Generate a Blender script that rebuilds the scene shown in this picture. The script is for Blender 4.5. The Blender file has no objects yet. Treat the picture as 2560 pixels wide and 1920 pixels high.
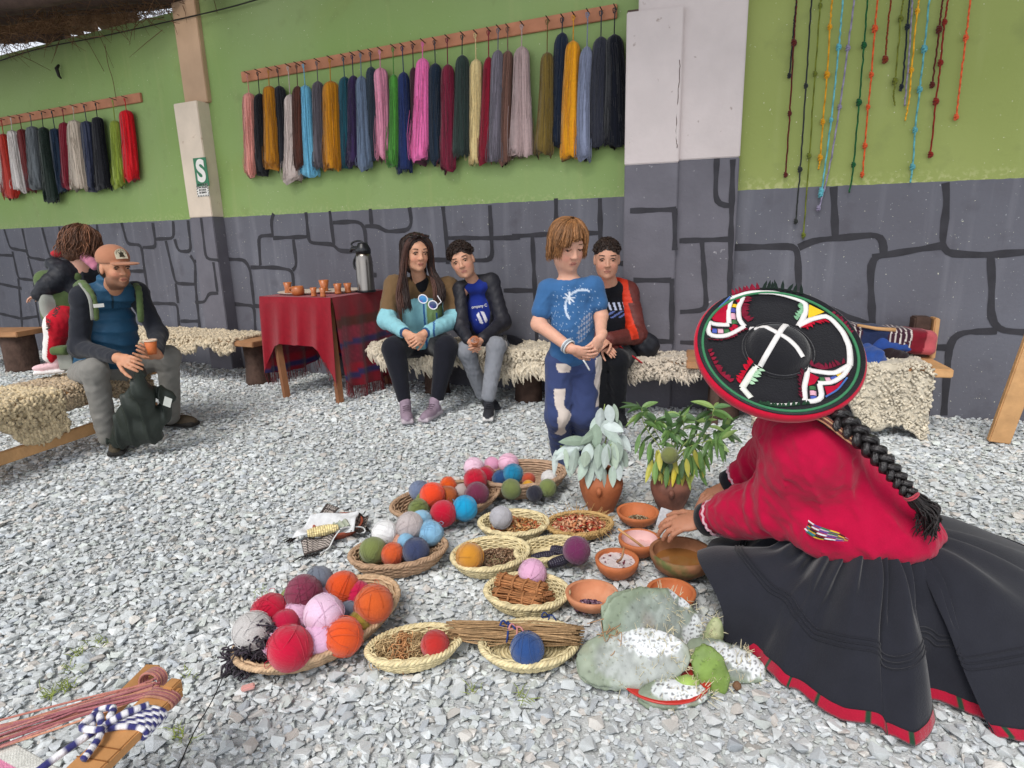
import bpy, bmesh, math, random
import numpy as np
from mathutils import Vector, Matrix

sc = bpy.context.scene
COL = sc.collection
rng = np.random.default_rng(7)
random.seed(7)

# ------------------------------------------------------------------ camera
FPX = 1533.0                     # focal length in photo pixels (photo 2560 wide)
PITCH, ROLL, CAMH = math.radians(13.46), math.radians(-1.57), 1.2
_rt = np.array([1., 0, 0]); _fw = np.array([0, math.cos(PITCH), -math.sin(PITCH)])
_up = np.array([0, math.sin(PITCH), math.cos(PITCH)])
AXR = math.cos(ROLL) * _rt + math.sin(ROLL) * _up
AXU = -math.sin(ROLL) * _rt + math.cos(ROLL) * _up
EYE = np.array([0., 0, CAMH])
cam_data = bpy.data.cameras.new('camera')
cam_data.lens = FPX / 2560 * 36.0
cam_data.sensor_width = 36.0
cam_data.clip_start, cam_data.clip_end = 0.05, 400
cam = bpy.data.objects.new('camera', cam_data)
COL.objects.link(cam)
cam.matrix_world = Matrix(((AXR[0], AXU[0], -_fw[0], 0), (AXR[1], AXU[1], -_fw[1], 0),
                           (AXR[2], AXU[2], -_fw[2], CAMH), (0, 0, 0, 1)))
sc.camera = cam

# ------------------------------------------------------------------ sky, sun, exposure
SUN_EL, SUN_AZ = math.radians(52), math.radians(205)      # azimuth clockwise from +Y: behind and left of the viewer
world = bpy.data.worlds.new('World'); sc.world = world
world.use_nodes = True
nt = world.node_tree; nt.nodes.clear()
sky = nt.nodes.new('ShaderNodeTexSky'); sky.sky_type = 'NISHITA'; sky.sun_disc = False
sky.sun_elevation = SUN_EL; sky.sun_rotation = SUN_AZ
sky.air_density = 1.0; sky.dust_density = 4.0; sky.ozone_density = 1.0; sky.altitude = 2800
hs = nt.nodes.new('ShaderNodeHueSaturation'); hs.inputs['Saturation'].default_value = 0.22
bgn = nt.nodes.new('ShaderNodeBackground'); bgn.inputs['Strength'].default_value = 0.15
won = nt.nodes.new('ShaderNodeOutputWorld')
nt.links.new(sky.outputs[0], hs.inputs['Color']); nt.links.new(hs.outputs[0], bgn.inputs[0]); nt.links.new(bgn.outputs[0], won.inputs[0])
sl = bpy.data.lights.new('sun', 'SUN'); sl.energy = 1.5; sl.angle = math.radians(24); sl.color = (1.0, 0.955, 0.895)
sun = bpy.data.objects.new('sun', sl); COL.objects.link(sun)
_sd = Vector((math.sin(SUN_AZ) * math.cos(SUN_EL), math.cos(SUN_AZ) * math.cos(SUN_EL), math.sin(SUN_EL)))
sun.rotation_euler = _sd.to_track_quat('Z', 'Y').to_euler()
sun.location = (-2, -4, 6)
sc.view_settings.view_transform = 'Standard'; sc.view_settings.look = 'None'
sc.view_settings.gamma = 1.0; sc.view_settings.use_curve_mapping = False
sc.view_settings.exposure = 0.70

# ------------------------------------------------------------------ layout helpers
def ray(x, y): return AXR * (x - 1280) / FPX - AXU * (y - 960) / FPX + _fw
def ground(x, y, z=0.0):
    d = ray(x, y); return EYE + d * ((z - CAMH) / d[2])
def at(x, y, Y):
    d = ray(x, y); return EYE + d * (Y / d[1])
def on_plane(x, y, n, dist):
    d = ray(x, y); return EYE + d * ((dist - EYE @ n) / (d @ n))
A1, A2 = math.radians(24.44), math.radians(15.68)
D1 = np.array([math.cos(A1), -math.sin(A1), 0]); N1 = np.array([math.sin(A1), math.cos(A1), 0])
D2 = np.array([math.cos(A2), -math.sin(A2), 0]); N2 = np.array([math.sin(A2), math.cos(A2), 0])
W1, W2 = 4.42, 4.41
UP = np.array([0, 0, 1.])
def wall1(x, y, off=0.0): return on_plane(x, y, N1, W1 - off)
def wall2(x, y, off=0.0): return on_plane(x, y, N2, W2 - off)
def nrm(v): v = np.asarray(v, float); return v / (np.linalg.norm(v) + 1e-12)
def V3(*a): return np.array(a, float)

# ------------------------------------------------------------------ colour + materials
def lin(h):
    h = h.lstrip('#'); v = np.array([int(h[i:i + 2], 16) / 255 for i in (0, 2, 4)])
    return tuple(np.where(v <= .04045, v / 12.92, ((v + .055) / 1.055) ** 2.4))
_mats = {}
def mat(name, col=None, rough=.8, var=.15, vscale=8., bump=.2, bscale=60., attr=False, metal=0., sheen=0., spec=.3,
        col2=None, mask=None, trans=0., stripe=None, coords='Object', detail=4, objcol=False, sss=0.):
    """Principled material: base colour (or the mesh's own colour attribute), uneven tone, fine relief."""
    if name in _mats: return _mats[name]
    m = bpy.data.materials.new(name); m.use_nodes = True; t = m.node_tree; N = t.nodes; L = t.links
    b = N['Principled BSDF']; b.inputs['Roughness'].default_value = rough; b.inputs['Metallic'].default_value = metal
    b.inputs['Specular IOR Level'].default_value = spec
    if sheen: b.inputs['Sheen Weight'].default_value = sheen; b.inputs['Sheen Roughness'].default_value = .5
    if trans: b.inputs['Transmission Weight'].default_value = trans
    if sss:
        b.inputs['Subsurface Weight'].default_value = sss; b.inputs['Subsurface Radius'].default_value = (.02, .008, .005)
        b.inputs['Subsurface Scale'].default_value = .4
    tc = N.new('ShaderNodeTexCoord')
    nz = N.new('ShaderNodeTexNoise'); nz.inputs['Scale'].default_value = vscale; nz.inputs['Detail'].default_value = detail
    L.new(tc.outputs[coords], nz.inputs['Vector'])
    if attr:
        a = N.new('ShaderNodeAttribute'); a.attribute_name = 'Col'; base = a.outputs['Color']
    elif objcol:
        a = N.new('ShaderNodeObjectInfo'); base = a.outputs['Color']
    else:
        r = N.new('ShaderNodeRGB'); r.outputs[0].default_value = (*col, 1); base = r.outputs[0]
    if col2 is not None:
        mk = N.new('ShaderNodeTexNoise'); mk.inputs['Scale'].default_value = (mask or (3, .5, .1))[0]; mk.inputs['Detail'].default_value = 8
        L.new(tc.outputs[coords], mk.inputs['Vector'])
        mr = N.new('ShaderNodeMapRange'); mr.inputs[1].default_value = mask[1]; mr.inputs[2].default_value = mask[1] + mask[2]
        L.new(mk.outputs[0], mr.inputs[0])
        mx = N.new('ShaderNodeMix'); mx.data_type = 'RGBA'; L.new(mr.outputs[0], mx.inputs[0]); L.new(base, mx.inputs[6])
        mx.inputs[7].default_value = (*col2, 1); base = mx.outputs[2]
    mr2 = N.new('ShaderNodeMapRange'); mr2.inputs[1].default_value = .25; mr2.inputs[2].default_value = .75
    mr2.inputs[3].default_value = 1 - var; mr2.inputs[4].default_value = 1 + var
    L.new(nz.outputs[0], mr2.inputs[0])
    mul = N.new('ShaderNodeVectorMath'); mul.operation = 'MULTIPLY'; L.new(base, mul.inputs[0]); L.new(mr2.outputs[0], mul.inputs[1])
    L.new(mul.outputs[0], b.inputs['Base Color'])
    if bump:
        if stripe:
            w = N.new('ShaderNodeTexWave'); w.bands_direction = stripe[0]; w.inputs['Scale'].default_value = stripe[1]
            w.inputs['Distortion'].default_value = stripe[2]; w.inputs['Detail'].default_value = 2; w.inputs['Detail Scale'].default_value = 2
            L.new(tc.outputs[coords], w.inputs['Vector']); hgt = w.outputs[1]
        else:
            n2 = N.new('ShaderNodeTexNoise'); n2.inputs['Scale'].default_value = bscale; n2.inputs['Detail'].default_value = 6
            L.new(tc.outputs[coords], n2.inputs['Vector']); hgt = n2.outputs[0]
        bp = N.new('ShaderNodeBump'); bp.inputs['Strength'].default_value = bump; bp.inputs['Distance'].default_value = .01
        L.new(hgt, bp.inputs['Height']); L.new(bp.outputs[0], b.inputs['Normal'])
    _mats[name] = m
    return m

# ------------------------------------------------------------------ objects
def tag(o, label=None, cat=None, group=None, kind=None):
    if label: o['label'] = label
    if cat: o['category'] = cat
    if group: o['group'] = group
    if kind: o['kind'] = kind
    return o
def empty(name, loc, label=None, cat=None, group=None):
    o = bpy.data.objects.new(name, None); COL.objects.link(o); o.location = tuple(loc); o.empty_display_size = .05
    return tag(o, label, cat, group)
def put(name, me, m, parent=None, loc=None, kind=None):
    """Link mesh data given in world coordinates (or local to loc) as one object."""
    o = bpy.data.objects.new(name, me); COL.objects.link(o)
    if m is not None and len(me.materials) == 0: me.materials.append(m)
    if loc is not None: o.location = tuple(loc)
    if parent is not None:
        o.parent = parent
        o.matrix_parent_inverse = Matrix.Translation(-Vector(world_loc(parent))) if loc is None else Matrix()
    if kind: o['kind'] = kind
    return o
def world_loc(o):
    l = Vector(o.location)
    if o.parent is not None:
        l = l + o.matrix_parent_inverse.to_translation() + world_loc(o.parent)
    return l
def top(name, me, m, label, cat, group=None):
    """A thing that is one mesh: origin moved to its base."""
    n = len(me.vertices); co = np.empty(n * 3, np.float32); me.vertices.foreach_get('co', co); co = co.reshape(-1, 3)
    c = np.array([(co[:, 0].min() + co[:, 0].max()) / 2, (co[:, 1].min() + co[:, 1].max()) / 2, co[:, 2].min()])
    me.vertices.foreach_set('co', (co - c).astype(np.float32).ravel())
    o = put(name, me, m, loc=c); return tag(o, label, cat, group)
def flatmesh(name, co, faces, col=None, smooth=False):
    """numpy verts + (n,k) int faces or list of lists -> mesh with optional per-vertex colour."""
    me = bpy.data.meshes.new(name)
    co = np.asarray(co, np.float32)
    if isinstance(faces, np.ndarray):
        k = faces.shape[1]; nf = len(faces)
        me.vertices.add(len(co)); me.vertices.foreach_set('co', co.ravel())
        me.loops.add(nf * k); me.loops.foreach_set('vertex_index', faces.astype(np.int32).ravel())
        me.polygons.add(nf); me.polygons.foreach_set('loop_start', np.arange(0, nf * k, k, dtype=np.int32))
        me.update(calc_edges=True)
    else:
        me.from_pydata([tuple(map(float, c)) for c in co], [], faces)
    me.polygons.foreach_set('use_smooth', np.full(len(me.polygons), smooth))
    if col is not None: setcol(me, col)
    me.validate()
    return me
def setcol(me, col):
    a = me.color_attributes.get('Col') or me.color_attributes.new('Col', 'FLOAT_COLOR', 'POINT')
    c = np.ones((len(me.vertices), 4), np.float32); c[:, :3] = col; a.data.foreach_set('color', c.ravel())

class MB:
    """Collects shapes into one mesh."""
    def __init__(s): s.v = []; s.f = []; s.c = []; s.n = 0; s.sm = []
    def add(s, v, f, col=None, smooth=False):
        v = np.asarray(v, float); s.v.append(v); s.f += [[i + s.n for i in q] for q in f]; s.n += len(v)
        s.c.append(np.tile(col if col is not None else (1, 1, 1), (len(v), 1)) if np.ndim(col) < 2 else np.asarray(col)); s.sm += [smooth] * len(f)
        return s
    def box(s, c, size, ax=None, col=None, bev=.0):
        ax = np.eye(3) if ax is None else np.asarray(ax); h = np.asarray(size) / 2
        if bev <= 0:
            p = [(x, y, z) for x in (-1, 1) for y in (-1, 1) for z in (-1, 1)]
            v = [c + (np.array(q) * h) @ ax for q in p]
            f = [[0, 1, 3, 2], [4, 6, 7, 5], [0, 4, 5, 1], [2, 3, 7, 6], [0, 2, 6, 4], [1, 5, 7, 3]]
            return s.add(v, f, col)
        bm = bmesh.new(); bmesh.ops.create_cube(bm, size=1)
        for q in bm.verts: q.co = Vector((q.co.x * size[0], q.co.y * size[1], q.co.z * size[2]))
        bmesh.ops.bevel(bm, geom=list(bm.edges), offset=bev, segments=2, affect='EDGES')
        bm.verts.ensure_lookup_table(); v = [c + np.array(q.co) @ ax for q in bm.verts]; f = [[w.index for w in q.verts] for q in bm.faces]; bm.free()
        return s.add(v, f, col)
    def tube(s, pts, r, n=6, col=None, cap=True, closed=False, smooth=True, flat=None):
        pts = np.asarray(pts, float); m = len(pts); r = np.full(m, r) if np.ndim(r) == 0 else np.asarray(r, float)
        T = np.gradient(pts, axis=0) if not closed else np.roll(pts, -1, 0) - np.roll(pts, 1, 0)
        T /= np.linalg.norm(T, axis=1)[:, None] + 1e-9
        u = np.cross(T[0], (0, 0, 1) if abs(T[0][2]) < .9 else (1, 0, 0)); u /= np.linalg.norm(u)
        V = []; a = np.arange(n) * 2 * math.pi / n
        for i in range(m):
            u = u - T[i] * (u @ T[i]); u /= np.linalg.norm(u) + 1e-9; w = np.cross(T[i], u)
            fl = 1 if flat is None else flat
            V.append(pts[i] + r[i] * (np.cos(a)[:, None] * u + fl * np.sin(a)[:, None] * w))
        V = np.concatenate(V); F = []
        for i in range(m if closed else m - 1):
            j = (i + 1) % m
            for k in range(n):
                l = (k + 1) % n; F.append([i * n + k, i * n + l, j * n + l, j * n + k])
        if cap and not closed: F += [list(range(n))[::-1], list(range((m - 1) * n, m * n))]
        cc = col
        if col is not None and np.ndim(col) == 2 and len(col) == m: cc = np.repeat(col, n, 0)
        return s.add(V, F, cc, smooth)
    def lathe(s, c, prof, n=32, col=None, sq=(1, 1), ax=None, smooth=True, closed=False, jit=0.):
        prof = np.asarray(prof, float); a = np.arange(n) * 2 * math.pi / n; m = len(prof)
        V = np.zeros((m, n, 3)); V[..., 0] = prof[:, :1] * np.cos(a) * sq[0]; V[..., 1] = prof[:, :1] * np.sin(a) * sq[1]; V[..., 2] = prof[:, 1:2]
        V = V.reshape(-1, 3)
        if ax is not None: V = V @ np.asarray(ax)
        V = V + c; F = []
        for i in range(m - (0 if closed else 1)):
            j = (i + 1) % m
            for k in range(n):
                l = (k + 1) % n; F.append([i * n + k, i * n + l, j * n + l, j * n + k])
        if not closed:
            if prof[0, 0] > 1e-6: F.append(list(range(n))[::-1])
            if prof[-1, 0] > 1e-6: F.append(list(range((m - 1) * n, m * n)))
        cc = col
        if col is not None and np.ndim(col) == 2 and len(col) == m: cc = np.repeat(col, n, 0)
        return s.add(V, F, cc, smooth)
    def mesh(s, name):
        me = bpy.data.meshes.new(name); co = np.concatenate(s.v)
        me.from_pydata([tuple(x) for x in co.tolist()], [], s.f)
        me.polygons.foreach_set('use_smooth', s.sm); setcol(me, np.concatenate(s.c))
        return me

def axes(fwd, up=UP):
    """rows: right, forward, up (right handed)"""
    f = nrm(fwd); r = nrm(np.cross(f, up)); u = np.cross(r, f); return np.array([r, f, u])
def rotz(a): c, s = math.cos(a), math.sin(a); return np.array([[c, s, 0], [-s, c, 0], [0, 0, 1.]])
def spline(pts, n):
    """Catmull-Rom through pts."""
    p = np.asarray(pts, float); m = len(p)
    if m < 3: return p[0] + np.linspace(0, 1, n)[:, None] * (p[-1] - p[0])
    q = np.vstack([2 * p[0] - p[1], p, 2 * p[-1] - p[-2]]); t = np.linspace(0, m - 1 - 1e-6, n); i = t.astype(int); u = (t - i)[:, None]
    a, b, c, d = q[i], q[i + 1], q[i + 2], q[i + 3]
    return .5 * (2 * b + (c - a) * u + (2 * a - 5 * b + 4 * c - d) * u ** 2 + (3 * b - a - 3 * c + d) * u ** 3)

# ------------------------------------------------------------------ smooth solid modelling (distance field + surface nets)
_nd = [(nrm(rng.normal(size=3)), rng.uniform(0, 6.28)) for _ in range(24)]
def wob(P, f, seed=0):
    o = 0
    for i in range(6):
        d, ph = _nd[(i + seed * 5) % 24]; o = o + np.sin((P @ d) * f * (1 + .23 * i) + ph + seed)
    return o / 3.
class Solid:
    def __init__(s): s.p = []
    def cap(s, a, b, ra, rb=None, k=.02, col=None, op='+', sq=None):
        s.p.append(('c', np.asarray(a, float), np.asarray(b, float), ra, ra if rb is None else rb, k, col, op)); return s
    def chain(s, pts, rs, k=.02, col=None):
        for i in range(len(pts) - 1): s.cap(pts[i], pts[i + 1], rs[i], rs[i + 1], k, col)
        return s
    def ell(s, c, r, ax=None, k=.02, col=None, op='+'):
        s.p.append(('e', np.asarray(c, float), np.eye(3) if ax is None else np.asarray(ax), np.asarray(r, float), 0, k, col, op)); return s
    def box(s, c, size, ax=None, rd=.01, k=.01, col=None, op='+'):
        s.p.append(('b', np.asarray(c, float), np.eye(3) if ax is None else np.asarray(ax), np.asarray(size, float) / 2, rd, k, col, op)); return s
    @staticmethod
    def dist(p, X):
        if p[0] == 'c':
            a, b, ra, rb = p[1:5]; d = b - a; L = d @ d + 1e-9; t = np.clip(((X - a) @ d) / L, 0, 1)
            return np.sqrt((((X - a) - t[..., None] * d) ** 2).sum(-1)) - (ra + t * (rb - ra))
        q = (X - p[1]) @ p[2].T
        if p[0] == 'e':
            r = p[3]; k0 = np.sqrt(((q / r) ** 2).sum(-1)); k1 = np.sqrt(((q / (r * r)) ** 2).sum(-1)) + 1e-9
            return k0 * (k0 - 1) / k1
        h = p[3] - p[4]; q = np.abs(q) - h
        return np.sqrt((np.maximum(q, 0) ** 2).sum(-1)) + np.minimum(q.max(-1), 0) - p[4]
    @staticmethod
    def bb(p):
        if p[0] == 'c':
            return np.minimum(p[1] - p[3], p[2] - p[4]), np.maximum(p[1] + p[3], p[2] + p[4])
        e = np.abs(p[2].T) @ p[3] if p[0] == 'b' else np.sqrt(((p[2].T * p[3]) ** 2).sum(1))
        return p[1] - e, p[1] + e
    def mesh(s, name, h=.006, field=None, colf=None, base=(1, 1, 1), amp=0.):
        bbs = [s.bb(p) for p in s.p]; adds = [b for b, p in zip(bbs, s.p) if p[7] == '+']
        lo = np.min([b[0] for b in adds], 0) - 4 * h - amp; hi = np.max([b[1] for b in adds], 0) + 4 * h + amp
        n = np.ceil((hi - lo) / h).astype(int) + 1
        D = np.full(n, 1.0, np.float32); g = [lo[i] + h * np.arange(n[i]) for i in range(3)]
        for p, (bl, bh) in zip(s.p, bbs):
            m = p[5] + 3 * h + amp; i0 = np.maximum(((bl - m - lo) / h).astype(int), 0); i1 = np.minimum(((bh + m - lo) / h).astype(int) + 2, n)
            if (i1 <= i0).any(): continue
            sl_ = tuple(slice(a, b) for a, b in zip(i0, i1))
            X = np.stack(np.meshgrid(*[g[i][sl_[i]] for i in range(3)], indexing='ij'), -1).astype(np.float32)
            d = s.dist(p, X); o = D[sl_]; k = p[5]
            if p[7] == '+':
                t = np.clip(.5 + .5 * (o - d) / k, 0, 1); D[sl_] = o + (d - o) * t - k * t * (1 - t)
            else:
                t = np.clip(.5 - .5 * (o + d) / k, 0, 1); D[sl_] = o + (-d - o) * t + k * t * (1 - t)
        if field is not None:
            near = np.abs(D) < (amp * 1.5 + 2 * h); I = np.nonzero(near); X = np.stack([g[i][I[i]] for i in range(3)], -1); D[I] += field(X)
        ins = D < 0
        c8 = [ins[a:n[0] - 1 + a, b:n[1] - 1 + b, c:n[2] - 1 + c] for a in (0, 1) for b in (0, 1) for c in (0, 1)]
        sm = np.zeros(c8[0].shape, np.uint8)
        for c in c8: sm += c
        act = (sm > 0) & (sm < 8); I = np.stack(np.nonzero(act), -1); vid = np.full(act.shape, -1, np.int64); vid[tuple(I.T)] = np.arange(len(I))
        acc = np.zeros((len(I), 3)); cnt = np.zeros(len(I))
        offs = [np.array(o) for o in ((0, 0, 0), (1, 0, 0), (0, 1, 0), (0, 0, 1), (1, 1, 0), (1, 0, 1), (0, 1, 1), (1, 1, 1))]
        for o in offs:
            for ax in range(3):
                if o[ax]: continue
                e = np.zeros(3, int); e[ax] = 1
                A = I + o; B = A + e; da = D[tuple(A.T)]; db = D[tuple(B.T)]; x = (da < 0) != (db < 0)
                t = np.where(x, da / np.where(x, da - db, 1), 0); pt = o + t[:, None] * e
                acc[x] += pt[x]; cnt[x] += 1
        Vt = lo + h * (I + acc / cnt[:, None])
        Q = []
        for ax in range(3):
            a0 = [slice(0, n[i] - 1) if i == ax else slice(1, n[i] - 1) for i in range(3)]
            a1 = [slice(1, n[i]) if i == ax else slice(1, n[i] - 1) for i in range(3)]
            s0 = ins[tuple(a0)]; s1 = ins[tuple(a1)]; J = np.stack(np.nonzero(s0 != s1), -1)
            if not len(J): continue
            fl = s0[tuple(J.T)]
            J = J + np.array([0 if i == ax else 1 for i in range(3)])
            b, c = (ax + 1) % 3, (ax + 2) % 3; eb = np.zeros(3, int); eb[b] = 1; ec = np.zeros(3, int); ec[c] = 1
            q = np.stack([vid[tuple((J - eb - ec).T)], vid[tuple((J - ec).T)], vid[tuple(J.T)], vid[tuple((J - eb).T)]], -1)
            q[~fl] = q[~fl][:, ::-1]; Q.append(q)
        Q = np.concatenate(Q)
        cp = [p for p in s.p if p[6] is not None and p[7] == '+']
        C = np.tile(np.array(base, float), (len(Vt), 1))
        if cp:
            best = np.full(len(Vt), 9.)
            for p in cp:
                d = s.dist(p, Vt); u = d < best; C[u] = p[6]; best[u] = d[u]
        if colf is not None: C = colf(Vt, C)
        return flatmesh(name, Vt, Q, C, True)
# ================================================================== SETTING
# ---- gravel ground: base sheet, loose stone mass, and the largest near stones one by one
M_dirt = mat('gravel_dust', lin('#c6c9c9'), .95, .2, 30, .6, 200)
gs = flatmesh('gravel_ground', [(-30, -12, -.015), (30, -12, -.015), (30, 30, -.015), (-30, 30, -.015)], [[0, 1, 2, 3]])
ground_o = put('gravel_ground', gs, M_dirt, kind='structure')
M_stone = mat('crushed_stone', attr=True, rough=.85, var=.16, vscale=40, bump=.35, bscale=160, spec=.25)
def stone_template(r):
    bm = bmesh.new(); sc3 = np.array([1, r.uniform(.6, 1), r.uniform(.3, .55)])
    pts = r.uniform(-1, 1, (11, 3)); pts /= np.maximum(np.linalg.norm(pts, axis=1), np.abs(pts).max(1) * 1.05)[:, None]
    for p in pts * .5 * sc3: bm.verts.new(p)
    bmesh.ops.convex_hull(bm, input=list(bm.verts))
    for v in [v for v in bm.verts if not v.link_faces]: bm.verts.remove(v)
    bmesh.ops.triangulate(bm, faces=list(bm.faces)); bm.verts.ensure_lookup_table(); bm.verts.index_update()
    v = np.array([tuple(q.co) for q in bm.verts]); f = np.array([[w.index for w in q.verts] for q in bm.faces]); bm.free(); return v, f
tmpl = [stone_template(rng) for _ in range(36)]
cells = []
def in_view(P, m=.12, mx=None):
    v = P - EYE; z = v @ _fw; x = v @ AXR / z * FPX / 1280; y = v @ AXU / z * FPX / 960
    return (z > .3) & (np.abs(x) < 1 + (m if mx is None else mx)) & (np.abs(y) < 1 + m)
for y0, y1, sp in ((.65, 2.3, .0155), (2.3, 3.6, .0175), (3.6, 8.2, .0215)):
    gx = np.arange(-8.5, 5.2, sp); gy = np.arange(y0, y1, sp)
    P = np.stack(np.meshgrid(gx, gy), -1).reshape(-1, 2); P = P + rng.uniform(-.5, .5, P.shape) * sp * 1.5
    P3 = np.c_[P, np.zeros(len(P))]; wl = (P3 @ N1 < W1 + .02) | (P3 @ N2 < W2 + .02)
    iv = in_view(P3); P3 = P3[(iv | (in_view(P3, .3, .75) & (rng.random(len(P3)) < .42))) & wl]; cells.append(np.c_[P3, np.where(in_view(P3), sp, sp * 2.6)])
PP = np.concatenate(cells); n = len(PP)
size = np.clip(rng.lognormal(math.log(.0245), .44, n), .010, .064) * (PP[:, 3] / .021) ** .35
yaw = rng.uniform(0, 6.283, n); tx = rng.normal(0, .16, n); ty = rng.normal(0, .16, n)
ca, sa = np.cos(yaw), np.sin(yaw); cx, sx = np.cos(tx), np.sin(tx); cy, sy = np.cos(ty), np.sin(ty); o0 = np.zeros(n); o1 = np.ones(n)
RZ = np.stack([ca, -sa, o0, sa, ca, o0, o0, o0, o1], -1).reshape(-1, 3, 3)
RX = np.stack([o1, o0, o0, o0, cx, -sx, o0, sx, cx], -1).reshape(-1, 3, 3)
RY = np.stack([cy, o0, sy, o0, o1, o0, -sy, o0, cy], -1).reshape(-1, 3, 3)
RR = RZ @ RX @ RY
pal = np.array([lin(c) for c in ('#d3d8d9', '#cdd2d3', '#d9dddd', '#c6cbce', '#cfd5d1', '#d6d3cd', '#bdc3c8', '#cfcac4', '#e0e3e3')])
sc_ = pal[rng.choice(9, n, p=[.2, .17, .15, .13, .12, .06, .08, .04, .05])] * rng.uniform(.92, 1.12, (n, 1))
# slow drifts of dust: patches of greyer and of warmer stone
pt = .5 + .5 * np.sin(PP[:, 0] * 2.3 + 1.2 * np.sin(PP[:, 1] * 1.9)) * np.sin(PP[:, 1] * 2.7 + PP[:, 0])
sc_ = sc_ * (.84 + .16 * pt)[:, None]
zz = -.016 + size * .15 + rng.uniform(0, .008, n)
near = np.argsort(-(size / np.hypot(PP[:, 0], PP[:, 1] + .3)) * (rng.uniform(.8, 1, n)) * in_view(PP[:, :3], -.01))[:300]
isnear = np.zeros(n, bool); isnear[near] = True
VV, FF, CC, off = [], [], [], 0
ti = rng.integers(0, len(tmpl), n)
for k, (tv, tf) in enumerate(tmpl):
    idx = np.nonzero((ti == k) & ~isnear)[0]
    v = np.einsum('nij,vj->nvi', RR[idx], tv) * size[idx, None, None] + np.c_[PP[idx, :2], zz[idx]][:, None, :]
    VV.append(v.reshape(-1, 3)); FF.append((tf[None] + (np.arange(len(idx)) * len(tv))[:, None, None] + off).reshape(-1, 3))
    CC.append(np.repeat(sc_[idx], len(tv), 0)); off += len(idx) * len(tv)
gm = flatmesh('gravel', np.concatenate(VV), np.concatenate(FF), np.concatenate(CC))
gv = put('gravel', gm, M_stone, kind='stuff'); tag(gv, 'pale grey crushed stone gravel covering the yard floor', 'gravel')
M_stone1 = mat('loose_stone', objcol=True, rough=.85, var=.16, vscale=40, bump=.35, bscale=160, spec=.25)
tme = [flatmesh('stone', tv, tf) for tv, tf in tmpl]
for t_ in tme: t_.materials.append(M_stone1)
for i in near:
    o = bpy.data.objects.new('stone', tme[ti[i]]); COL.objects.link(o); o.parent = ground_o
    o.matrix_world = Matrix.LocRotScale(Vector((PP[i, 0], PP[i, 1], zz[i] + .002)), Matrix(RR[i].tolist()).to_quaternion(), Vector((size[i],) * 3)); o.color = (*sc_[i], 1)

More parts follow.
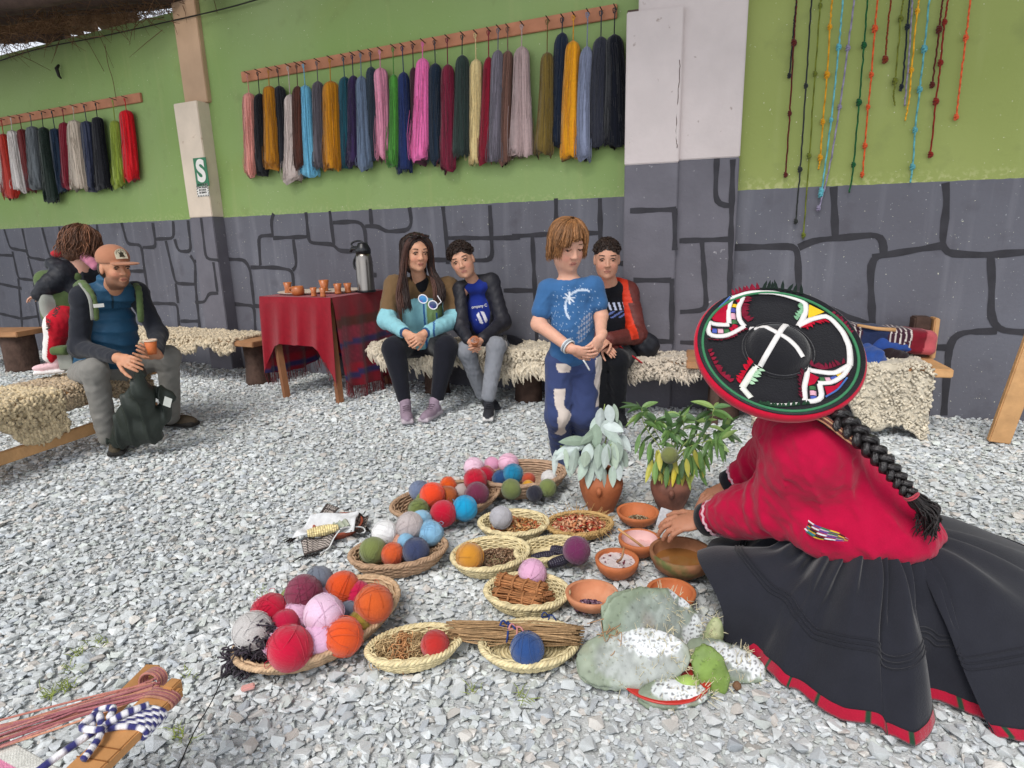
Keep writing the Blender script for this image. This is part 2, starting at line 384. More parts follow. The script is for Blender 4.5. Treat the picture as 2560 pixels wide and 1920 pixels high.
# ---- walls
def dado(name, c1, c2, EDGE=.2):
    """Wall paint: green plaster above, grey dado below 1.457 m (a real paint edge), stains and scuffs."""
    m = bpy.data.materials.new(name); m.use_nodes = True; t = m.node_tree; N = t.nodes; L = t.links; b = N['Principled BSDF']
    b.inputs['Roughness'].default_value = .75; b.inputs['Specular IOR Level'].default_value = .25
    tc = N.new('ShaderNodeTexCoord'); sp = N.new('ShaderNodeSeparateXYZ'); L.new(tc.outputs['Object'], sp.inputs[0])
    def noise(s, d=5):
        q = N.new('ShaderNodeTexNoise'); q.inputs['Scale'].default_value = s; q.inputs['Detail'].default_value = d; L.new(tc.outputs['Object'], q.inputs['Vector']); return q.outputs[0]
    def mr(i, a, b_, c=0., d=1.):
        q = N.new('ShaderNodeMapRange'); L.new(i, q.inputs[0])
        for k, v in zip((1, 2, 3, 4), (a, b_, c, d)): q.inputs[k].default_value = v
        return q.outputs[0]
    def mix(f, a, b_):
        q = N.new('ShaderNodeMix'); q.data_type = 'RGBA'; L.new(f, q.inputs[0])
        for s, v in ((6, a), (7, b_)):
            if isinstance(v, tuple): q.inputs[s].default_value = (*v, 1)
            else: L.new(v, q.inputs[s])
        return q.outputs[2]
    def math_(op, a, b_):
        q = N.new('ShaderNodeMath'); q.operation = op
        for s, v in ((0, a), (1, b_)):
            if isinstance(v, (int, float)): q.inputs[s].default_value = v
            else: L.new(v, q.inputs[s])
        return q.outputs[0]
    jag = math_('ADD', sp.outputs[2], mr(noise(14), 0, 1, -.006, .006))
    grn = mix(mr(noise(.9, 3), .35, .7), c1, c2)
    grn = mix(mr(noise(2.2, 6), .56, .78, 0, .35), grn, lin('#8d9a52'))
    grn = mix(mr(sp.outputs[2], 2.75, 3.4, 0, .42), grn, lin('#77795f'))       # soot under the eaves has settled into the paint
    # whitewash scraped through along the paint edge
    edge = math_('MULTIPLY', mr(sp.outputs[2], 1.455, 1.54, 1, 0), mr(noise(38, 8), .5, .62))
    grn = mix(math_('MULTIPLY', edge, EDGE), grn, lin('#d5d2a0'))
    gry = mix(mr(noise(1.3, 4), .3, .7), lin('#616068'), lin('#6a6b74'))
    gry = mix(mr(noise(55, 3), .70, .74, 0, .6), gry, lin('#b9bcc0'))
    mp = N.new('ShaderNodeMapping'); mp.inputs['Scale'].default_value = (7, 7, .55); L.new(tc.outputs['Object'], mp.inputs[0])
    sn = N.new('ShaderNodeTexNoise'); sn.inputs['Scale'].default_value = 1.6; sn.inputs['Detail'].default_value = 6; L.new(mp.outputs[0], sn.inputs['Vector'])
    gry = mix(mr(sn.outputs[0], .52, .75, 0, .45), gry, lin('#84848c')); gry = mix(mr(noise(4.5, 7), .58, .72, 0, .5), gry, lin('#4f4c53'))      # brushed streaks and damp stains
    grn = mix(mr(sn.outputs[0], .56, .78, 0, .30), grn, lin('#a3ab72')); grn = mix(mr(noise(5.5, 7), .60, .75, 0, .28), grn, lin('#6f7a4c'))
    base = mix(math_('GREATER_THAN', jag, 1.457), gry, grn)
    spk = mr(noise(75, 2), .745, .76); base = mix(spk, base, lin('#e0dfc8'))
    L.new(base, b.inputs['Base Color'])
    bp = N.new('ShaderNodeBump'); bp.inputs['Strength'].default_value = .25; bp.inputs['Distance'].default_value = .01
    L.new(noise(45, 8), bp.inputs['Height']); L.new(bp.outputs[0], b.inputs['Normal'])
    return m
M_w1 = dado('green_and_grey_paint', lin('#86a05e'), lin('#8fa56c'))
M_w2 = dado('olive_green_and_grey_paint', lin('#8f9b57'), lin('#9aa462'), .4)
def wallslab(name, d, nn, w, s0, s1, hl, hr, m, label):
    # a solid wall 0.2 m thick between s0 and s1 along d; its top edge runs from hl to hr
    v = []
    for s, h in ((s0, hl), (s1, hr)):
        for z in (-.1, h):
            for t in (0, .2): v.append(d * s + nn * (w + t) + UP * z)
    f = [[0, 2, 6, 4], [1, 5, 7, 3], [2, 3, 7, 6], [0, 1, 3, 2], [4, 6, 7, 5], [0, 4, 5, 1]]
    o = put(name, flatmesh(name, v, f), m); return tag(o, label, 'wall')
wl1 = wallslab('painted_wall', D1, N1, W1, -5.15, -.4, 3.9, 3.9, M_w1, 'green and grey painted wall behind the long yarn rail, between the two pillars')
wl0 = wallslab('painted_wall', D1, N1, W1 + .0, -10.5, -5.153, 3.265, 3.265, M_w1, 'green and grey painted wall left of the pillar with the safety sign')
wl2 = wallslab('painted_wall', D2, N2, W2, -.2, 6.5, 3.9, 3.9, M_w2, 'olive green and grey wall on the right where knotted cords hang')
M_paintline = mat('painted_joint_line', lin('#37363b'), .8, .2, 12, .15, 60)
def joints(wall, plane, px_lists, width=.034, name='painted_joint'):
    mb = MB(); nn = {wall1: N1, wall2: N2}.get(plane[0], N1); off = plane[1]
    for k, pl_ in enumerate(px_lists):
        P = np.array([plane[0](x, y, off + .0022 + .00023 * (k % 9)) for x, y in pl_])
        q = [P[0]]
        for a, b in zip(P[:-1], P[1:]):
            m_ = max(2, int(np.linalg.norm(b - a) / .035)); q += [a + (b - a) * i / m_ for i in range(1, m_ + 1)]
        q = np.array(q)
        if len(q) > 6:                          # round the painted corners
            for _ in range(2): q[1:-1] = .25 * q[:-2] + .5 * q[1:-1] + .25 * q[2:]
        T = np.gradient(q, axis=0); T /= np.linalg.norm(T, axis=1)[:, None]; S = np.cross(T, nn)
        wd = width / 2 * (1 + .16 * np.sin(np.arange(len(q)) * .9 + k) + rng.normal(0, .05, len(q)))[:, None]
        v = np.concatenate([q - S * wd, q + S * wd]); m_ = len(q)
        mb.add(v, [[i, i + 1, m_ + i + 1, m_ + i] for i in range(m_ - 1)])
    return put(name, mb.mesh(name), M_paintline, wall)
def zx(lst, s, ox, oy): return [[(ox + x * s, oy + y * s) for x, y in l] for l in lst]
J6 = zx([[(355, 40), (335, 90), (350, 210)], [(350, 215), (600, 205)], [(350, 195), (245, 200), (260, 410)], [(585, 30), (605, 230), (620, 250), (790, 260), (810, 305), (1000, 315), (1060, 420)],
  [(755, 20), (785, 260)], [(780, 105), (960, 95), (1005, 130), (1020, 315)], [(1045, 5), (1055, 125)], [(260, 410), (255, 430)], [(1020, 315), (1010, 470), (1090, 480)], [(500, 620), (520, 740)], [(1600, 215), (1925, 215)], [(1010, 130), (1110, 130), (1150, 170), (1320, 160), (1345, 110), (1325, -5)],
  [(495, 225), (520, 420), (490, 445)], [(190, 425), (370, 425), (490, 445), (500, 620)], [(5, 365), (150, 370), (185, 430), (215, 700)], [(1565, -10), (1590, 220), (1600, 400)],
  [(1900, -20), (1920, 350), (1890, 375), (1500, 370)], [(1925, 215), (2117, 210)], [(2000, 590), (2330, 590)], [(60, 685), (215, 700), (230, 1000)], [(215, 700), (900, 740), (1000, 720)]], .3495, 560, 520)
J7 = zx([[(0, 215), (170, 205)], [(260, -10), (262, 200)], [(520, -10), (525, 375), (695, 375)], [(120, 215), (135, 530), (150, 900)], [(150, 560), (400, 570), (420, 900)], [(0, 535), (140, 535)], [(170, 205), (262, 200)], [(262, 200), (525, 195)]], .4221, 1280, 500)
joints(wl1, (wall1, 0), J6 + J7)
J5 = zx([[(25, 130), (60, 245), (170, 265)], [(135, 125), (170, 300), (280, 320)], [(75, 265), (110, 430), (200, 440)], [(170, 300), (205, 430)], [(-60, 285), (75, 290)], [(-60, 450), (130, 490)],
  [(255, 120), (300, 290), (420, 300)], [(-60, 630), (130, 675), (235, 660)], [(110, 430), (135, 740)], [(215, 560), (250, 760)], [(205, 430), (215, 560), (420, 560)], [(360, 115), (380, 300)], [(590, 100), (610, 300)],
  [(300, 290), (420, 310), (430, 560)], [(610, 300), (780, 310)], [(740, 90), (775, 220), (860, 225), (880, 380), (910, 560)], [(775, 385), (880, 385)], [(870, 240), (950, 240), (930, 90)], [(945, 190), (1060, 185), (1055, 80)], [(1010, 200), (1070, 460), (1190, 465)],
  [(1065, 190), (1085, 265), (1165, 265), (1145, 75)], [(1160, 290), (1190, 330), (1190, 460), (1220, 760)], [(1180, 325), (1250, 320)], [(900, 580), (1080, 585), (1095, 760)],
  [(1070, 460), (1085, 580)], [(1100, 690), (1220, 690)]], .41, 0, 520)
joints(wl0, (wall1, 0), J5)
J8 = zx([[(395, 322), (580, 318), (592, 332), (597, 480)], [(595, 322), (640, 300), (700, 295), (830, 283), (850, 300), (850, 345)], [(700, 140), (705, 294)], [(1035, 128), (1040, 180), (1025, 310), (1035, 340), (1150, 345), (1300, 334)], [(815, 350), (850, 345), (1025, 316)], [(850, 344), (815, 350), (810, 400), (818, 600)],
  [(1170, 344), (1175, 430), (1170, 530), (1190, 570), (1300, 578)], [(1190, 572), (1090, 575), (1055, 590), (1045, 630), (1030, 825)], [(1047, 622), (960, 620)], [(597, 470), (818, 560)]], .8346, 1500, 350); J4 = []
joints(wl2, (wall2, 0), J8 + J4, .040)

# ---- pillars
M_cream = mat('cream_pillar_paint', lin('#d8c8b6'), .8, .10, 5, .25, 40, col2=lin('#b79f88'), mask=(9, .66, .06))
M_white = mat('whitewash_pillar_paint', lin('#cfc4c2'), .8, .08, 4, .3, 40, col2=lin('#9c8b84'), mask=(14, .69, .05))
M_grey = mat('grey_dado_paint', lin('#6a6870'), .8, .14, 5, .3, 50, col2=lin('#a9a6aa'), mask=(22, .68, .05))
M_beige = mat('beige_pillar_paint', lin('#bb9c80'), .8, .10, 4, .25, 40)
def slab(s0, s1, t0, t1, z0, z1, d, nn, w, bev=.006):
    c = d * (s0 + s1) / 2 + nn * (w - (t0 + t1) / 2) + UP * (z0 + z1) / 2
    return MB().box(c, (s1 - s0, t1 - t0, z1 - z0), np.array([d, nn, UP]), bev=bev)
pil = empty('pillar', D1 * -5.19 + N1 * W1, 'cream pillar with a green safety sign, beside the short yarn rail', 'pillar')
put('upper_shaft', slab(-5.24, -4.945, -.01, .045, 2.47, 3.9, D1, N1, W1).mesh('upper_shaft'), M_beige, pil)
put('shaft', slab(-5.29, -4.985, -.01, .13, 1.462, 2.472, D1, N1, W1).mesh('shaft'), M_cream, pil)
pb = put('grey_base', slab(-5.289, -4.986, -.01, .129, -.05, 1.462, D1, N1, W1).mesh('grey_base'), M_grey, pil)
joints(pb, (wall1, .129), zx([[(1225, 60), (1255, 310), (1330, 318)], [(1190, 575), (1255, 575), (1265, 520), (1330, 520)], [(1300, 330), (1325, 510)]], .41, 0, 520), .03)
def slab_px(x0, x1, t0, t1, z0, z1, plane, d, nn, w, bev=.006):
    s0 = plane(x0, 600, t1) @ d; s1 = plane(x1, 600, t1) @ d; return slab(s0, s1, t0, t1, z0, z1, d, nn, w, bev)
pir = empty('pillar', D2 * .1 + N2 * W2, 'broad whitewashed pillar with grey base at the corner of the two walls', 'pillar')
CR = V3(*(np.linalg.solve(np.array([N1[:2], N2[:2]]), [W1, W2])), 0)
put('shaft', slab(-.33, .318, -.02, .07, 1.655, 3.9, D2, N2, W2).mesh('shaft'), M_white, pir)
pr = put('grey_base', slab(-.329, .317, -.02, .069, -.05, 1.655, D2, N2, W2).mesh('grey_base'), M_grey, pir)
put('pilaster', slab(-.40, -.055, .0, .105, 1.64, 2.545, D2, N2, W2).mesh('pilaster'), M_white, pir)
pg = put('pilaster_base', slab(-.399, -.056, .0, .104, -.05, 1.64, D2, N2, W2).mesh('pilaster_base'), M_grey, pir)
M_crack = mat('crack_dirt', lin('#5a4a44'), .9, .3, 30, .2)
lg = slab(-.40, -.06, .0, .06, 2.545, 2.57, D2, N2, W2, .003); put('ledge_dirt', lg.mesh('ledge_dirt'), M_crack, pir)
ck = MB()
ck.tube(spline([wall2(x, y, .1055) for x, y in ((1700, 150), (1698, 200), (1694, 260), (1690, 330), (1693, 370))], 24) + rng.normal(0, .0015, (24, 3)) , .0022, 4)
put('crack', ck.mesh('crack'), M_crack, pir)
joints(pg, (wall2, .104), zx([[(90, 212), (228, 208)], [(224, 205), (224, 330)], [(100, 420), (213, 420)], [(215, 415), (215, 600)], [(90, 600), (220, 604)]], .8346, 1500, 350), .032)
joints(pr, (wall2, .069), zx([[(238, 302), (390, 297)], [(350, 55), (345, 170), (355, 195), (392, 197)], [(398, 58), (384, 640)], [(305, 300), (320, 510), (240, 515)], [(240, 606), (385, 610)]], .8346, 1500, 350), .032)

# ---- safety sign
M_sgn = mat('sign_green', lin('#2f7350'), .45, .06, 10, 0); M_sgw = mat('sign_white', lin('#e3e0da'), .5, .05, 10, 0); M_ink = mat('sign_ink', lin('#2b2926'), .6, .1, 10, 0)
def textmesh(body, size, name, bold=0.0):
    cu = bpy.data.curves.new(name, 'FONT'); cu.body = body; cu.size = size; cu.align_x = 'CENTER'; cu.align_y = 'CENTER'; cu.extrude = .0006; cu.offset = bold
    o = bpy.data.objects.new(name, cu); COL.objects.link(o); dg = bpy.context.evaluated_depsgraph_get()
    me = bpy.data.meshes.new_from_object(o.evaluated_get(dg)); me.name = name; bpy.data.objects.remove(o); bpy.data.curves.remove(cu); return me
def place_text(me, c, rt, up, sx=1., sy=1.):
    n_ = np.cross(rt, up); co = np.empty(len(me.vertices) * 3, np.float32); me.vertices.foreach_get('co', co); co = co.reshape(-1, 3)
    me.vertices.foreach_set('co', (c + co[:, :1] * sx * rt + co[:, 1:2] * sy * up + co[:, 2:] * n_).astype(np.float32).ravel()); me.update(); return me
sgc = wall1(503, 430, .133)
sg = empty('safety_sign', sgc, 'small green and white safety sign with a large letter S on the cream pillar', 'sign')
put('green_plate', MB().box(sgc, (.165, .004, .25), np.array([D1, N1, UP])).mesh('green_plate'), M_sgn, sg)
put('letter', place_text(textmesh('S', .285, 'letter', .012), sgc - N1 * .0032, D1, UP, .82, .92), M_sgw, sg)
s2 = wall1(507, 475, .133)
put('white_plate', MB().box(s2, (.155, .004, .115), np.array([D1, N1, UP])).mesh('white_plate'), M_sgw, sg)
hz = MB()
for zo in (-.05, .05):
    for i in range(7):
        c = s2 - N1 * .0025 + D1 * (-.066 + .022 * i) + UP * zo
        hz.add([c - D1 * .008 - UP * .007, c + D1 * .003 - UP * .007, c + D1 * .010 + UP * .007, c - D1 * .001 + UP * .007], [[0, 1, 2, 3]])
for so in (-.070, .070):
    for i in range(4):
        c = s2 - N1 * .0025 + D1 * so + UP * (-.032 + .021 * i); hz.add([c - D1 * .007 - UP * .006, c + D1 * .007 - UP * .001, c + D1 * .007 + UP * .008, c - D1 * .007 + UP * .003], [[0, 1, 2, 3]])
put('hazard_border', hz.mesh('hazard_border'), M_ink, sg)
put('lettering', place_text(textmesh('ZONA SEGURA\nEN CASOS\nDE SISMOS', .026, 'lettering', .0006), s2 - N1 * .003, D1, UP, .78, .9), M_ink, sg)

# ---- roof: poles and thatch over the wall top
M_pole = mat('smoked_pole', lin('#4a3a33'), .8, .3, 12, .5, 40); M_thatch = mat('thatch', lin('#6a4f38'), .95, .35, 18, .5, 80)
roof = empty('thatched_roof', (-5, 6.6, 3.3), 'dark thatched roof on smoked poles above the left wall', 'roof')
def pole(p, q, r): 
    m_ = 14; t = np.linspace(0, 1, m_)[:, None]; P = np.array(p) * (1 - t) + np.array(q) * t + np.c_[np.zeros(m_), rng.normal(0, .012, m_), rng.normal(0, .012, m_)]
    put('pole', MB().tube(P, r * (1 + rng.normal(0, .04, m_)), 10).mesh('pole'), M_pole, roof)
pole(at(-500, 88, 6.9), at(470, -6, 6.5), .075); pole(at(-500, 60, 6.5), at(470, -30, 6.1), .085); pole(at(-500, 40, 6.0), at(500, -60, 5.6), .1); pole(at(-300, 112, 7.6), at(160, 96, 7.4), .05)
th = MB()     # thatch sheet above the poles, out over the wall
r0, r1 = at(-900, 10, 7.9), at(495, -10, 7.0)
sheet = [(-11.5, 8.6, 3.44), (-3.55, 7.3, 3.70), (-3.2, 4.2, 4.3), (-11.5, 4.2, 4.35)]
for dz in (0, .16): th.add([np.array(p) + UP * dz for p in sheet], [[0, 1, 2, 3]])
th.add([np.array(sheet[0]), np.array(sheet[1]), np.array(sheet[1]) + UP * .16, np.array(sheet[0]) + UP * .16], [[0, 1, 2, 3]])
put('thatch_bed', th.mesh('thatch_bed'), M_thatch, roof)
for i in range(46):      # ragged thatch clumps along the eave, with gaps where the sky shows
    u = i / 45; c = np.array(sheet[0]) * (1 - u) + np.array(sheet[1]) * u; lo_ = .12 if i in (33, 40, 43, 44, 45) else -.20 + .12 * rng.random(); w_ = .11
    put('thatch_clump', MB().add([c + V3(x * w_ + rng.normal(0, .02), y * .1, z + rng.normal(0, .015)) for x in (-1, 1) for y in (-1, 1) for z in (lo_, .1)], [[0, 1, 3, 2], [4, 6, 7, 5], [0, 4, 5, 1], [2, 3, 7, 6], [0, 2, 6, 4], [1, 5, 7, 3]]).mesh('thatch_clump'), M_thatch, roof)
stw = MB()
for i in range(1900):
    u = rng.uniform(-520, 470); yy = np.interp(u, (-520, 0, 470), (104, 88, 6)) + rng.normal(0, 24); Y = rng.uniform(6.0, 7.0)
    p = at(u, yy - 16, Y); L_ = rng.uniform(.06, .26) * (2.2 if rng.random() < .05 else 1); d_ = nrm(rng.normal(size=3) * V3(1.2, .8, .5) + V3(0, 0, -.55))
    stw.tube([p, p + d_ * L_ * .5 + rng.normal(0, .012, 3), p + d_ * L_], [.0035, .003, .0012], 3, cap=False)
st = put('hanging_straw', stw.mesh('hanging_straw'), M_thatch, roof, kind='stuff')
eb = MB()      # unseen eave added above the frame, its overhang widened to darken the walls
e0 = D1 * -5.0 + N1 * (W1 + .5); e1 = D1 * -.1 + N1 * (W1 + .5); e2 = D2 * 6.5 + N2 * (W2 + .5)
f2 = D2 * 6.5 + N2 * (W2 - 2.7); f1 = D1 * .1 + N1 * (W1 - 2.7); f0 = D1 * -4.8 + N1 * (W1 - 2.7)
for dz in (0, .15): eb.add([p + UP * (z + dz) for p, z in ((e0, 3.92), (e1, 3.92), (e2, 3.92), (f2, 4.5), (f1, 4.5), (f0, 4.5))], [[0, 1, 4, 5], [1, 2, 3, 4]])
put('unseen_eave', eb.mesh('unseen_eave'), M_thatch, roof)
M_wire = mat('black_wire', lin('#23211f'), .6, .1, 10, 0)
wp = spline([wall1(x, y, .05) for x, y in ((-60, 172), (90, 124), (250, 92), (430, 52), (560, 22), (660, -6))], 40)
top('cable', MB().tube(wp, .006, 5).mesh('cable'), M_wire, 'thin black cable sagging along the top of the green wall', 'cable')
for q in (((262, 110), (270, 160), (282, 200), (290, 246)), ((205, 80), (228, 120), (250, 160), (260, 178)), ((535, 0), (540, 20), (543, 32))):
    P = spline([wall1(x, y, .03) for x, y in q], 12); put('dangling_straw', MB().tube(P, .003, 4).mesh('dangling_straw'), M_thatch, roof)
hk = wall1(150, 178, .02); top('wall_hook', MB().tube([hk + UP * .06, hk + UP * .02 - N1 * .03, hk - UP * .05 - N1 * .02, hk - UP * .07], [.01, .018, .014, .008], 6).mesh('wall_hook'), M_wire, 'small dark metal hook on the green wall above the short yarn rail', 'hook')
# ================================================================== YARN ON THE WALL
M_rail = mat('rail_wood', lin('#b57a5c'), .7, .25, 6, .3, 40); M_nail = mat('nail_steel', lin('#4b403a'), .4, .1, 10, 0, metal=.7)
def yarnmat(name='wool_yarn'): return mat('wool_yarn', attr=True, rough=.95, var=.12, vscale=60, bump=.3, bscale=300, sheen=.25, spec=.1)
M_yarn = yarnmat()
M_cord = mat('yarn_cord', attr=True, rough=.95, var=.2, vscale=90, bump=.4, bscale=400, sheen=.2, spec=.1)
ORD = ['first', 'second', 'third', 'fourth', 'fifth', 'sixth', 'seventh', 'eighth', 'ninth', 'tenth', 'eleventh', 'twelfth', 'thirteenth', 'fourteenth', 'fifteenth',
       'sixteenth', 'seventeenth', 'eighteenth', 'nineteenth', 'twentieth', 'twenty-first', 'twenty-second', 'twenty-third', 'twenty-fourth', 'twenty-fifth', 'twenty-sixth',
       'twenty-seventh', 'twenty-eighth', 'twenty-ninth', 'thirtieth', 'thirty-first', 'thirty-second']
def rail(x0, y0, x1, y1, label, hh=.075):
    a, b = wall1(x0, y0, .01), wall1(x1, y1, .01); z = (a[2] + b[2]) / 2; a[2] = b[2] = z
    t = empty('yarn_rail', (a + b) / 2, label, 'rail')
    put('board', MB().box((a + b) / 2 - N1 * .002, (np.linalg.norm(b - a), .024, hh), np.array([D1, N1, UP]), bev=.004).mesh('board'), M_rail, t)
    return t, z
R1, z1 = rail(606, 195, 1543, 26, 'long orange-brown board rail holding the row of hanging yarn skeins', .085)
R0, z0 = rail(-60, 316, 354, 243, 'short orange-brown board rail on the left wall holding yarn skeins', .085)
def nail(rl, p):
    put('nail', MB().tube([p + N1 * .02, p - N1 * .05 + UP * .012], .004, 5).mesh('nail'), M_nail, rl)
def skein(tp, bt, wt, wb, col, label, grp, off, cordz, rl, seed):
    r = np.random.default_rng(seed); a = wall1(*tp, off); b = wall1(*bt, off)
    Lz = a[2] - b[2]; nu, nv = 60, 26
    v = np.linspace(0, 1, nv) ** 1.15; u = np.arange(nu) * 2 * math.pi / nu
    cs = np.array([a + (b - a) * t for t in v])
    w = wt + (wb - wt) * v ** 1.4; w = w * np.sqrt(np.clip(1 - (1 - np.clip(v / .10, 0, 1)) ** 2, .02, 1)); w[-1] *= .97
    th = np.minimum(w * .75, .075) * (1 - .25 * v)
    rid = 1 + .10 * np.repeat(r.normal(0, 1, nu // 2), 2) * np.tile((1, -.4), nu // 2)
    drift = .22 * np.sin(u * 3 + seed); bow = r.normal(0, .006)
    ends = r.uniform(-.015, .035, nu) + .022 * np.sin(u * 2 + seed) + .012 * np.sin(u * 5 + seed)
    P = np.zeros((nv, nu, 3))
    for i in range(nv):
        uu = u + drift * v[i]
        P[i] = cs[i] + D1 * bow * math.sin(math.pi * v[i]) + (np.cos(uu) * rid * w[i] / 2)[:, None] * D1 - (np.sin(uu) * rid * th[i] / 2)[:, None] * N1
        P[i] += (UP * -1)[None] * (ends * np.clip((v[i] - .75) / .25, 0, 1) ** 2)[:, None]
    C = np.tile(np.array(col), (nv, nu, 1)) * (1 + .16 * r.normal(0, 1, nu))[None, :, None].clip(.6, 1.35)
    mb = MB(); F = []
    for i in range(nv - 1):
        for k in range(nu): l = (k + 1) % nu; F.append([i * nu + k, i * nu + l, (i + 1) * nu + l, (i + 1) * nu + k])
    F.append(list(range(nu))[::-1]); F.append(list(range((nv - 1) * nu, nv * nu)))
    mb.add(P.reshape(-1, 3), F, C.reshape(-1, 3).clip(0, 1), True)
    for _ in range(34):      # single threads lying over the hank
        uu = r.uniform(.25, math.pi - .25); i0, i1 = sorted(r.integers(1, nv - 1, 2)); 
        if i1 - i0 < 5: continue
        I_ = np.linspace(i0, i1, 7).astype(int); k0 = uu / (2 * math.pi) * nu + np.cumsum(r.normal(0, .5, 7)); Q_ = np.array([P[a_, int(b_) % nu] for a_, b_ in zip(I_, k0)]) - N1 * .002
        mb.tube(spline(Q_, 9), .0021, 3, np.array(col) * r.uniform(.75, 1.3), cap=False)
    for _ in range(14):      # loose strands and end loops
        s0 = r.uniform(-.5, .5) * wb; h0 = r.uniform(.05, .5) * Lz; q = b + D1 * s0 - N1 * (.018 + r.uniform(0, .012))
        dr = r.normal(0, .012); e = r.uniform(-.005, .035)
        mb.tube(spline([q + UP * h0 + D1 * (a - b) @ D1 * h0 / Lz * 1.0, q + UP * h0 * .5 + D1 * dr, q - UP * e + D1 * dr, q - UP * (e - .012) + D1 * (dr + .014), q + UP * h0 * .3 + D1 * (dr + .01)], 9), .0022, 3, np.array(col) * r.uniform(.8, 1.2), cap=False)
    t = empty('yarn_skein', b, label, 'yarn', grp)
    put('yarn', mb.mesh('yarn'), M_yarn, t)
    k = a.copy(); k[2] = cordz + .005; k = k - N1 * (.02 - off * .4)
    nail(rl, k + UP * .004 + N1 * .02)
    c = MB(); cc = np.array(col) * .9 + .01
    c.tube(spline([a - UP * .03, a + UP * .01, k + D1 * .002], 6), .0042, 5, cc)
    c.tube(spline([k, k + D1 * .014 - UP * .018 - N1 * .008, k - D1 * .006 - UP * .03, k - D1 * .012 - UP * .002, k], 10), .0035, 4, cc)
    put('tie_cord', c.mesh('tie_cord'), M_cord, t)
Z2 = lambda x, y: (560 + x * .28939, y * .28939); Z3 = lambda x, y: (1080 + x * .28926, y * .28926); Z1 = lambda x, y: (x * .33755, y * .33755)
SK = [(Z2, 215, 800, 235, 1490, 88, 95, 'd58f83', 'pale salmon pink'), (Z2, 305, 805, 335, 1475, 72, 105, '1d1d22', 'black'), (Z2, 390, 740, 412, 1415, 98, 130, 'b0741c', 'ochre'), (Z2, 475, 740, 510, 1440, 85, 90, '25252b', 'charcoal'),
  (Z2, 570, 815, 590, 1535, 88, 165, 'c5b5ae', 'off-white'), (Z2, 635, 740, 650, 1430, 72, 80, '55332b', 'dark brown'), (Z2, 700, 735, 735, 1490, 94, 165, '6db1cf', 'sky blue'), (Z2, 810, 700, 830, 1430, 86, 110, '5d575e', 'grey'),
  (Z2, 920, 700, 940, 1440, 112, 130, 'bd7d19', 'golden ochre'), (Z2, 1040, 660, 1050, 1415, 88, 112, '1e4c5a', 'teal'), (Z2, 1115, 650, 1118, 1400, 78, 112, '35284a', 'dark plum'), (Z2, 1185, 655, 1218, 1425, 84, 130, '66758b', 'blue grey'),
  (Z2, 1270, 575, 1280, 1350, 84, 118, '313c48', 'dark slate'), (Z2, 1350, 585, 1375, 1345, 108, 100, 'df92ab', 'pink'), (Z2, 1465, 640, 1460, 1400, 68, 90, '4b8a38', 'grass green'), (Z2, 1550, 620, 1562, 1460, 90, 135, '22305c', 'navy'),
  (Z2, 1635, 580, 1685, 1380, 66, 130, '45222f', 'dark maroon'), (Z2, 1715, 500, 1685, 1340, 106, 160, 'ea72ae', 'bright pink'), (Z2, 1825, 545, 1832, 1368, 102, 118, '1f2c3c', 'midnight blue'), (Z3, 135, 555, 138, 1435, 104, 140, '762238', 'wine red'),
  (Z3, 260, 475, 248, 1320, 104, 145, '303d39', 'dark green'), (Z3, 380, 510, 375, 1390, 104, 108, 'dfc891', 'cream'), (Z3, 490, 490, 455, 1365, 80, 120, '8a1c30', 'crimson'), (Z3, 570, 430, 545, 1360, 98, 108, '716b75', 'mid grey'),
  (Z3, 655, 435, 620, 1370, 98, 130, '77564b', 'brown'), (Z3, 775, 400, 770, 1312, 120, 225, 'bca3a1', 'rosy beige'), (Z3, 995, 450, 962, 1305, 104, 165, '74602e', 'olive brown'), (Z3, 1125, 280, 1065, 1220, 112, 100, '222c3e', 'dark blue'),
  (Z3, 1220, 350, 1190, 1340, 124, 165, 'e09a22', 'bright yellow'), (Z3, 1340, 400, 1312, 1340, 104, 118, '848ba3', 'lavender grey'), (Z3, 1460, 315, 1425, 1230, 124, 160, '343641', 'dark grey'), (Z3, 1575, 295, 1592, 1228, 122, 215, '12151f', 'large black')]
for i, (Z, x0, y0, x1, y1, w0, w1, c, nm) in enumerate(SK):
    pa, pb_ = Z(x0, y0), Z(x1, y1); s = .2894; mid = wall1(*pa, .05); sc_px = np.linalg.norm(wall1(pa[0] + 10, pa[1], .05) - mid) / 10
    skein(pa, pb_, w0 * s * sc_px * .98, w1 * s * sc_px * .98, lin(c), f'{nm} yarn skein hanging on the long rail, {ORD[i]} from its left end', 'yarn skeins on the long rail', .055 + .012 * ((i * 7) % 3), z1, R1, 100 + i)
SL = [(Z1, 5, 1010, 15, 1400, 60, 80, 'cfc8c4', 'white'), (Z1, 25, 990, 88, 1450, 62, 120, 'b03226', 'orange red'), (Z1, 90, 965, 145, 1395, 66, 92, 'd4ccc8', 'bright white'), (Z1, 160, 955, 225, 1405, 62, 80, '6e2a2b', 'brownish red'), (Z1, 235, 935, 272, 1372, 80, 108, '5f6468', 'grey'),
  (Z1, 320, 940, 385, 1475, 62, 108, '1c2a24', 'blackish green'), (Z1, 405, 950, 450, 1400, 74, 118, '16273b', 'navy'), (Z1, 475, 905, 505, 1370, 56, 64, '7d2130', 'dark red'), (Z1, 550, 890, 590, 1378, 82, 128, 'bfb0a0', 'cream'), (Z1, 640, 895, 680, 1390, 78, 92, '33384d', 'slate blue'),
  (Z1, 720, 865, 765, 1380, 74, 128, '15161d', 'black'), (Z1, 850, 890, 880, 1360, 60, 90, '8a9a3c', 'lime green'), (Z1, 935, 815, 975, 1315, 82, 112, 'c8141f', 'scarlet')]
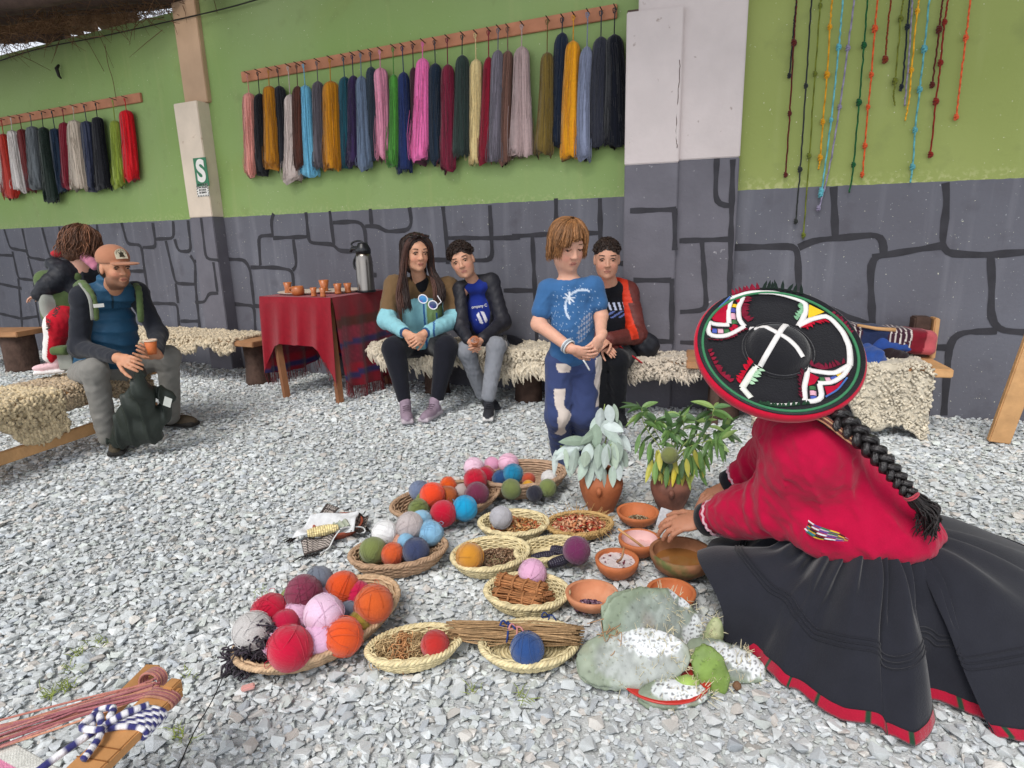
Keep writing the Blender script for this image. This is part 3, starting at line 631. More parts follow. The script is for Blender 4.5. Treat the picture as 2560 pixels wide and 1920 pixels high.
for i, (Z, x0, y0, x1, y1, w0, w1, c, nm) in enumerate(SL):
    pa, pb_ = Z(x0, y0), Z(x1, y1); s = .33755; mid = wall1(*pa, .05); sc_px = np.linalg.norm(wall1(pa[0] + 10, pa[1], .05) - mid) / 10
    skein(pa, pb_, w0 * s * sc_px * .98, w1 * s * sc_px * .98, lin(c), f'{nm} yarn skein on the short left rail, {ORD[i]} from the picture edge', 'yarn skeins on the short left rail', .055 + .012 * ((i * 7) % 3), z0, R0, 200 + i)

# knotted cords on the right wall
def Zc(p): return 1540 + p[0] * .4611, p[1] * .4611
a, b = wall2(1900, -80, .01), wall2(2600, -105, .01); zc = 2.66; a[2] = b[2] = zc
R2 = empty('yarn_rail', (a + b) / 2, 'board above the picture edge from which knotted cords hang', 'rail')
put('board', MB().box((a + b) / 2, (np.linalg.norm(b - a) + .3, .024, .08), np.array([D2, N2, UP]), bev=.004).mesh('board'), M_rail, R2)
CORDS = [('25252a', 'short black cord ending beside the dark red cord', [(980, 0), (966, 120), (958, 230), (940, 415)], [(940, 410)], 1), ('5c1f1a', 'dark red knotted cord, its end just above the grey paint', [(975, 60), (965, 232), (942, 615), (920, 955)], [(965, 232), (942, 615), (920, 948)], 0),
  ('2f3230', 'charcoal knotted cord reaching far down over the grey paint', [(1060, 0), (1030, 465), (998, 918), (975, 1205)], [(1030, 465), (998, 918), (975, 1200)], 1), ('6a7326', 'olive knotted cord, the lowest hanging of all', [(1112, 0), (1108, 30), (1080, 400), (1048, 845), (1015, 1300)], [(1108, 30), (1080, 400), (1048, 845), (1017, 1275)], 1),
  ('d99a1c', 'yellow knotted cord left of the long light blue cord', [(1172, 0), (1160, 145), (1145, 405), (1122, 660), (1108, 855), (1098, 920)], [(1160, 145), (1145, 405), (1122, 660), (1108, 855)], 1),
  ('62aebb', 'long light blue cord ending in a bulky knot at the paint edge', [(1230, 0), (1208, 255), (1167, 650), (1112, 1060)], [(1208, 255), (1167, 650), (1114, 1035), (1110, 1055)], 1), ('8f87a0', 'long lilac cord hanging beside the light blue one', [(1292, 0), (1258, 260), (1213, 580), (1150, 940), (1100, 1135)], [(1258, 260), (1213, 580), (1098, 1130)], 1),
  ('17572e', 'dark green knotted cord ending at the grey paint', [(1365, 0), (1345, 245), (1318, 555), (1288, 893), (1265, 1045)], [(1345, 245), (1318, 555), (1288, 893)], 1), ('d95a2b', 'orange knotted cord beside the dark green one', [(1418, 0), (1404, 155), (1385, 405), (1367, 580), (1350, 790), (1335, 965)], [(1404, 155), (1385, 405), (1367, 580), (1350, 790), (1335, 945)], 1),
  ('7c3216', 'short rust cord in the middle of the cords', [(1490, 0), (1470, 190), (1460, 325)], [(1460, 322)], 1), ('6d742a', 'short olive cord beside the navy one', [(1558, 0), (1545, 100), (1514, 440), (1505, 520), (1512, 570)], [(1545, 100), (1514, 440)], 1),
  ('1e2630', 'navy cord with a curled tail', [(1592, 0), (1580, 145), (1552, 460), (1535, 487)], [(1580, 145), (1548, 470)], 1), ('8d8798', 'grey lilac cord without knots behind the navy one', [(1607, 0), (1590, 290), (1565, 575)], [], 1),
  ('e0a325', 'yellow cord between navy and light blue, with a wavy end', [(1645, 0), (1635, 60), (1602, 380), (1590, 540), (1568, 655)], [(1635, 60), (1602, 380)], 1), ('5fa6ae', 'light blue cord with four knots, ending at the paint edge on the right', [(1700, 0), (1672, 265), (1647, 485), (1622, 705), (1608, 905), (1595, 990)], [(1672, 265), (1647, 485), (1622, 705), (1608, 905)], 1),
  ('5a2018', 'maroon cord with its end knotted, left of the brick red one', [(1770, 0), (1752, 160), (1715, 465)], [(1752, 160), (1715, 460)], 1), ('86261a', 'brick red cord with three knots near the right end', [(1800, 0), (1782, 120), (1760, 340), (1735, 550), (1705, 845)], [(1782, 120), (1760, 340), (1735, 550), (1706, 838)], 1),
  ('e05f35', 'bright orange cord, rightmost of the hanging cords', [(1922, 0), (1897, 205), (1870, 420), (1845, 640)], [(1897, 205), (1845, 635)], 1)]
for i, (c, lab, pts, kn, tie) in enumerate(CORDS):
    P = [wall2(*Zc(p), .028) for p in pts]; q = P[0] + (P[0] - P[1]) * .35
    q = np.array([q[0], q[1], zc]); 
    d_ = (P[0] - P[1]) / abs(P[0][2] - P[1][2]); q = P[0] + d_ * (zc - P[0][2])
    P = [q] + P; L_ = spline(P, 60); L_ += rng.normal(0, .0012, L_.shape); col = np.array(lin(c))
    t = empty('knotted_cord', L_[-1], lab, 'cord', 'knotted cords on the right wall'); mb = MB()
    tw = col * (1 + .3 * np.sin(np.arange(60) * 2.1))[:, None]; mb.tube(L_, .0048, 6, tw.clip(0, 1)); put('strand', mb.mesh('strand'), M_cord, t)
    for k in kn:
        c0 = wall2(*Zc(k), .028); dd = nrm(L_[-1] - L_[0]); kb = MB(); sz = rng.uniform(.85, 1.2) * .0105
        for j in range(3):
            o_ = dd * (j - 1) * sz * .9; ang = np.linspace(0, 2 * math.pi, 11)[:-1]; s_ = nrm(np.cross(dd, N2)); n_ = np.cross(dd, s_)
            kb.tube([c0 + o_ + (np.cos(q_) * s_ + np.sin(q_) * n_) * sz * (.75 if j != 1 else .95) + dd * .4 * sz * np.cos(q_ + j) for q_ in ang], sz * .55, 5, col, closed=True)
        put('knot', kb.mesh('knot'), M_cord, t)

# ================================================================== BENCHES WITH FLEECES, TABLE
M_plank = mat('bench_plank', lin('#a87c58'), .75, .25, 9, .35, 30); M_log = mat('log_bark', lin('#4f3d35'), .9, .35, 14, .7, 40); M_rail2 = mat('pale_timber', lin('#c79a6a'), .7, .2, 10, .3, 40)
M_fl = mat('sheep_fleece', attr=True, rough=1., var=.22, vscale=30, bump=.5, bscale=120, sheen=.3, spec=.05)
def log(p, r, h, par):
    prof = [(r * 1.04, -.02), (r, .02), (r * .97, h * .5), (r * 1.0, h - .01), (r * .93, h)]
    mb = MB().lathe(np.array([p[0], p[1], 0]), prof, 18); mb.v[0][:, :2] += rng.normal(0, .004, mb.v[0][:, :2].shape); put('log_leg', mb.mesh('log_leg'), M_log, par)
def fleece(name, o, du, dw, L, W, z, drop, label, col, lock=.03, n=1500, seed=0, ragged=.06, flip=1, stringy=0.):
    """Sheepskin over a bench: o corner (back, start), du along, dw towards the front; hangs 'drop' over the front edge."""
    r = np.random.default_rng(seed); nu = int(L / .035) + 2; prof = []
    rim = lambda u: drop * (1 + .35 * math.sin(u * 7 + seed) + .2 * math.sin(u * 17 + seed * 2)) + r.normal(0, ragged * .3)
    V_, F_ = [], []; nw = 16; cols = []
    def surf(u, w, dp):      # w in 0..1 over top then drop
        tot = W + dp; s = w * tot
        if s < W - .03: return o + du * u + dw * s + UP * z
        if s < W + .03: a_ = (s - W + .03) / .06 * math.pi / 2; return o + du * u + dw * (W - .03 + .035 * math.sin(a_)) + UP * (z - .035 * (1 - math.cos(a_)))
        return o + du * u + dw * (W + .006 + .02 * math.sin(u * 9) * (s - W)) + UP * (z - .035 - (s - W - .03))
    dps = [max(.05, rim(u)) for u in np.linspace(0, L, nu)]
    for i, u in enumerate(np.linspace(0, L, nu)):
        for w in np.linspace(0, 1, nw): V_.append(surf(u, w, dps[i]) + r.normal(0, .006, 3) + UP * .012 * math.sin(u * 13 + w * 9)); cols.append(np.array(col) * r.uniform(.75, .95))
    m_ = len(V_); V2 = [v - UP * .018 - dw * .012 for v in V_]
    for i in range(nu - 1):
        for j in range(nw - 1):
            a_ = i * nw + j; F_.append([a_, a_ + nw, a_ + nw + 1, a_ + 1]); F_.append([m_ + a_, m_ + a_ + 1, m_ + a_ + nw + 1, m_ + a_ + nw])
    for i in range(nu - 1): a_ = i * nw + nw - 1; F_.append([a_, a_ + nw, m_ + a_ + nw, m_ + a_]); a_ = i * nw; F_.append([a_, m_ + a_, m_ + a_ + nw, a_ + nw])
    for j in range(nw - 1): F_.append([j, j + 1, m_ + j + 1, m_ + j]); a_ = (nu - 1) * nw + j; F_.append([a_, m_ + a_, m_ + a_ + 1, a_ + 1])
    t = empty(name, o + du * L / 2 + dw * W / 2 + UP * z, label, 'sheepskin', 'sheepskins on the benches')
    mb = MB(); mb.add(V_ + V2, F_, np.array(cols + cols), True); put('hide', mb.mesh('hide'), M_fl, t)
    lk = MB()
    for _ in range(n):
        u = r.uniform(0, L); w = r.uniform(0.02, 1.0) if r.random() < .8 else r.uniform(.9, 1.0); dp = np.interp(u, np.linspace(0, L, nu), dps); p = surf(u, w, dp); s = w * (W + dp)
        out = UP if s < W - .02 else nrm(dw + UP * .2); side = nrm(r.normal(size=3)); hang = 0 if s < W else 1
        l = lock * r.uniform(.45, 1.0) * (1.8 if (w > .93 and stringy) else 1); cc = np.array(col) * r.uniform(.78, 1.16); rr = lock * r.uniform(.14, .25)
        sd2 = nrm(np.cross(out, side)); hg = hang * (.25 + .9 * stringy * (w > .85))
        q = [p - out * .004, p + out * l * .30 + side * l * .22, p + out * l * .34 + sd2 * l * .28 - UP * hg * l * .5, p + out * l * .14 + sd2 * l * .45 - side * l * .2 - UP * hg * l]
        lk.tube(spline(q, 5), [rr * .8, rr * 1.15, rr * 1.1, rr * .8, rr * .3], 5, cc.clip(0, 1), cap=False)
    put('wool_locks', lk.mesh('wool_locks'), M_fl, t, kind='stuff'); return t
def bench(label, o, du, dw, L, W, z, th=.045):
    t = empty('log_bench', o + du * L / 2 + dw * W / 2, label, 'bench')
    c = o + du * L / 2 + dw * W / 2 + UP * (z - th / 2); put('plank', MB().box(c, (L, W, th), np.array([du, -dw, UP]), bev=.006).mesh('plank'), M_plank, t); return t
DW = -N1
oL = D1 * -7.0 + N1 * (W1 - .26)
bl = bench('low bench on log legs along the left wall, under the pillar', oL, D1, DW, 2.92, .42, .40)
for s in (-6.55, -4.27): p = D1 * s + N1 * (W1 - .48); log(p, .10, .356, bl)
fleece('sheepskin', oL + D1 * .12 , D1, DW, 1.25, .42, .405, .13, 'tan sheepskin on the left wall bench, behind the seated man', lin('#cfc0a6'), .045, 2000, 3)
fleece('sheepskin', oL + D1 * 1.42, D1, DW, 1.3, .43, .408, .10, 'tan sheepskin on the left wall bench, next to the red table', lin('#cdbda2'), .045, 2200, 4)
oM = D1 * -3.0 + N1 * (W1 - .04)
bm_ = bench('long bench on log legs under the seated woman and boys', oM, D1, DW, 3.05, .42, .385)
for s in (-2.55, -1.75, -.35): log(D1 * s + N1 * (W1 - .27), .10, .342, bm_)
fleece('sheepskin', oM + D1 * -.02, D1, DW, 1.02, .46, .395, .11, 'shaggy cream sheepskin under the seated woman', lin('#d3c8b4'), .05, 2200, 5, stringy=.45)
fleece('sheepskin', oM + D1 * 1.03, D1, DW, 1.0, .46, .395, .10, 'shaggy cream sheepskin between the dark haired boy and the standing boy', lin('#d2c6b0'), .05, 2200, 6, stringy=.45)
fleece('sheepskin', oM + D1 * 2.06, D1, DW, 1.18, .44, .393, .09, 'smooth beige sheepskin on the bench by the corner pillar', lin('#c9bdac'), .033, 2400, 7, stringy=.2)
# right bench below the textiles
oR = D2 * .02 + N2 * (W2 - .03)
br = empty('plank_bench', oR + D2 * .7 - N2 * .25, 'plank bench with an upright end board at the right, behind the kneeling woman', 'bench')
put('plank', MB().box(oR + D2 * .74 - N2 * .25 + UP * .39, (1.44, .44, .045), np.array([D2, N2, UP]), bev=.006).mesh('plank'), M_plank, br)
put('plank_edge', MB().box(oR + D2 * 1.41 - N2 * .25 + UP * .39, (.10, .50, .05), np.array([D2, N2, UP]), bev=.006).mesh('plank_edge'), M_rail2, br)
put('end_board', MB().box(oR + D2 * 1.40 - N2 * .085 + UP * .53, (.09, .10, .26), np.array([D2, N2, UP]) @ rotz(0), bev=.008).mesh('end_board'), M_log, br)
put('end_batten', MB().box(oR + D2 * 1.47 - N2 * .1 + UP * .53, (.03, .10, .25), np.array([D2, N2, UP]), bev=.006).mesh('end_batten'), M_rail2, br)
for s, o_ in ((1.36, .42), (1.36, .08), (.2, .4)): put('leg', MB().box(oR + D2 * s - N2 * o_ + UP * .18, (.055, .07, .37), np.array([D2, N2, UP]), bev=.006).mesh('leg'), M_log, br)
fleece('sheepskin', oR + D2 * .42 - N2 * .03, D2, -N2, .95, .46, .418, .30, 'woolly cream sheepskin hanging over the right bench behind the red jacket', lin('#d2c8b4'), .032, 3000, 8, ragged=.02)
# man's bench
bo = V3(-3.11, 3.10, 0); bd = nrm(V3(.27, .96, 0)); bw = nrm(V3(.96, -.27, 0))
mbn = empty('trestle_bench', bo + bd * .6 + bw * .2, 'low timber trestle bench under the seated man', 'bench')
put('seat_plank', MB().box(bo + bd * .55 + bw * .2 + UP * .38, (.38, 1.5, .045), np.array([bw, bd, UP]), bev=.006).mesh('seat_plank'), M_rail2, mbn)
for s in (.0, 1.0):
    for w in (.03, .36): put('leg', MB().box(bo + bd * s + bw * w + UP * .18, (.06, .07, .38), np.array([nrm(bw + UP * (.12 if w > .2 else -.12)), bd, nrm(UP - bw * (.12 if w > .2 else -.12))]), bev=.006).mesh('leg'), M_rail2, mbn)
put('stretcher', MB().box(bo + bd * .5 + bw * .375 + UP * .13, (.03, 1.25, .07), np.array([bw, bd, UP]), bev=.005).mesh('stretcher'), M_rail2, mbn)
put('stretcher', MB().box(bo + bd * .5 + bw * .33 + UP * .30, (.03, 1.25, .06), np.array([bw, bd, UP]), bev=.005).mesh('stretcher'), M_plank, mbn)
fleece('sheepskin', bo - bd * .25 - bw * .02, bd, bw, .72, .41, .408, .20, 'curly tan sheepskin on the trestle bench beside the seated man', lin('#cfbc98'), .045, 3200, 9, ragged=.03)
fleece('sheepskin', bo + bd * .48 - bw * .02, bd, bw, .62, .41, .408, .13, 'brown tan sheepskin behind the knees of the seated man', lin('#b8a386'), .04, 1600, 10)
# far left bench: plank on a stump
fb = empty('log_bench', ground(60, 920), 'plank on a thick log at the left picture edge', 'bench')
p0 = ground(60, 922); log(p0, .15, .36, fb)
put('plank', MB().box(V3(p0[0] - .75, p0[1] + .1, .385), (1.9, .40, .05), np.array([nrm(V3(1, -.12, 0)), nrm(V3(.12, 1, 0)), UP]), bev=.008).mesh('plank'), M_plank, fb)

# ---- table with red cloth
M_tleg = mat('table_leg_wood', lin('#8a5d3f'), .7, .2, 9, .3, 40); M_red = mat('red_woven_cloth', attr=True, rough=.95, var=.10, vscale=25, bump=.35, bscale=260, sheen=.3, spec=.05)
zt = wall1(640, 742, .80)[2]; sA = wall1(650, 742, .80) @ D1; sB = wall1(822, 742, .80) @ D1 + .02; tbk = .10
tb = empty('side_table', D1 * (sA + sB) / 2 + N1 * (W1 - .5), 'wooden side table with splayed legs under the red cloth', 'table')
put('table_top', MB().box(D1 * (sA + sB) / 2 + N1 * (W1 - .45) + UP * (zt - .02), (sB - sA - .01, .69, .035), np.array([D1, N1, UP]), bev=.004).mesh('table_top'), M_tleg, tb)
for s0, s1 in ((sA + .06, ground(713, 992) @ D1), (sB - .06, ground(846, 1006) @ D1)):
    for of in (.76, .16): put('leg', MB().tube([D1 * s0 + N1 * (W1 - of) + UP * (zt - .03), D1 * s1 + N1 * (W1 - of - (.04 if of > .5 else 0)) - UP * .01], .032, 4, smooth=False).mesh('leg'), M_tleg, tb)
red = np.array(lin('#8a1424')); 
tc_ = empty('tablecloth', D1 * (sA + sB) / 2 + N1 * (W1 - .5) + UP * zt, 'red woven cloth with striped fringed ends draped over the side table', 'tablecloth')
def band(l):          # woven bands of the striped end, by distance from the table edge
    c = red.copy()
    if l > .16: c = np.array(lin('#5c2a20'))
    if l > .23: c = np.array(lin('#8c2a3c'))
    if l > .34: c = np.array(lin('#38305e'))
    if l > .38: c = np.array(lin('#7c2436'))
    if l > .52: c = np.array(lin('#a01a2c'))
    if l > .585: c = np.array(lin('#3a3266'))
    if l > .635: c = np.array(lin('#8e1c2c'))
    return c
def drape(name, P0, P1, out, lens, par, banded=False, nc=56, nr=30, seed=0, fold=.014, freq=34.):
    r = np.random.default_rng(seed); V_, C_, F_ = [], [], []
    L = np.linalg.norm(P1 - P0); t = np.linspace(0, 1, nc); ln = np.interp(t, np.linspace(0, 1, len(lens)), lens); d_ = nrm(P1 - P0)
    ph = np.cumsum(r.uniform(.6, 1.4, nc)) * freq * L / nc
    for i in range(nc):
        for j in range(nr):
            q = j / (nr - 1); l = ln[i] * q
            f = fold * q ** .7 * math.sin(ph[i] + .8 * q) + .008 * min(1, q * 8)
            V_.append(P0 + (P1 - P0) * t[i] + out * (f + .004 + .03 * q) - UP * l + d_ * .012 * q * math.cos(ph[i])); c = band(l) if banded else red
            if banded and .24 < l < .33 or banded and .40 < l < .51: c = c * (1.25 if math.sin(t[i] * 60) * math.sin(l * 120) > .35 else .95)
            C_.append(c * (1 + r.normal(0, .03)))
    n_ = nc * nr; V_ = np.array(V_); V_ = np.concatenate([V_, V_ - out * .003])
    for i in range(nc - 1):
        for j in range(nr - 1): a_ = i * nr + j; F_.append([a_, a_ + 1, a_ + nr + 1, a_ + nr]); F_.append([n_ + a_, n_ + a_ + nr, n_ + a_ + nr + 1, n_ + a_ + 1])
    mb = MB().add(V_, F_, np.array(C_ + C_), True); o = put(name, mb.mesh(name), M_red, par)
    return V_[:n_].reshape(nc, nr, 3)
def fringe(E, par, l=.10, k=2):
    mb = MB()
    for i in range(len(E) * k):
        p = E[min(i // k, len(E) - 1)] + rng.normal(0, .003, 3); e = p - UP * l * rng.uniform(.7, 1.1) + V3(rng.normal(0, .012), rng.normal(0, .012), 0)
        mb.tube([p + UP * .01, (p + e) / 2 + rng.normal(0, .004, 3), e], .0022, 3, red * rng.uniform(.6, 1.), cap=False)
    put('fringe', mb.mesh('fringe'), M_red, par)
fl, fr = D1 * sA + N1 * (W1 - .80) + UP * (zt + .004), D1 * sB + N1 * (W1 - .80) + UP * (zt + .004); kl, kr = D1 * sA + N1 * (W1 - tbk) + UP * (zt + .004), D1 * sB + N1 * (W1 - tbk) + UP * (zt + .004)
put('top_panel', MB().add([fl, fr, kr, kl, fl - UP * .004, fr - UP * .004, kr - UP * .004, kl - UP * .004], [[0, 1, 2, 3], [4, 7, 6, 5]], red).mesh('top_panel'), M_red, tc_)
E1 = drape('front_panel', fl - N1 * .004, fr - N1 * .004, -N1, [.60, .50, .385, .36, .365, .37, .36, .37, .37, .40, .52, .64], tc_, seed=1)
fringe(E1[:, -1][-9:], tc_, .05)
E2 = drape('striped_end', fr + D1 * .004, kr + D1 * .004, D1, [.64, .70, .72, .72, .71, .69], tc_, True, seed=2, fold=.016, freq=30); fringe(E2[:, -1], tc_, .11, 2)
E3 = drape('left_end', kl - D1 * .004, fl - D1 * .004, -D1, [.60, .66, .66, .62], tc_, True, seed=3); fringe(E3[:, -1], tc_, .1, 1)
E4 = drape('back_panel', kl + N1 * .004, kr + N1 * .004, N1, [.62, .6, .62, .6], tc_, True, seed=4); fringe(E4[:, -1], tc_, .1, 1)

# things on the table
M_clay = mat('glazed_clay', lin('#b4683a'), .35, .15, 14, .1, 60, spec=.5); M_clayin = mat('pale_glaze', lin('#d8c0aa'), .4, .1, 10, 0)
M_plate = mat('pale_plate', lin('#cdbdae'), .5, .12, 12, .1, 40); M_steel = mat('brushed_steel', lin('#8d8781'), .28, .08, 5, .0, metal=1.); M_blk = mat('black_plastic', lin('#1b1c20'), .35, .1, 10, 0, spec=.5)
def tpt(x, y, off): p = wall1(x, y, off); p[2] = zt + .006; return p
def on_table(x, y): 
    d = ray(x, y); return EYE + d * ((zt + .006 - CAMH) / d[2])
def zpt(x, y): return 560 + x * .3495, 520 + y * .3495
def s_off(s, off): return D1 * s + N1 * (W1 - off) + UP * (zt + .006)
for i, (s, of, r, lb) in enumerate(((sA + .20, .52, .21, 'large pale flat plate on the red table, under the small cups'), (sA + .44, .36, .19, 'pale flat plate at the back of the red table, before the flask'))):
    top('plate', MB().lathe(s_off(s, of) + UP * .001, [(.0, .004), (r * .8, .004), (r * .97, .018), (r, .017), (r * .82, 0), (.0, 0)], 40).mesh('plate'), M_plate, lb, 'plate')
def cup(px, of, h, r, lb, handle=False, base=.0):
    d = wall1(px, 700, of) @ D1; c = s_off(d, of) + UP * base; t = empty('clay_mug' if handle else 'clay_cup', c, lb, 'mug' if handle else 'cup', None if handle else 'small clay cups on the red table')
    pr = [(.0, .0), (r * .82, 0), (r * .8, h * .1), (r * .72, h * .45), (r, h), (r * .9, h), (r * .62, h * .45), (.0, h * .1)] if not handle else [(0, 0), (r * .75, 0), (r * 1.0, h * .3), (r * .98, h * .6), (r * .85, h), (r * .76, h), (r * .88, h * .6), (r * .85, h * .3), (0, h * .1)]
    put('body', MB().lathe(c, pr, 22).mesh('body'), M_clay, t)
    if handle: put('handle', MB().tube(spline([c - D1 * r * .85 + UP * h * .82, c - D1 * r * 1.6 + UP * h * .75, c - D1 * r * 1.7 + UP * h * .4, c - D1 * r * .95 + UP * h * .25], 12), .007, 6).mesh('handle'), M_clay, t)
zp = lambda x: 560 + x * .3495
cup(zp(450), .58, .085, .034, 'small clay cup at the left, just behind the handled mug', base=.006); cup(zp(520), .70, .072, .050, 'round clay mug with a handle on the red table', True)
cup(zp(632), .74, .066, .026, 'small clay cup at the table front, next to the handled mug'); cup(zp(698), .76, .068, .026, 'small clay cup at the very front edge of the red table')
cup(zp(712), .52, .100, .040, 'tallest clay cup, standing on the pale plate in mid table', base=.006); cup(zp(808), .56, .078, .033, 'clay cup second from the steel flask', base=.004); cup(zp(880), .46, .074, .032, 'clay cup nearest the steel flask', base=.004)
fc = s_off(wall1(zp(1012), 700, .36) @ D1, .36); th_ = empty('airpot_flask', fc, 'tall steel pump flask with black top on the red table', 'flask')
hh = .31; put('body', MB().lathe(fc, [(0, 0), (.070, 0), (.072, .012), (.068, .02), (.068, hh - .07), (.062, hh - .03), (.055, hh), (0, hh)], 36).mesh('body'), M_steel, th_)
put('base_ring', MB().lathe(fc, [(.0725, .0), (.0745, .002), (.0745, .016), (.0725, .018)], 36, closed=True).mesh('base_ring'), M_blk, th_)
put('pump_head', MB().lathe(fc + UP * (hh - .005), [(0, 0), (.060, 0), (.060, .03), (.050, .055), (.040, .07), (.036, .082), (0, .084)], 28).mesh('pump_head'), M_blk, th_)
put('spout', MB().tube(spline([fc - D1 * .04 + UP * (hh + .03), fc - D1 * .10 + UP * (hh + .035), fc - D1 * .125 + UP * (hh + .01)], 8), [.022, .020, .018, .016, .015, .014, .013, .012], 8).mesh('spout'), M_blk, th_)
put('carry_handle', MB().tube(spline([fc - D1 * .058 + UP * (hh + .02), fc - D1 * .11 + UP * (hh + .07), fc - D1 * .02 + UP * (hh + .09), fc + D1 * .058 + UP * (hh + .02)], 18), .008, 6).mesh('carry_handle'), M_blk, th_)
put('side_grip', MB().tube(spline([fc - D1 * .066 + UP * (hh - .02), fc - D1 * .10 + UP * (hh - .07), fc - D1 * .095 + UP * (hh - .12), fc - D1 * .066 + UP * (hh - .13)], 12), .009, 6).mesh('side_grip'), M_blk, th_)
# textiles on the right bench and the board leaning at the right edge
M_tex = mat('woven_textile', attr=True, rough=.95, var=.12, vscale=30, bump=.35, bscale=260, sheen=.2, spec=.05)
def bundle(name, P, R, cols, label, cat):
    """rolled / heaped cloth from a chain of blobs"""
    s = Solid()
    for i in range(len(P) - 1): s.cap(P[i], P[i + 1], R[i], R[i + 1], .03)
    return top(name, s.mesh(name, .008, field=lambda X: .006 * wob(X, 70, 1), amp=.012, colf=lambda X, C: cols(X)), M_tex, label, cat)
tp = lambda x, y, of: wall2(1600 + x * .434, 660 + y * .434, of)
A_, B_ = tp(1200, 410, .18), tp(1590, 440, .13)
def poncho(X):
    u = (X - A_) @ nrm(B_ - A_) / np.linalg.norm(B_ - A_); c = np.tile(lin('#26304f'), (len(X), 1)); q = (u * 26).astype(int)
    st = ((u > .48) & (u < .80)) | (u < .12); c[st] = lin('#3d2230'); c[st & ((np.sin(u * 90) > .75))] = lin('#d8cfc8'); c[u > .80] = lin('#741b28'); c[u > .985] = lin('#b6565c'); return c
top('folded_poncho', Solid().box((A_ + B_) / 2, (np.linalg.norm(B_ - A_) + .14, .20, .15), np.array([nrm(B_ - A_), N2, nrm(np.cross(nrm(B_ - A_), N2))]), .045, .02).mesh('folded_poncho', .007, field=lambda X: .006 * wob(X, 40, 1), amp=.012, colf=lambda X, C: poncho(X)), M_tex, 'folded dark blue striped poncho with red end on the right bench', 'textile')
bundle('blue_shawl', [tp(1290, 500, .22), tp(1330, 560, .34), tp(1290, 620, .45)], [.06, .075, .05], lambda X: np.tile(lin('#2b4a8c'), (len(X), 1)), 'bright blue knitted shawl hanging off the right bench', 'textile')
bundle('blue_scarf', [tp(1380, 470, .24), tp(1520, 480, .22)], [.045, .04], lambda X: np.tile(lin('#2a4687'), (len(X), 1)), 'blue scarf tucked below the striped poncho', 'textile')
bundle('dark_cap', [tp(1420, 520, .26), tp(1500, 540, .24)], [.045, .05], lambda X: np.tile(lin('#2a2124'), (len(X), 1)), 'dark brown knitted bundle on the right sheepskin', 'textile')
bundle('black_sock_roll', [tp(1370, 590, .32), tp(1420, 590, .31)], [.035, .032], lambda X: np.tile(lin('#14151b'), (len(X), 1)), 'small black rolled cloth at the front of the right sheepskin', 'textile')
top('weaving_stick', MB().tube([tp(1252, 352, .27), tp(1360, 372, .26), tp(1470, 380, .24)], [.008, .011, .013], 8).mesh('weaving_stick'), M_rail2, 'pale wooden weaving stick lying on the striped poncho', 'stick')
q0, q1 = ground(2495, 1105), at(2600, 820, 3.2); ww = nrm(V3(.97, -.25, 0))
top('leaning_board', MB().box((q0 + q1) / 2, (.11, .035, np.linalg.norm(q1 - q0)), np.array([nrm(np.cross(np.cross(q1 - q0, ww), q1 - q0)), nrm(np.cross(q1 - q0, ww)), nrm(q1 - q0)]), bev=.006).mesh('leaning_board'), M_rail2, 'pale sawn board leaning at the right picture edge', 'board')
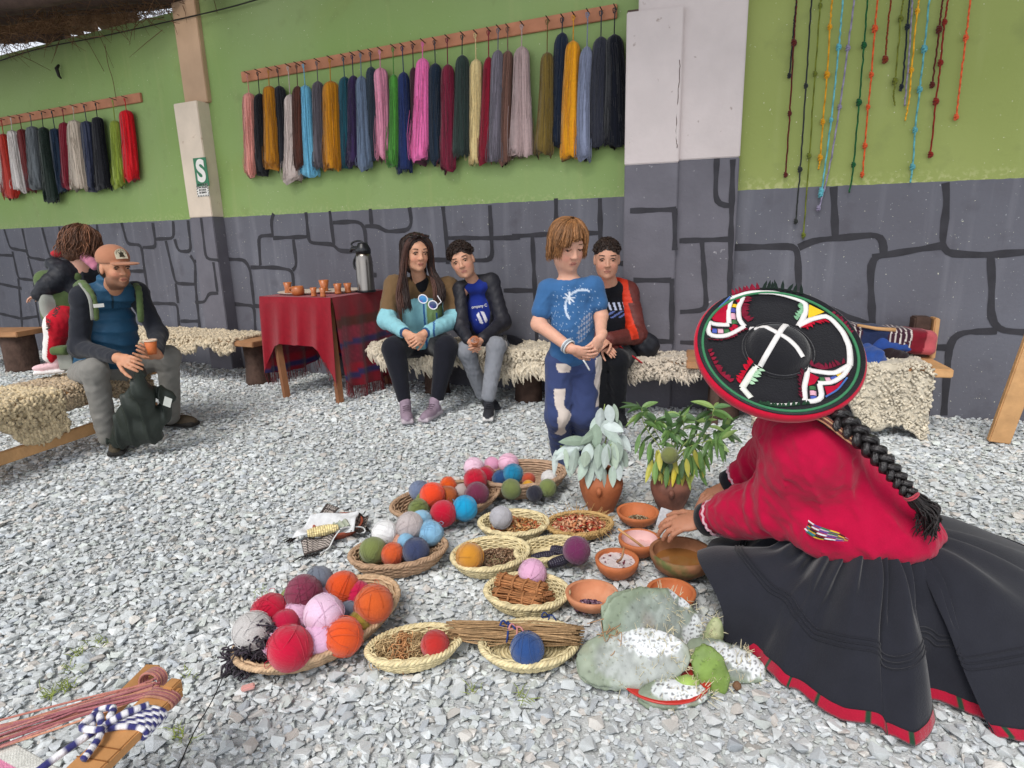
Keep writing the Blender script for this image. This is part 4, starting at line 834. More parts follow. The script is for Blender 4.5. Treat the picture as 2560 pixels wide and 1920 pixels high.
# ================================================================== FLOOR: BASKETS, YARN BALLS, BOWLS, PLANTS
M_wick = mat('brown_wicker', attr=True, rough=.7, var=.25, vscale=40, bump=.3, bscale=200, spec=.25)
def basket(name, c, a, b, ang, h, col, label, floor=.72, rings=9, rim=.0085, tilt=(0, 0), frayed=False, wig=.0035):
    """Woven tray: inner shell, undulating weavers over stakes, braided rim. c on the ground."""
    c = np.array([c[0], c[1], .004]); R = rotz(ang); tl = np.array([[1, 0, tilt[0]], [0, 1, tilt[1]], [-tilt[0], -tilt[1], 1]]); col = np.array(col)
    def tr(P): return (np.asarray(P) @ tl) @ R + c
    t = empty(name, c, label, 'basket', 'woven baskets on the gravel'); ns = 34
    prof = [(f, z) for f, z in ((0.0, .0), (.45, .001), (floor, .004), (floor + (1 - floor) * .5, h * .4), (1., h), (.97, h), (floor + (1 - floor) * .42, h * .42), (floor - .03, .013), (.4, .010), (0., .010))]
    mb = MB().lathe(np.zeros(3), prof, 40, col * .78, sq=(a, b)); mb.v[0] = tr(mb.v[0]); put('shell', mb.mesh('shell'), M_wick, t)
    w = MB(); th = np.linspace(0, 2 * math.pi, 97)[:-1]
    for i in range(rings):
        f = (i + .5) / rings; ss = floor + (1 - floor) * f; z = h * f ** 1.3 + .002; ph = (i % 2) * math.pi
        rad = 1 + .0 * th; o_ = wig * np.cos(ns / 2 * th + ph)
        P = np.c_[(ss * a + .004 + o_) * np.cos(th), (ss * b + .004 + o_) * np.sin(th), z + 0 * th]; w.tube(tr(P), h / rings * .62 + .0012, 5, col * rng.uniform(.85, 1.12), closed=True)
        if i > 1:
            P = np.c_[(ss * a - .010 + o_) * np.cos(th), (ss * b - .010 + o_) * np.sin(th), z + .004 + 0 * th]; w.tube(tr(P), h / rings * .5 + .001, 4, col * rng.uniform(.85, 1.12), closed=True)
    for i in range(1, 9):     # woven floor
        ss = floor * i / 9; o_ = .0015 * np.cos(ns / 2 * th + (i % 2) * math.pi); P = np.c_[ss * a * np.cos(th), ss * b * np.sin(th), .0125 + o_]; w.tube(tr(P[::2]), .0042, 4, col * rng.uniform(.85, 1.1), closed=True)
    put('weave', w.mesh('weave'), M_wick, t)
    rb = MB(); tt = np.linspace(0, 2 * math.pi, 161)[:-1]; per = math.pi * (a + b); tw = int(per / .035)
    for k in range(3):
        q = tw * tt + k * 2 * math.pi / 3; P = np.c_[(a + rim * .6 * np.cos(q)) * np.cos(tt), (b + rim * .6 * np.cos(q)) * np.sin(tt), h + rim * .55 * np.sin(q)]
        rb.tube(tr(P), rim * .62, 5, col * (1.06 - .08 * k), closed=True)
    put('rim', rb.mesh('rim'), M_wick, t)
    if frayed:
        fz = MB()
        for _ in range(140):
            q = rng.uniform(0, 6.283); p = tr(np.array([[a * math.cos(q), b * math.sin(q), h + .004]]))[0]; d_ = nrm(np.array([math.cos(q), math.sin(q), .3]) + rng.normal(0, .7, 3)); fz.tube([p, p + d_ * rng.uniform(.015, .05)], [.0016, .0007], 3, col * rng.uniform(.8, 1.1), cap=False)
        put('loose_straw', fz.mesh('loose_straw'), M_wick, t, kind='stuff')
    return t
wic, pal_ = lin('#b5967a'), lin('#dccda2')
basket('wicker_basket', (-.612, 1.695), .268, .172, math.radians(50), .058, lin('#c6a887'), 'largest wicker basket with pink, red and orange yarn balls', rings=8, rim=.009)
basket('wicker_basket', (-.445, 2.110), .180, .125, math.radians(14), .060, wic, 'wicker basket with white, oatmeal and light blue yarn balls', rings=8)
basket('wicker_basket', (-.310, 2.575), .255, .165, math.radians(30), .060, wic, 'wicker basket with turquoise, crimson and maroon yarn balls', rings=8)
basket('wicker_basket', (.035, 2.79), .215, .165, math.radians(8), .085, lin('#b2957c'), 'deep wicker basket at the back with pale pink and teal yarn balls', .66, rings=10)
basket('straw_basket', (-.010, 2.345), .142, .112, math.radians(-4), .045, pal_, 'straw basket with a speckled grey ball and onion skins')
basket('straw_basket', (-.098, 2.085), .145, .118, math.radians(22), .050, pal_, 'straw basket with a mustard ball and dried brown flowers')
basket('straw_basket', (.118, 2.125), .128, .082, math.radians(24), .040, pal_, 'straw basket with purple corn cobs and a purple ball')
basket('straw_basket', (.030, 1.835), .138, .105, math.radians(-8), .046, pal_, 'straw basket with two root bundles and a pink ball')
basket('straw_basket', (.030, 1.575), .142, .105, math.radians(4), .040, pal_, 'straw basket with a twig bundle and a blue ball')
basket('straw_basket', (-.308, 1.575), .135, .083, math.radians(14), .044, pal_, 'straw basket with lichen tufts and a red ball')
basket('straw_basket', (.262, 2.335), .135, .105, math.radians(5), .036, lin('#c2a06a'), 'frayed straw basket heaped with reddish onion skins', frayed=True)

# ---- yarn balls
M_ball = mat('ball_yarn', objcol=True, rough=.95, var=.13, vscale=30, bump=.35, bscale=160, sheen=.35, spec=.08)
M_mel = mat('melange_yarn', objcol=True, rough=.95, var=.12, vscale=30, bump=.4, bscale=160, sheen=.3, spec=.08, col2=lin('#8f8886'), mask=(70, .52, .06))
def ball_mesh(seed):
    r = np.random.default_rng(seed); bm = bmesh.new(); bmesh.ops.create_icosphere(bm, subdivisions=5, radius=1.); co = np.array([tuple(v.co) for v in bm.verts]); F = np.array([[w.index for w in f.verts] for f in bm.faces]); bm.free()
    d = np.zeros(len(co)); best = np.full(len(co), -9.)
    for i in range(13):      # overlapping windings, each with its own direction
        ax = nrm(r.normal(size=3)); cc = nrm(r.normal(size=3)); cc = nrm(cc - ax * (cc @ ax) * .7); wdt = r.uniform(.25, .6)
        band = np.abs(co @ ax); key = r.uniform(0, 1) + .8 * (co @ cc) - 1.2 * np.maximum(band - wdt, 0); lat = np.arcsin(np.clip(co @ ax, -1, 1))
        s = .5 + .5 * np.cos(lat * r.uniform(34, 48)); u = key > best; d[u] = (.026 * s + .03 * (1 - band / 1.2) + r.uniform(0, .045))[u]; best[u] = key[u]
    co = co * (0.935 + d)[:, None] * (1 + .025 * np.sin(co @ nrm(r.normal(size=3)) * 3))[:, None]
    return flatmesh('ball', co, F, None, True)
BM = [ball_mesh(i) for i in range(5)]
def strand_mesh(seed):
    r = np.random.default_rng(seed); mb = MB()
    for i in range(16):
        ax = nrm(r.normal(size=3)); u = nrm(np.cross(ax, r.normal(size=3))); v = np.cross(ax, u); o_ = r.uniform(-.5, .5); t = np.linspace(0, r.uniform(1.5, 4), 22); rr = math.sqrt(1 - o_ * o_) * 1.03
        mb.tube(ax * o_ * 1.03 + rr * (np.cos(t)[:, None] * u + np.sin(t)[:, None] * v), rr * 0 + .015, 4, cap=True)
    p = np.array([.6, -.7, .4]); mb.tube(spline([p, p * 1.25, p * 1.2 + V3(.1, 0, -.25), p * 1.02 + V3(0, 0, -.3)], 10), .014, 4)
    return mb.mesh('loose_strand')
SM = [strand_mesh(i) for i in range(4)]
nball = [0]
def ball(X, Y, D, col, label, cat='yarn ball', lift=0., floor=.016, mel=False, grp='yarn balls in the baskets', disp=1.1573, sq=1.):
    X, Y, D = X * disp, Y * disp, D * disp; r = .05
    for _ in range(6):
        p = ground(X, Y, floor + lift + r); r = D / 2 * np.linalg.norm(p - EYE) / FPX * .985 / math.sqrt(1 + ((X - 1280) / FPX) ** 2 * .3)
    i = nball[0]; nball[0] += 1
    o = bpy.data.objects.new('yarn_ball', BM[i % 5]); COL.objects.link(o); o.location = tuple(p); o.scale = (r, r, r * sq); o.color = (*col, 1); o.rotation_euler = tuple(rng.uniform(0, 6.28, 3))
    if not BM[i % 5].materials: BM[i % 5].materials.append(M_ball)
    o.material_slots[0].link = 'OBJECT'; o.material_slots[0].material = M_mel if mel else M_ball
    tag(o, label, cat, grp); s = bpy.data.objects.new('loose_strand', SM[i % 4]); COL.objects.link(s); s.parent = o; s.color = (*(np.array(col) * 1.05), 1)
    if not SM[i % 4].materials: SM[i % 4].materials.append(M_ball)
    return p, r
b1, b2, b3, b4 = 'in the largest basket', 'in the basket with the white ball', 'in the basket with the turquoise ball', 'in the deep back basket'
L_ = lin
for a in [(690, 1255, 60, '6f7684', f'grey blue yarn ball at the far rim {b1}', .045), (655, 1283, 74, '7d3048', f'maroon yarn ball {b1}', .055), (741, 1271, 68, 'd8501f', f'orange yarn ball at the back {b1}', .03), (772, 1285, 56, 'c41c4c', f'magenta yarn ball between two orange ones {b1}', .02), (807, 1305, 78, 'cc5a25', f'rusty orange yarn ball at the right rim {b1}', .035),
  (632, 1292, 50, '7f8a4a', f'olive yarn ball half hidden behind the maroon one {b1}', 0), (583, 1321, 70, 'bb1236', f'crimson yarn ball at the left rim {b1}', .03), (643, 1331, 62, 'dcb0cc', f'pink yarn ball left of centre {b1}', .02), (700, 1326, 78, 'e6c2da', f'pale pink yarn ball in the centre {b1}', .055), (753, 1324, 46, '717b8d', f'small grey blue yarn ball {b1}', .02),
  (776, 1346, 52, '9b8434', f'small golden olive yarn ball {b1}', .01), (700, 1297, 50, 'dfb8d2', f'pink yarn ball at the back between maroon and orange {b1}', .02), (615, 1352, 62, 'bb1540', f'crimson yarn ball behind the biggest one {b1}', .02), (661, 1358, 34, 'b02058', f'smallest magenta yarn ball {b1}', .0), (596, 1390, 62, 'e0b6d2', f'pink yarn ball half hidden behind the biggest crimson one {b1}', .0),
  (627, 1399, 86, 'c10f38', f'biggest crimson yarn ball at the front {b1}', .02), (690, 1385, 72, 'dfb4d4', f'pink yarn ball at the front {b1}', .0), (744, 1375, 76, 'da5320', f'orange yarn ball at the front right {b1}', .01),
  (806, 1190, 56, '76804a', f'olive yarn ball {b2}', 0), (848, 1197, 48, 'd25a2c', f'orange yarn ball {b2}', 0), (898, 1190, 56, '3a4363', f'navy yarn ball {b2}', .005), (832, 1152, 54, 'e6e6e6', f'white yarn ball {b2}', .02), (930, 1151, 54, '86b6d6', f'light blue yarn ball at the right {b2}', .02), (877, 1171, 36, '84b4d2', f'small light blue yarn ball {b2}', .03), (910, 1124, 44, '8fbbd6', f'light blue yarn ball at the back {b2}', .03), (866, 1172, 40, 'd8a48c', f'peach yarn ball in the middle {b2}', 0),
  (906, 1060, 44, '6c7893', f'blue grey yarn ball at the back {b3}', .01), (920, 1082, 44, '6d7a3c', f'olive yarn ball behind the bright orange one {b3}', 0), (934, 1070, 54, 'e04420', f'bright orange yarn ball {b3}', .03), (967, 1072, 46, 'ad5a2c', f'brown orange yarn ball {b3}', .01), (968, 1048, 36, 'de5a1c', f'orange yarn ball at the back {b3}', .02), (998, 1062, 34, 'b8aca8', f'pale grey yarn ball {b3}', 0), (905, 1100, 46, '6e7a44', f'olive yarn ball at the left front {b3}', 0), (958, 1110, 56, 'be1232', f'crimson yarn ball at the front {b3}', .01), (1004, 1098, 54, '1899c8', f'turquoise yarn ball at the right {b3}'.replace('the basket with the turquoise ball', 'a wicker basket'), .02), (1030, 1067, 52, '6b2a44', f'maroon yarn ball {b3}', .03), (1027, 1036, 50, 'b5122e', f'red yarn ball at the far right rim {b3}', .05),
  (1024, 1010, 44, 'e4c0d2', f'pale pink yarn ball at the left {b4}', .03), (1062, 1004, 34, 'd99ab8', f'pink yarn ball in the middle {b4}', .03), (1098, 1000, 44, 'e6b6cc', f'pale pink yarn ball at the right {b4}', .03), (1050, 1028, 40, 'a51430', f'red yarn ball {b4}', .01), (1082, 1034, 38, '274a78', f'dark blue yarn ball {b4}', .01), (1108, 1024, 44, '1b7fa6', f'teal yarn ball {b4}', .03), (1104, 1057, 44, '6f7a48', f'olive yarn ball at the front {b4}', .01), (1141, 1051, 28, 'd39a2a', f'small yellow yarn ball {b4}', .02), (1155, 1066, 36, '2a2a35', f'black yarn ball {b4}', 0), (1183, 1054, 38, '74804a', f'olive yarn ball at the right rim {b4}', .015), (1186, 1032, 34, 'dcdad8', f'white yarn ball {b4}', .03), (1142, 1036, 30, 'b04a30', f'brick yarn ball {b4}', .02)]:
    ball(*a[:3], L_(a[3]), a[4], lift=a[5])
for a in [(547, 1365, 76, 'cfccca', f'speckled oatmeal yarn ball {b1}', .03), (885, 1136, 58, 'c4b9b8', f'speckled oatmeal yarn ball {b2}', .045), (1082, 1118, 48, 'b9b9c0', 'speckled grey yarn ball on the onion skins', .02)]:
    ball(*a[:3], L_(a[3]), a[4], lift=a[5], mel=True)
for a in [(1015, 1202, 58, 'c98a2e', 'mustard yarn ball beside the dried flowers', .012), (1246, 1189, 58, '6a2a52', 'purple yarn ball beside the purple corn', .02), (1150, 1238, 58, 'd8a6c4', 'pink yarn ball behind the root bundles', .01), (1138, 1403, 68, '2b4a80', 'blue yarn ball in front of the twig bundle', .0), (940, 1393, 56, 'b32c28', 'red yarn ball beside the lichen tufts', .0)]:
    ball(*a[:3], L_(a[3]), a[4], lift=a[5], grp='single yarn balls')

# ---- heaps of dye plants in the straw baskets
M_leafy = mat('dried_plant', attr=True, rough=.8, var=.2, vscale=50, bump=.2, bscale=150, spec=.2)
def heap(name, c, a, b, ang, h, n, size, cols, label, cat, thick=.4, curl=.5):
    R = rotz(ang); mb = MB(); cols = [np.array(lin(q)) for q in cols]
    for _ in range(n):
        q, f = rng.uniform(0, 6.283), math.sqrt(rng.uniform(0, 1)); p = np.array([a * f * math.cos(q), b * f * math.sin(q), .018 + h * (1 - f * f) * rng.uniform(.55, 1.) + rng.uniform(0, .006)]) @ R + np.array([c[0], c[1], 0])
        u = nrm(rng.normal(size=3) * V3(1, 1, .5)); w = nrm(np.cross(u, rng.normal(size=3))); nn = np.cross(u, w); s = size * rng.uniform(.6, 1.4); k = curl * s
        v = [p - u * s, p - u * s * .2 + w * s * thick + nn * k * .6, p - u * s * .2 - w * s * thick + nn * k * .6, p + u * s * .5 + w * s * thick * .8 + nn * k * .5, p + u * s * .5 - w * s * thick * .8 + nn * k * .5, p + u * s, p - u * s * .2 + nn * k, p + u * s * .5 + nn * k * .95]
        mb.add(v, [[0, 6, 1], [0, 2, 6], [1, 6, 7, 3], [6, 2, 4, 7], [3, 7, 5], [7, 4, 5], [0, 1, 3, 5, 4, 2]], cols[rng.integers(len(cols))] * rng.uniform(.75, 1.2), True)
    o = top(name, mb.mesh(name), M_leafy, label, cat); o['kind'] = 'stuff'; return o
heap('onion_skins', (.005, 2.345), .11, .085, 0, .022, 420, .014, ['b98a5a', 'c99a62', 'a9683c', 'd0a878', 'b5583a', '9a7a58'], 'golden onion skins beside the speckled grey ball', 'onion skins')
heap('dried_flowers', (-.075, 2.085), .105, .085, .3, .032, 900, .0072, ['8a6a52', 'a3846a', '6e5140', 'c0a489', '94765e'], 'dried brown flower heads beside the mustard ball', 'dried flowers')
heap('onion_skins', (.262, 2.335), .115, .088, 0, .045, 560, .015, ['c9936c', 'b5744e', 'd2a884', 'a8573c', 'c4876a', 'b33a30', 'd8b694'], 'heaped reddish onion skins in the frayed basket', 'onion skins')
# lichen
lm = MB()
for _ in range(420):
    q, f = rng.uniform(0, 6.283), math.sqrt(rng.uniform(0, 1)); p = V3(-.345, 1.575, 0) + np.array([.09 * f * math.cos(q), .062 * f * math.sin(q), .018 + .05 * (1 - f * f) * rng.uniform(.4, 1)]) @ rotz(.2)
    c = np.array(lin('#cbb084' if math.sin(p[0] * 60) > -.5 else '#d09a6a')) * rng.uniform(.75, 1.15); t = np.linspace(0, rng.uniform(3, 7), 9); u = nrm(rng.normal(size=3)); w = nrm(np.cross(u, rng.normal(size=3))); s = rng.uniform(.008, .017)
    lm.tube(p + s * (np.cos(t)[:, None] * u + np.sin(t)[:, None] * w) + (t * s * .25)[:, None] * np.cross(u, w), .0013, 3, c, cap=False)
o = top('lichen_tuft', lm.mesh('lichen_tuft'), M_leafy, 'tan fibrous lichen tufts beside the red ball', 'lichen'); o['kind'] = 'stuff'
# purple corn cobs
M_corn = mat('corn_kernels', attr=True, rough=.45, var=.3, vscale=60, bump=.1, spec=.5)
def cob(p, q, r, col, label, name='corn_cob', rows=11, grp=None):
    p, q = np.array(p), np.array(q); t = empty(name, (p + q) / 2 - UP * r, label, 'corn', grp); d = nrm(q - p); L = np.linalg.norm(q - p); u = nrm(np.cross(d, UP)); w = np.cross(d, u)
    pr = lambda s: r * (math.sin(math.pi * min(max(.10 + s * .86, 0), 1)) ** .38)
    put('core', MB().tube([p + d * L * s for s in np.linspace(0, 1, 9)], [pr(s) * .86 for s in np.linspace(0, 1, 9)], 12, np.array(col) * .5).mesh('core'), M_corn, t); kb = MB()
    nk = int(L / .0085)
    for i in range(nk):
        s = (i + .5) / nk; rr = pr(s)
        for j in range(rows):
            a_ = 2 * math.pi * (j + .5 * (i % 2) * 0) / rows; n_ = math.cos(a_) * u + math.sin(a_) * w; c = p + d * L * s + n_ * rr * .86; tdir = np.cross(d, n_); hw = rr * math.pi / rows * .92; hl = L / nk * .46
            b_ = [c + d * hl * x + tdir * hw * y for x, y in ((-1, -1), (1, -1), (1, 1), (-1, 1))]; tp_ = [c + d * hl * x * .65 + tdir * hw * y * .65 + n_ * rr * .17 for x, y in ((-1, -1), (1, -1), (1, 1), (-1, 1))]
            kb.add(b_ + tp_, [[4, 5, 6, 7], [0, 1, 5, 4], [1, 2, 6, 5], [2, 3, 7, 6], [3, 0, 4, 7]], np.array(col) * rng.uniform(.7, 1.4), True)
    put('kernels', kb.mesh('kernels'), M_corn, t, kind='stuff')
pc = lin('#2b2636')
for x0, y0, x1, y1, z, lb in ((1328, 1396, 1402, 1385, .035, 'purple corn cob lying at the back left of its basket'), (1372, 1412, 1432, 1392, .040, 'purple corn cob lying at the front of its basket'), (1378, 1372, 1425, 1384, .052, 'short purple corn cob with a broken end on top of the others')):
    cob(ground(x0, y0, z), ground(x1, y1, z), .019, pc, lb, grp='purple corn cobs')
# root bundles, twig bundle
M_twig = mat('dry_twig', attr=True, rough=.85, var=.25, vscale=60, bump=.4, bscale=150, spec=.15)
def bundlesticks(name, p, q, R, n, r, col, label, bands, bandcol, cat, flat=.75, jit=.004, over=.0):
    p, q = np.array(p), np.array(q); d = nrm(q - p); u = nrm(np.cross(d, UP)); w = np.cross(u, d); t = empty(name, (p + q) / 2 - UP * R * flat, label, cat); mb = MB()
    for _ in range(n):
        a_, f = rng.uniform(0, 6.283), math.sqrt(rng.uniform(.15, 1)) * R; o_ = u * f * math.cos(a_) + w * f * math.sin(a_) * flat; e0, e1 = rng.uniform(-over, .012), rng.uniform(-.012, over)
        m_ = [p + o_ * 1.12 + d * e0, p + (q - p) * .33 + o_ + rng.normal(0, jit, 3), p + (q - p) * .66 + o_ + rng.normal(0, jit, 3), q + o_ * 1.15 + d * e1]; mb.tube(spline(m_, 7), r * rng.uniform(.6, 1.3), 5, np.array(col) * rng.uniform(.7, 1.25), cap=True)
    put('sticks', mb.mesh('sticks'), M_twig, t, kind='stuff')
    for s in bands:
        c = p + (q - p) * s; th = np.linspace(0, 2 * math.pi, 25)[:-1]; sk_ = rng.uniform(-.2, .2)
        put('binding', MB().tube(c + (R * 1.12) * (np.cos(th)[:, None] * u + flat * np.sin(th)[:, None] * w) + (np.cos(th) * R * sk_)[:, None] * d, r * 1.5, 5, np.array(bandcol), closed=True).mesh('binding'), M_twig, t)
rc = lin('#a9754d')
bundlesticks('root_bundle', ground(1242, 1446, .058), ground(1366, 1476, .058), .026, 60, .0030, rc, 'upper reddish brown root bundle tied in four places', (.14, .38, .62, .86), rc, 'root bundle')
bundlesticks('root_bundle', ground(1232, 1484, .040), ground(1360, 1508, .040), .025, 60, .0030, lin('#a2704a'), 'lower reddish brown root bundle lying in front', (.12, .36, .6, .84), rc, 'root bundle')
bundlesticks('root_bundle', ground(1330, 1500, .034), ground(1388, 1490, .036), .018, 30, .0028, lin('#9a6a48'), 'short end of roots behind the two tied bundles', (.5,), rc, 'root bundle')
bundlesticks('twig_bundle', ground(1146, 1575, .060), ground(1428, 1588, .066), .030, 130, .0019, lin('#a98a66'), 'long bundle of thin tan twigs across the straw basket', (), rc, 'twigs', .7, .007, .04)
M_bstr = mat('blue_string', lin('#2b3f7a'), .9, .2, 20, .2); M_pstr = mat('pink_string', lin('#c98a84'), .9, .2, 20, .2)
def loop(c, r, m_, lb, th=.0028):
    t = np.linspace(0, 2 * math.pi, 22)[:-1]; mb = MB(); mb.tube(c + np.c_[.004 * np.sin(t), r * .95 * np.cos(t), r * .72 * np.sin(t)], th, 5, closed=True)
    tp_ = c + UP * r * .75; mb.tube(spline([tp_, tp_ + V3(-.012, 0, .012), tp_ + V3(-.02, -.008, .0), tp_ + V3(-.006, -.004, -.002)], 10), th, 5); mb.tube(spline([tp_, tp_ + V3(.014, -.01, .006), tp_ + V3(.024, -.02, -.006)], 8), th, 5)
    top('tie_string', mb.mesh('tie_string'), m_, lb, 'string')
cm = (ground(1268, 1580, .062) + ground(1268, 1580, .062)) / 2; loop(cm, .036, M_bstr, 'blue string tied round the twig bundle', .0032); loop(ground(1290, 1588, .060), .036, M_pstr, 'pink string tied round the twig bundle')
loop(ground(1370, 1545, .05), .012, M_bstr, 'loose blue string end behind the twig bundle', .002)
bp_ = ground(1317, 1660, .02); top('loose_yarn', MB().tube(spline([ground(1222, 1555, .07), ground(1216, 1580, .055), ground(1218, 1610, .03), ground(1240, 1640, .025), ground(1285, 1652, .022), bp_], 30), .0022, 4).mesh('loose_yarn'), M_wire, 'thin dark yarn end curving round the blue ball', 'yarn')

# ---- clay bowls
M_terra = mat('terracotta', lin('#bd6f45'), .6, .16, 12, .2, 60, col2=lin('#9a5736'), mask=(6, .55, .2)); M_terra2 = mat('pale_terracotta', lin('#c98763'), .7, .15, 10, .25, 50, col2=lin('#d9a98c'), mask=(5, .5, .2))
M_pink = mat('pink_whitewash', lin('#dcb5b2'), .6, .12, 14, .1, 60, col2=lin('#c98f8a'), mask=(18, .5, .2)); M_old = mat('old_mossy_clay', lin('#96684a'), .8, .25, 9, .35, 50, col2=lin('#5d6238'), mask=(7, .56, .1))
M_broth = mat('brown_dye_broth', lin('#8d5f33'), .08, .15, 6, .02, 20, spec=.6); M_wht = mat('white_dye_paste', lin('#cfc4c4'), .7, .12, 30, .4, 80, col2=lin('#6a2a3a'), mask=(60, .6, .05))
def bowl(c, r, h, m_in, label, m_out=None, foot=.55, wall=.012, tilt=(0, 0), lip=0.):
    c = np.array([c[0], c[1], .006]); t = empty('clay_bowl', c, label, 'bowl', 'clay bowls beside the kneeling woman'); tl = np.array([[1, 0, tilt[0]], [0, 1, tilt[1]], [-tilt[0], -tilt[1], 1]])
    out = [(0, 0), (r * foot * .8, 0), (r * foot, h * .06), (r * .85, h * .4), (r * .98, h * .75), (r * (1 + lip), h), (r * (1 + lip) - wall * .35, h + .002), (r * (1 + lip) - wall, h - .001)]
    inn = [(r * (1 + lip) - wall, h - .001), (r * .98 - wall, h * .75), (r * .85 - wall, h * .42), (r * foot - wall, h * .16), (0, h * .12)]
    for nm, pr, m_ in (('outer_wall', out, m_out or M_terra), ('inner_wall', inn, m_in)):
        mb = MB().lathe(np.zeros(3), pr, 40); mb.v[0] = mb.v[0] @ tl + c
        if nm == 'outer_wall': mb.f = [f for f in mb.f if len(f) == 4]
        else: mb.f = [f for f in mb.f if len(f) == 4]
        put(nm, mb.mesh(nm), m_, t)
    return t, c, tl
def level(c, r, z, m_, name, label, cat, n=40, rough=.0):
    th = np.linspace(0, 2 * math.pi, n + 1)[:-1]; V_ = [c + UP * z]; F_ = []; k = 6
    for i in range(1, k + 1): V_ += [c + np.array([r * i / k * math.cos(q), r * i / k * math.sin(q), z + rng.normal(0, rough)]) for q in th]
    for j in range(n): F_.append([0, 1 + j, 1 + (j + 1) % n])
    for i in range(k - 1):
        for j in range(n): a_ = 1 + i * n; F_.append([a_ + j, a_ + n + j, a_ + n + (j + 1) % n, a_ + (j + 1) % n])
    o = top(name, MB().add(V_, F_, None, True).mesh(name), m_, label, cat); o['kind'] = 'stuff'; return o
_, c1_, _ = bowl((.515, 2.385), .086, .058, M_terra, 'clay bowl of pale seeds under the woman’s hands'.replace('’', "'"), lip=.03)
heap('seeds', (.515, 2.38), .052, .048, 0, .020, 420, .0050, ['b8a888', '8f8468', 'd0c4a6', '6d6450'], 'pale seeds in the clay bowl under the hands', 'seeds')
_, c2_, _ = bowl((.470, 2.135), .080, .066, M_pink, 'clay bowl whitened pink inside, holding a wooden spoon'); level(c2_, .066, .030, M_pink, 'pink_paste', 'pinkish dye paste in the whitened bowl', 'paste', rough=.0012)
_, c3_, _ = bowl((.358, 1.985), .078, .068, M_terra, 'orange clay bowl with white foam and a stick'); level(c3_, .073, .055, M_wht, 'white_paste', 'white foam with dark specks in the orange clay bowl', 'paste', rough=.0018)
_, c4_, _ = bowl((.243, 1.792), .087, .056, M_terra2, 'wide pale clay bowl with purple residue', M_terra2, .5, tilt=(.0, -.06))
heap('purple_residue', (.232, 1.775), .046, .034, 0, .018, 260, .007, ['8a6a7c', '6d4a62', 'a58a98', '54364a'], 'purple dye residue in the wide pale bowl', 'residue', .7, .3)
_, c5_, _ = bowl((.588, 1.985), .112, .09, M_old, 'large old clay bowl of brown dye broth against the skirt', M_old, .5); level(c5_, .098, .052, M_broth, 'dye_broth', 'brown dye broth in the large old bowl', 'liquid')
_, c6_, _ = bowl((.505, 1.80), .08, .05, M_terra, 'clay bowl mostly hidden between the cactus and the skirt')
sp_ = MB().tube(spline([ground(1545, 1322, .125), ground(1580, 1347, .09), ground(1608, 1368, .05), ground(1612, 1372, .045)], 12), .0048, 7); e_ = ground(1612, 1374, .046); sp_.lathe(e_, [(0, -.004), (.010, -.003), (.014, .001), (.012, .003), (0, .0)], 14, sq=(1.5, .9))
top('wooden_spoon', sp_.mesh('wooden_spoon'), M_rail2, 'pale wooden spoon resting in the whitened bowl', 'spoon')
top('stirring_stick', MB().tube(spline([c3_ + V3(.0, .005, .05), ground(1554, 1395, .115), ground(1560, 1368, .14)], 8), .0042, 6).mesh('stirring_stick'), M_plank, 'thin brown stick standing in the orange clay bowl', 'stick')

# ---- two clay jars with leafy branches
M_vase = mat('jar_clay', lin('#a5613e'), .65, .16, 8, .25, 50, col2=lin('#8d4c30'), mask=(4, .5, .25)); M_vase2 = mat('jar_dark_clay', lin('#8a5a4a'), .65, .2, 8, .3, 40, col2=lin('#5f4038'), mask=(7, .5, .2))
def jar(c, r, h, m_, label):
    c = np.array([c[0], c[1], .0]); pr = [(0, 0), (r * .55, 0), (r * .62, .01), (r * .86, h * .35), (r, h * .62), (r * .97, h * .78), (r * .78, h * .92), (r * .70, h), (r * .62, h), (r * .66, h * .9), (r * .86, h * .7), (r * .5, h * .1), (0, h * .06)]
    t = empty('clay_jar', c, label, 'jar'); P = spline(np.array(pr), 40); mb = MB().lathe(c, P, 40); put('body', mb.mesh('body'), m_, t)
    lug = c + np.array([-.25 * r, -r * .98, h * .66]); put('lug', MB().tube(spline([lug + UP * .02, lug + UP * .005 - V3(0, .010, 0), lug - UP * .02 - V3(0, .004, 0)], 6), [.006, .010, .013, .012, .008, .005], 7).mesh('lug'), m_, t); return c, h
v1, h1 = jar((.384, 2.545), .096, .19, M_vase, 'terracotta jar holding grey-green branches'); v2, h2 = jar((.690, 2.53), .088, .165, M_vase2, 'darker clay jar holding glossy green branches')
M_sage = mat('grey_green_leaf', attr=True, rough=.75, var=.12, vscale=25, bump=.2, bscale=80, spec=.25); M_green = mat('glossy_green_leaf', attr=True, rough=.42, var=.14, vscale=25, bump=.15, bscale=80, spec=.5); M_stem = mat('green_stem', lin('#8b9a5a'), .7, .2, 20, .1)
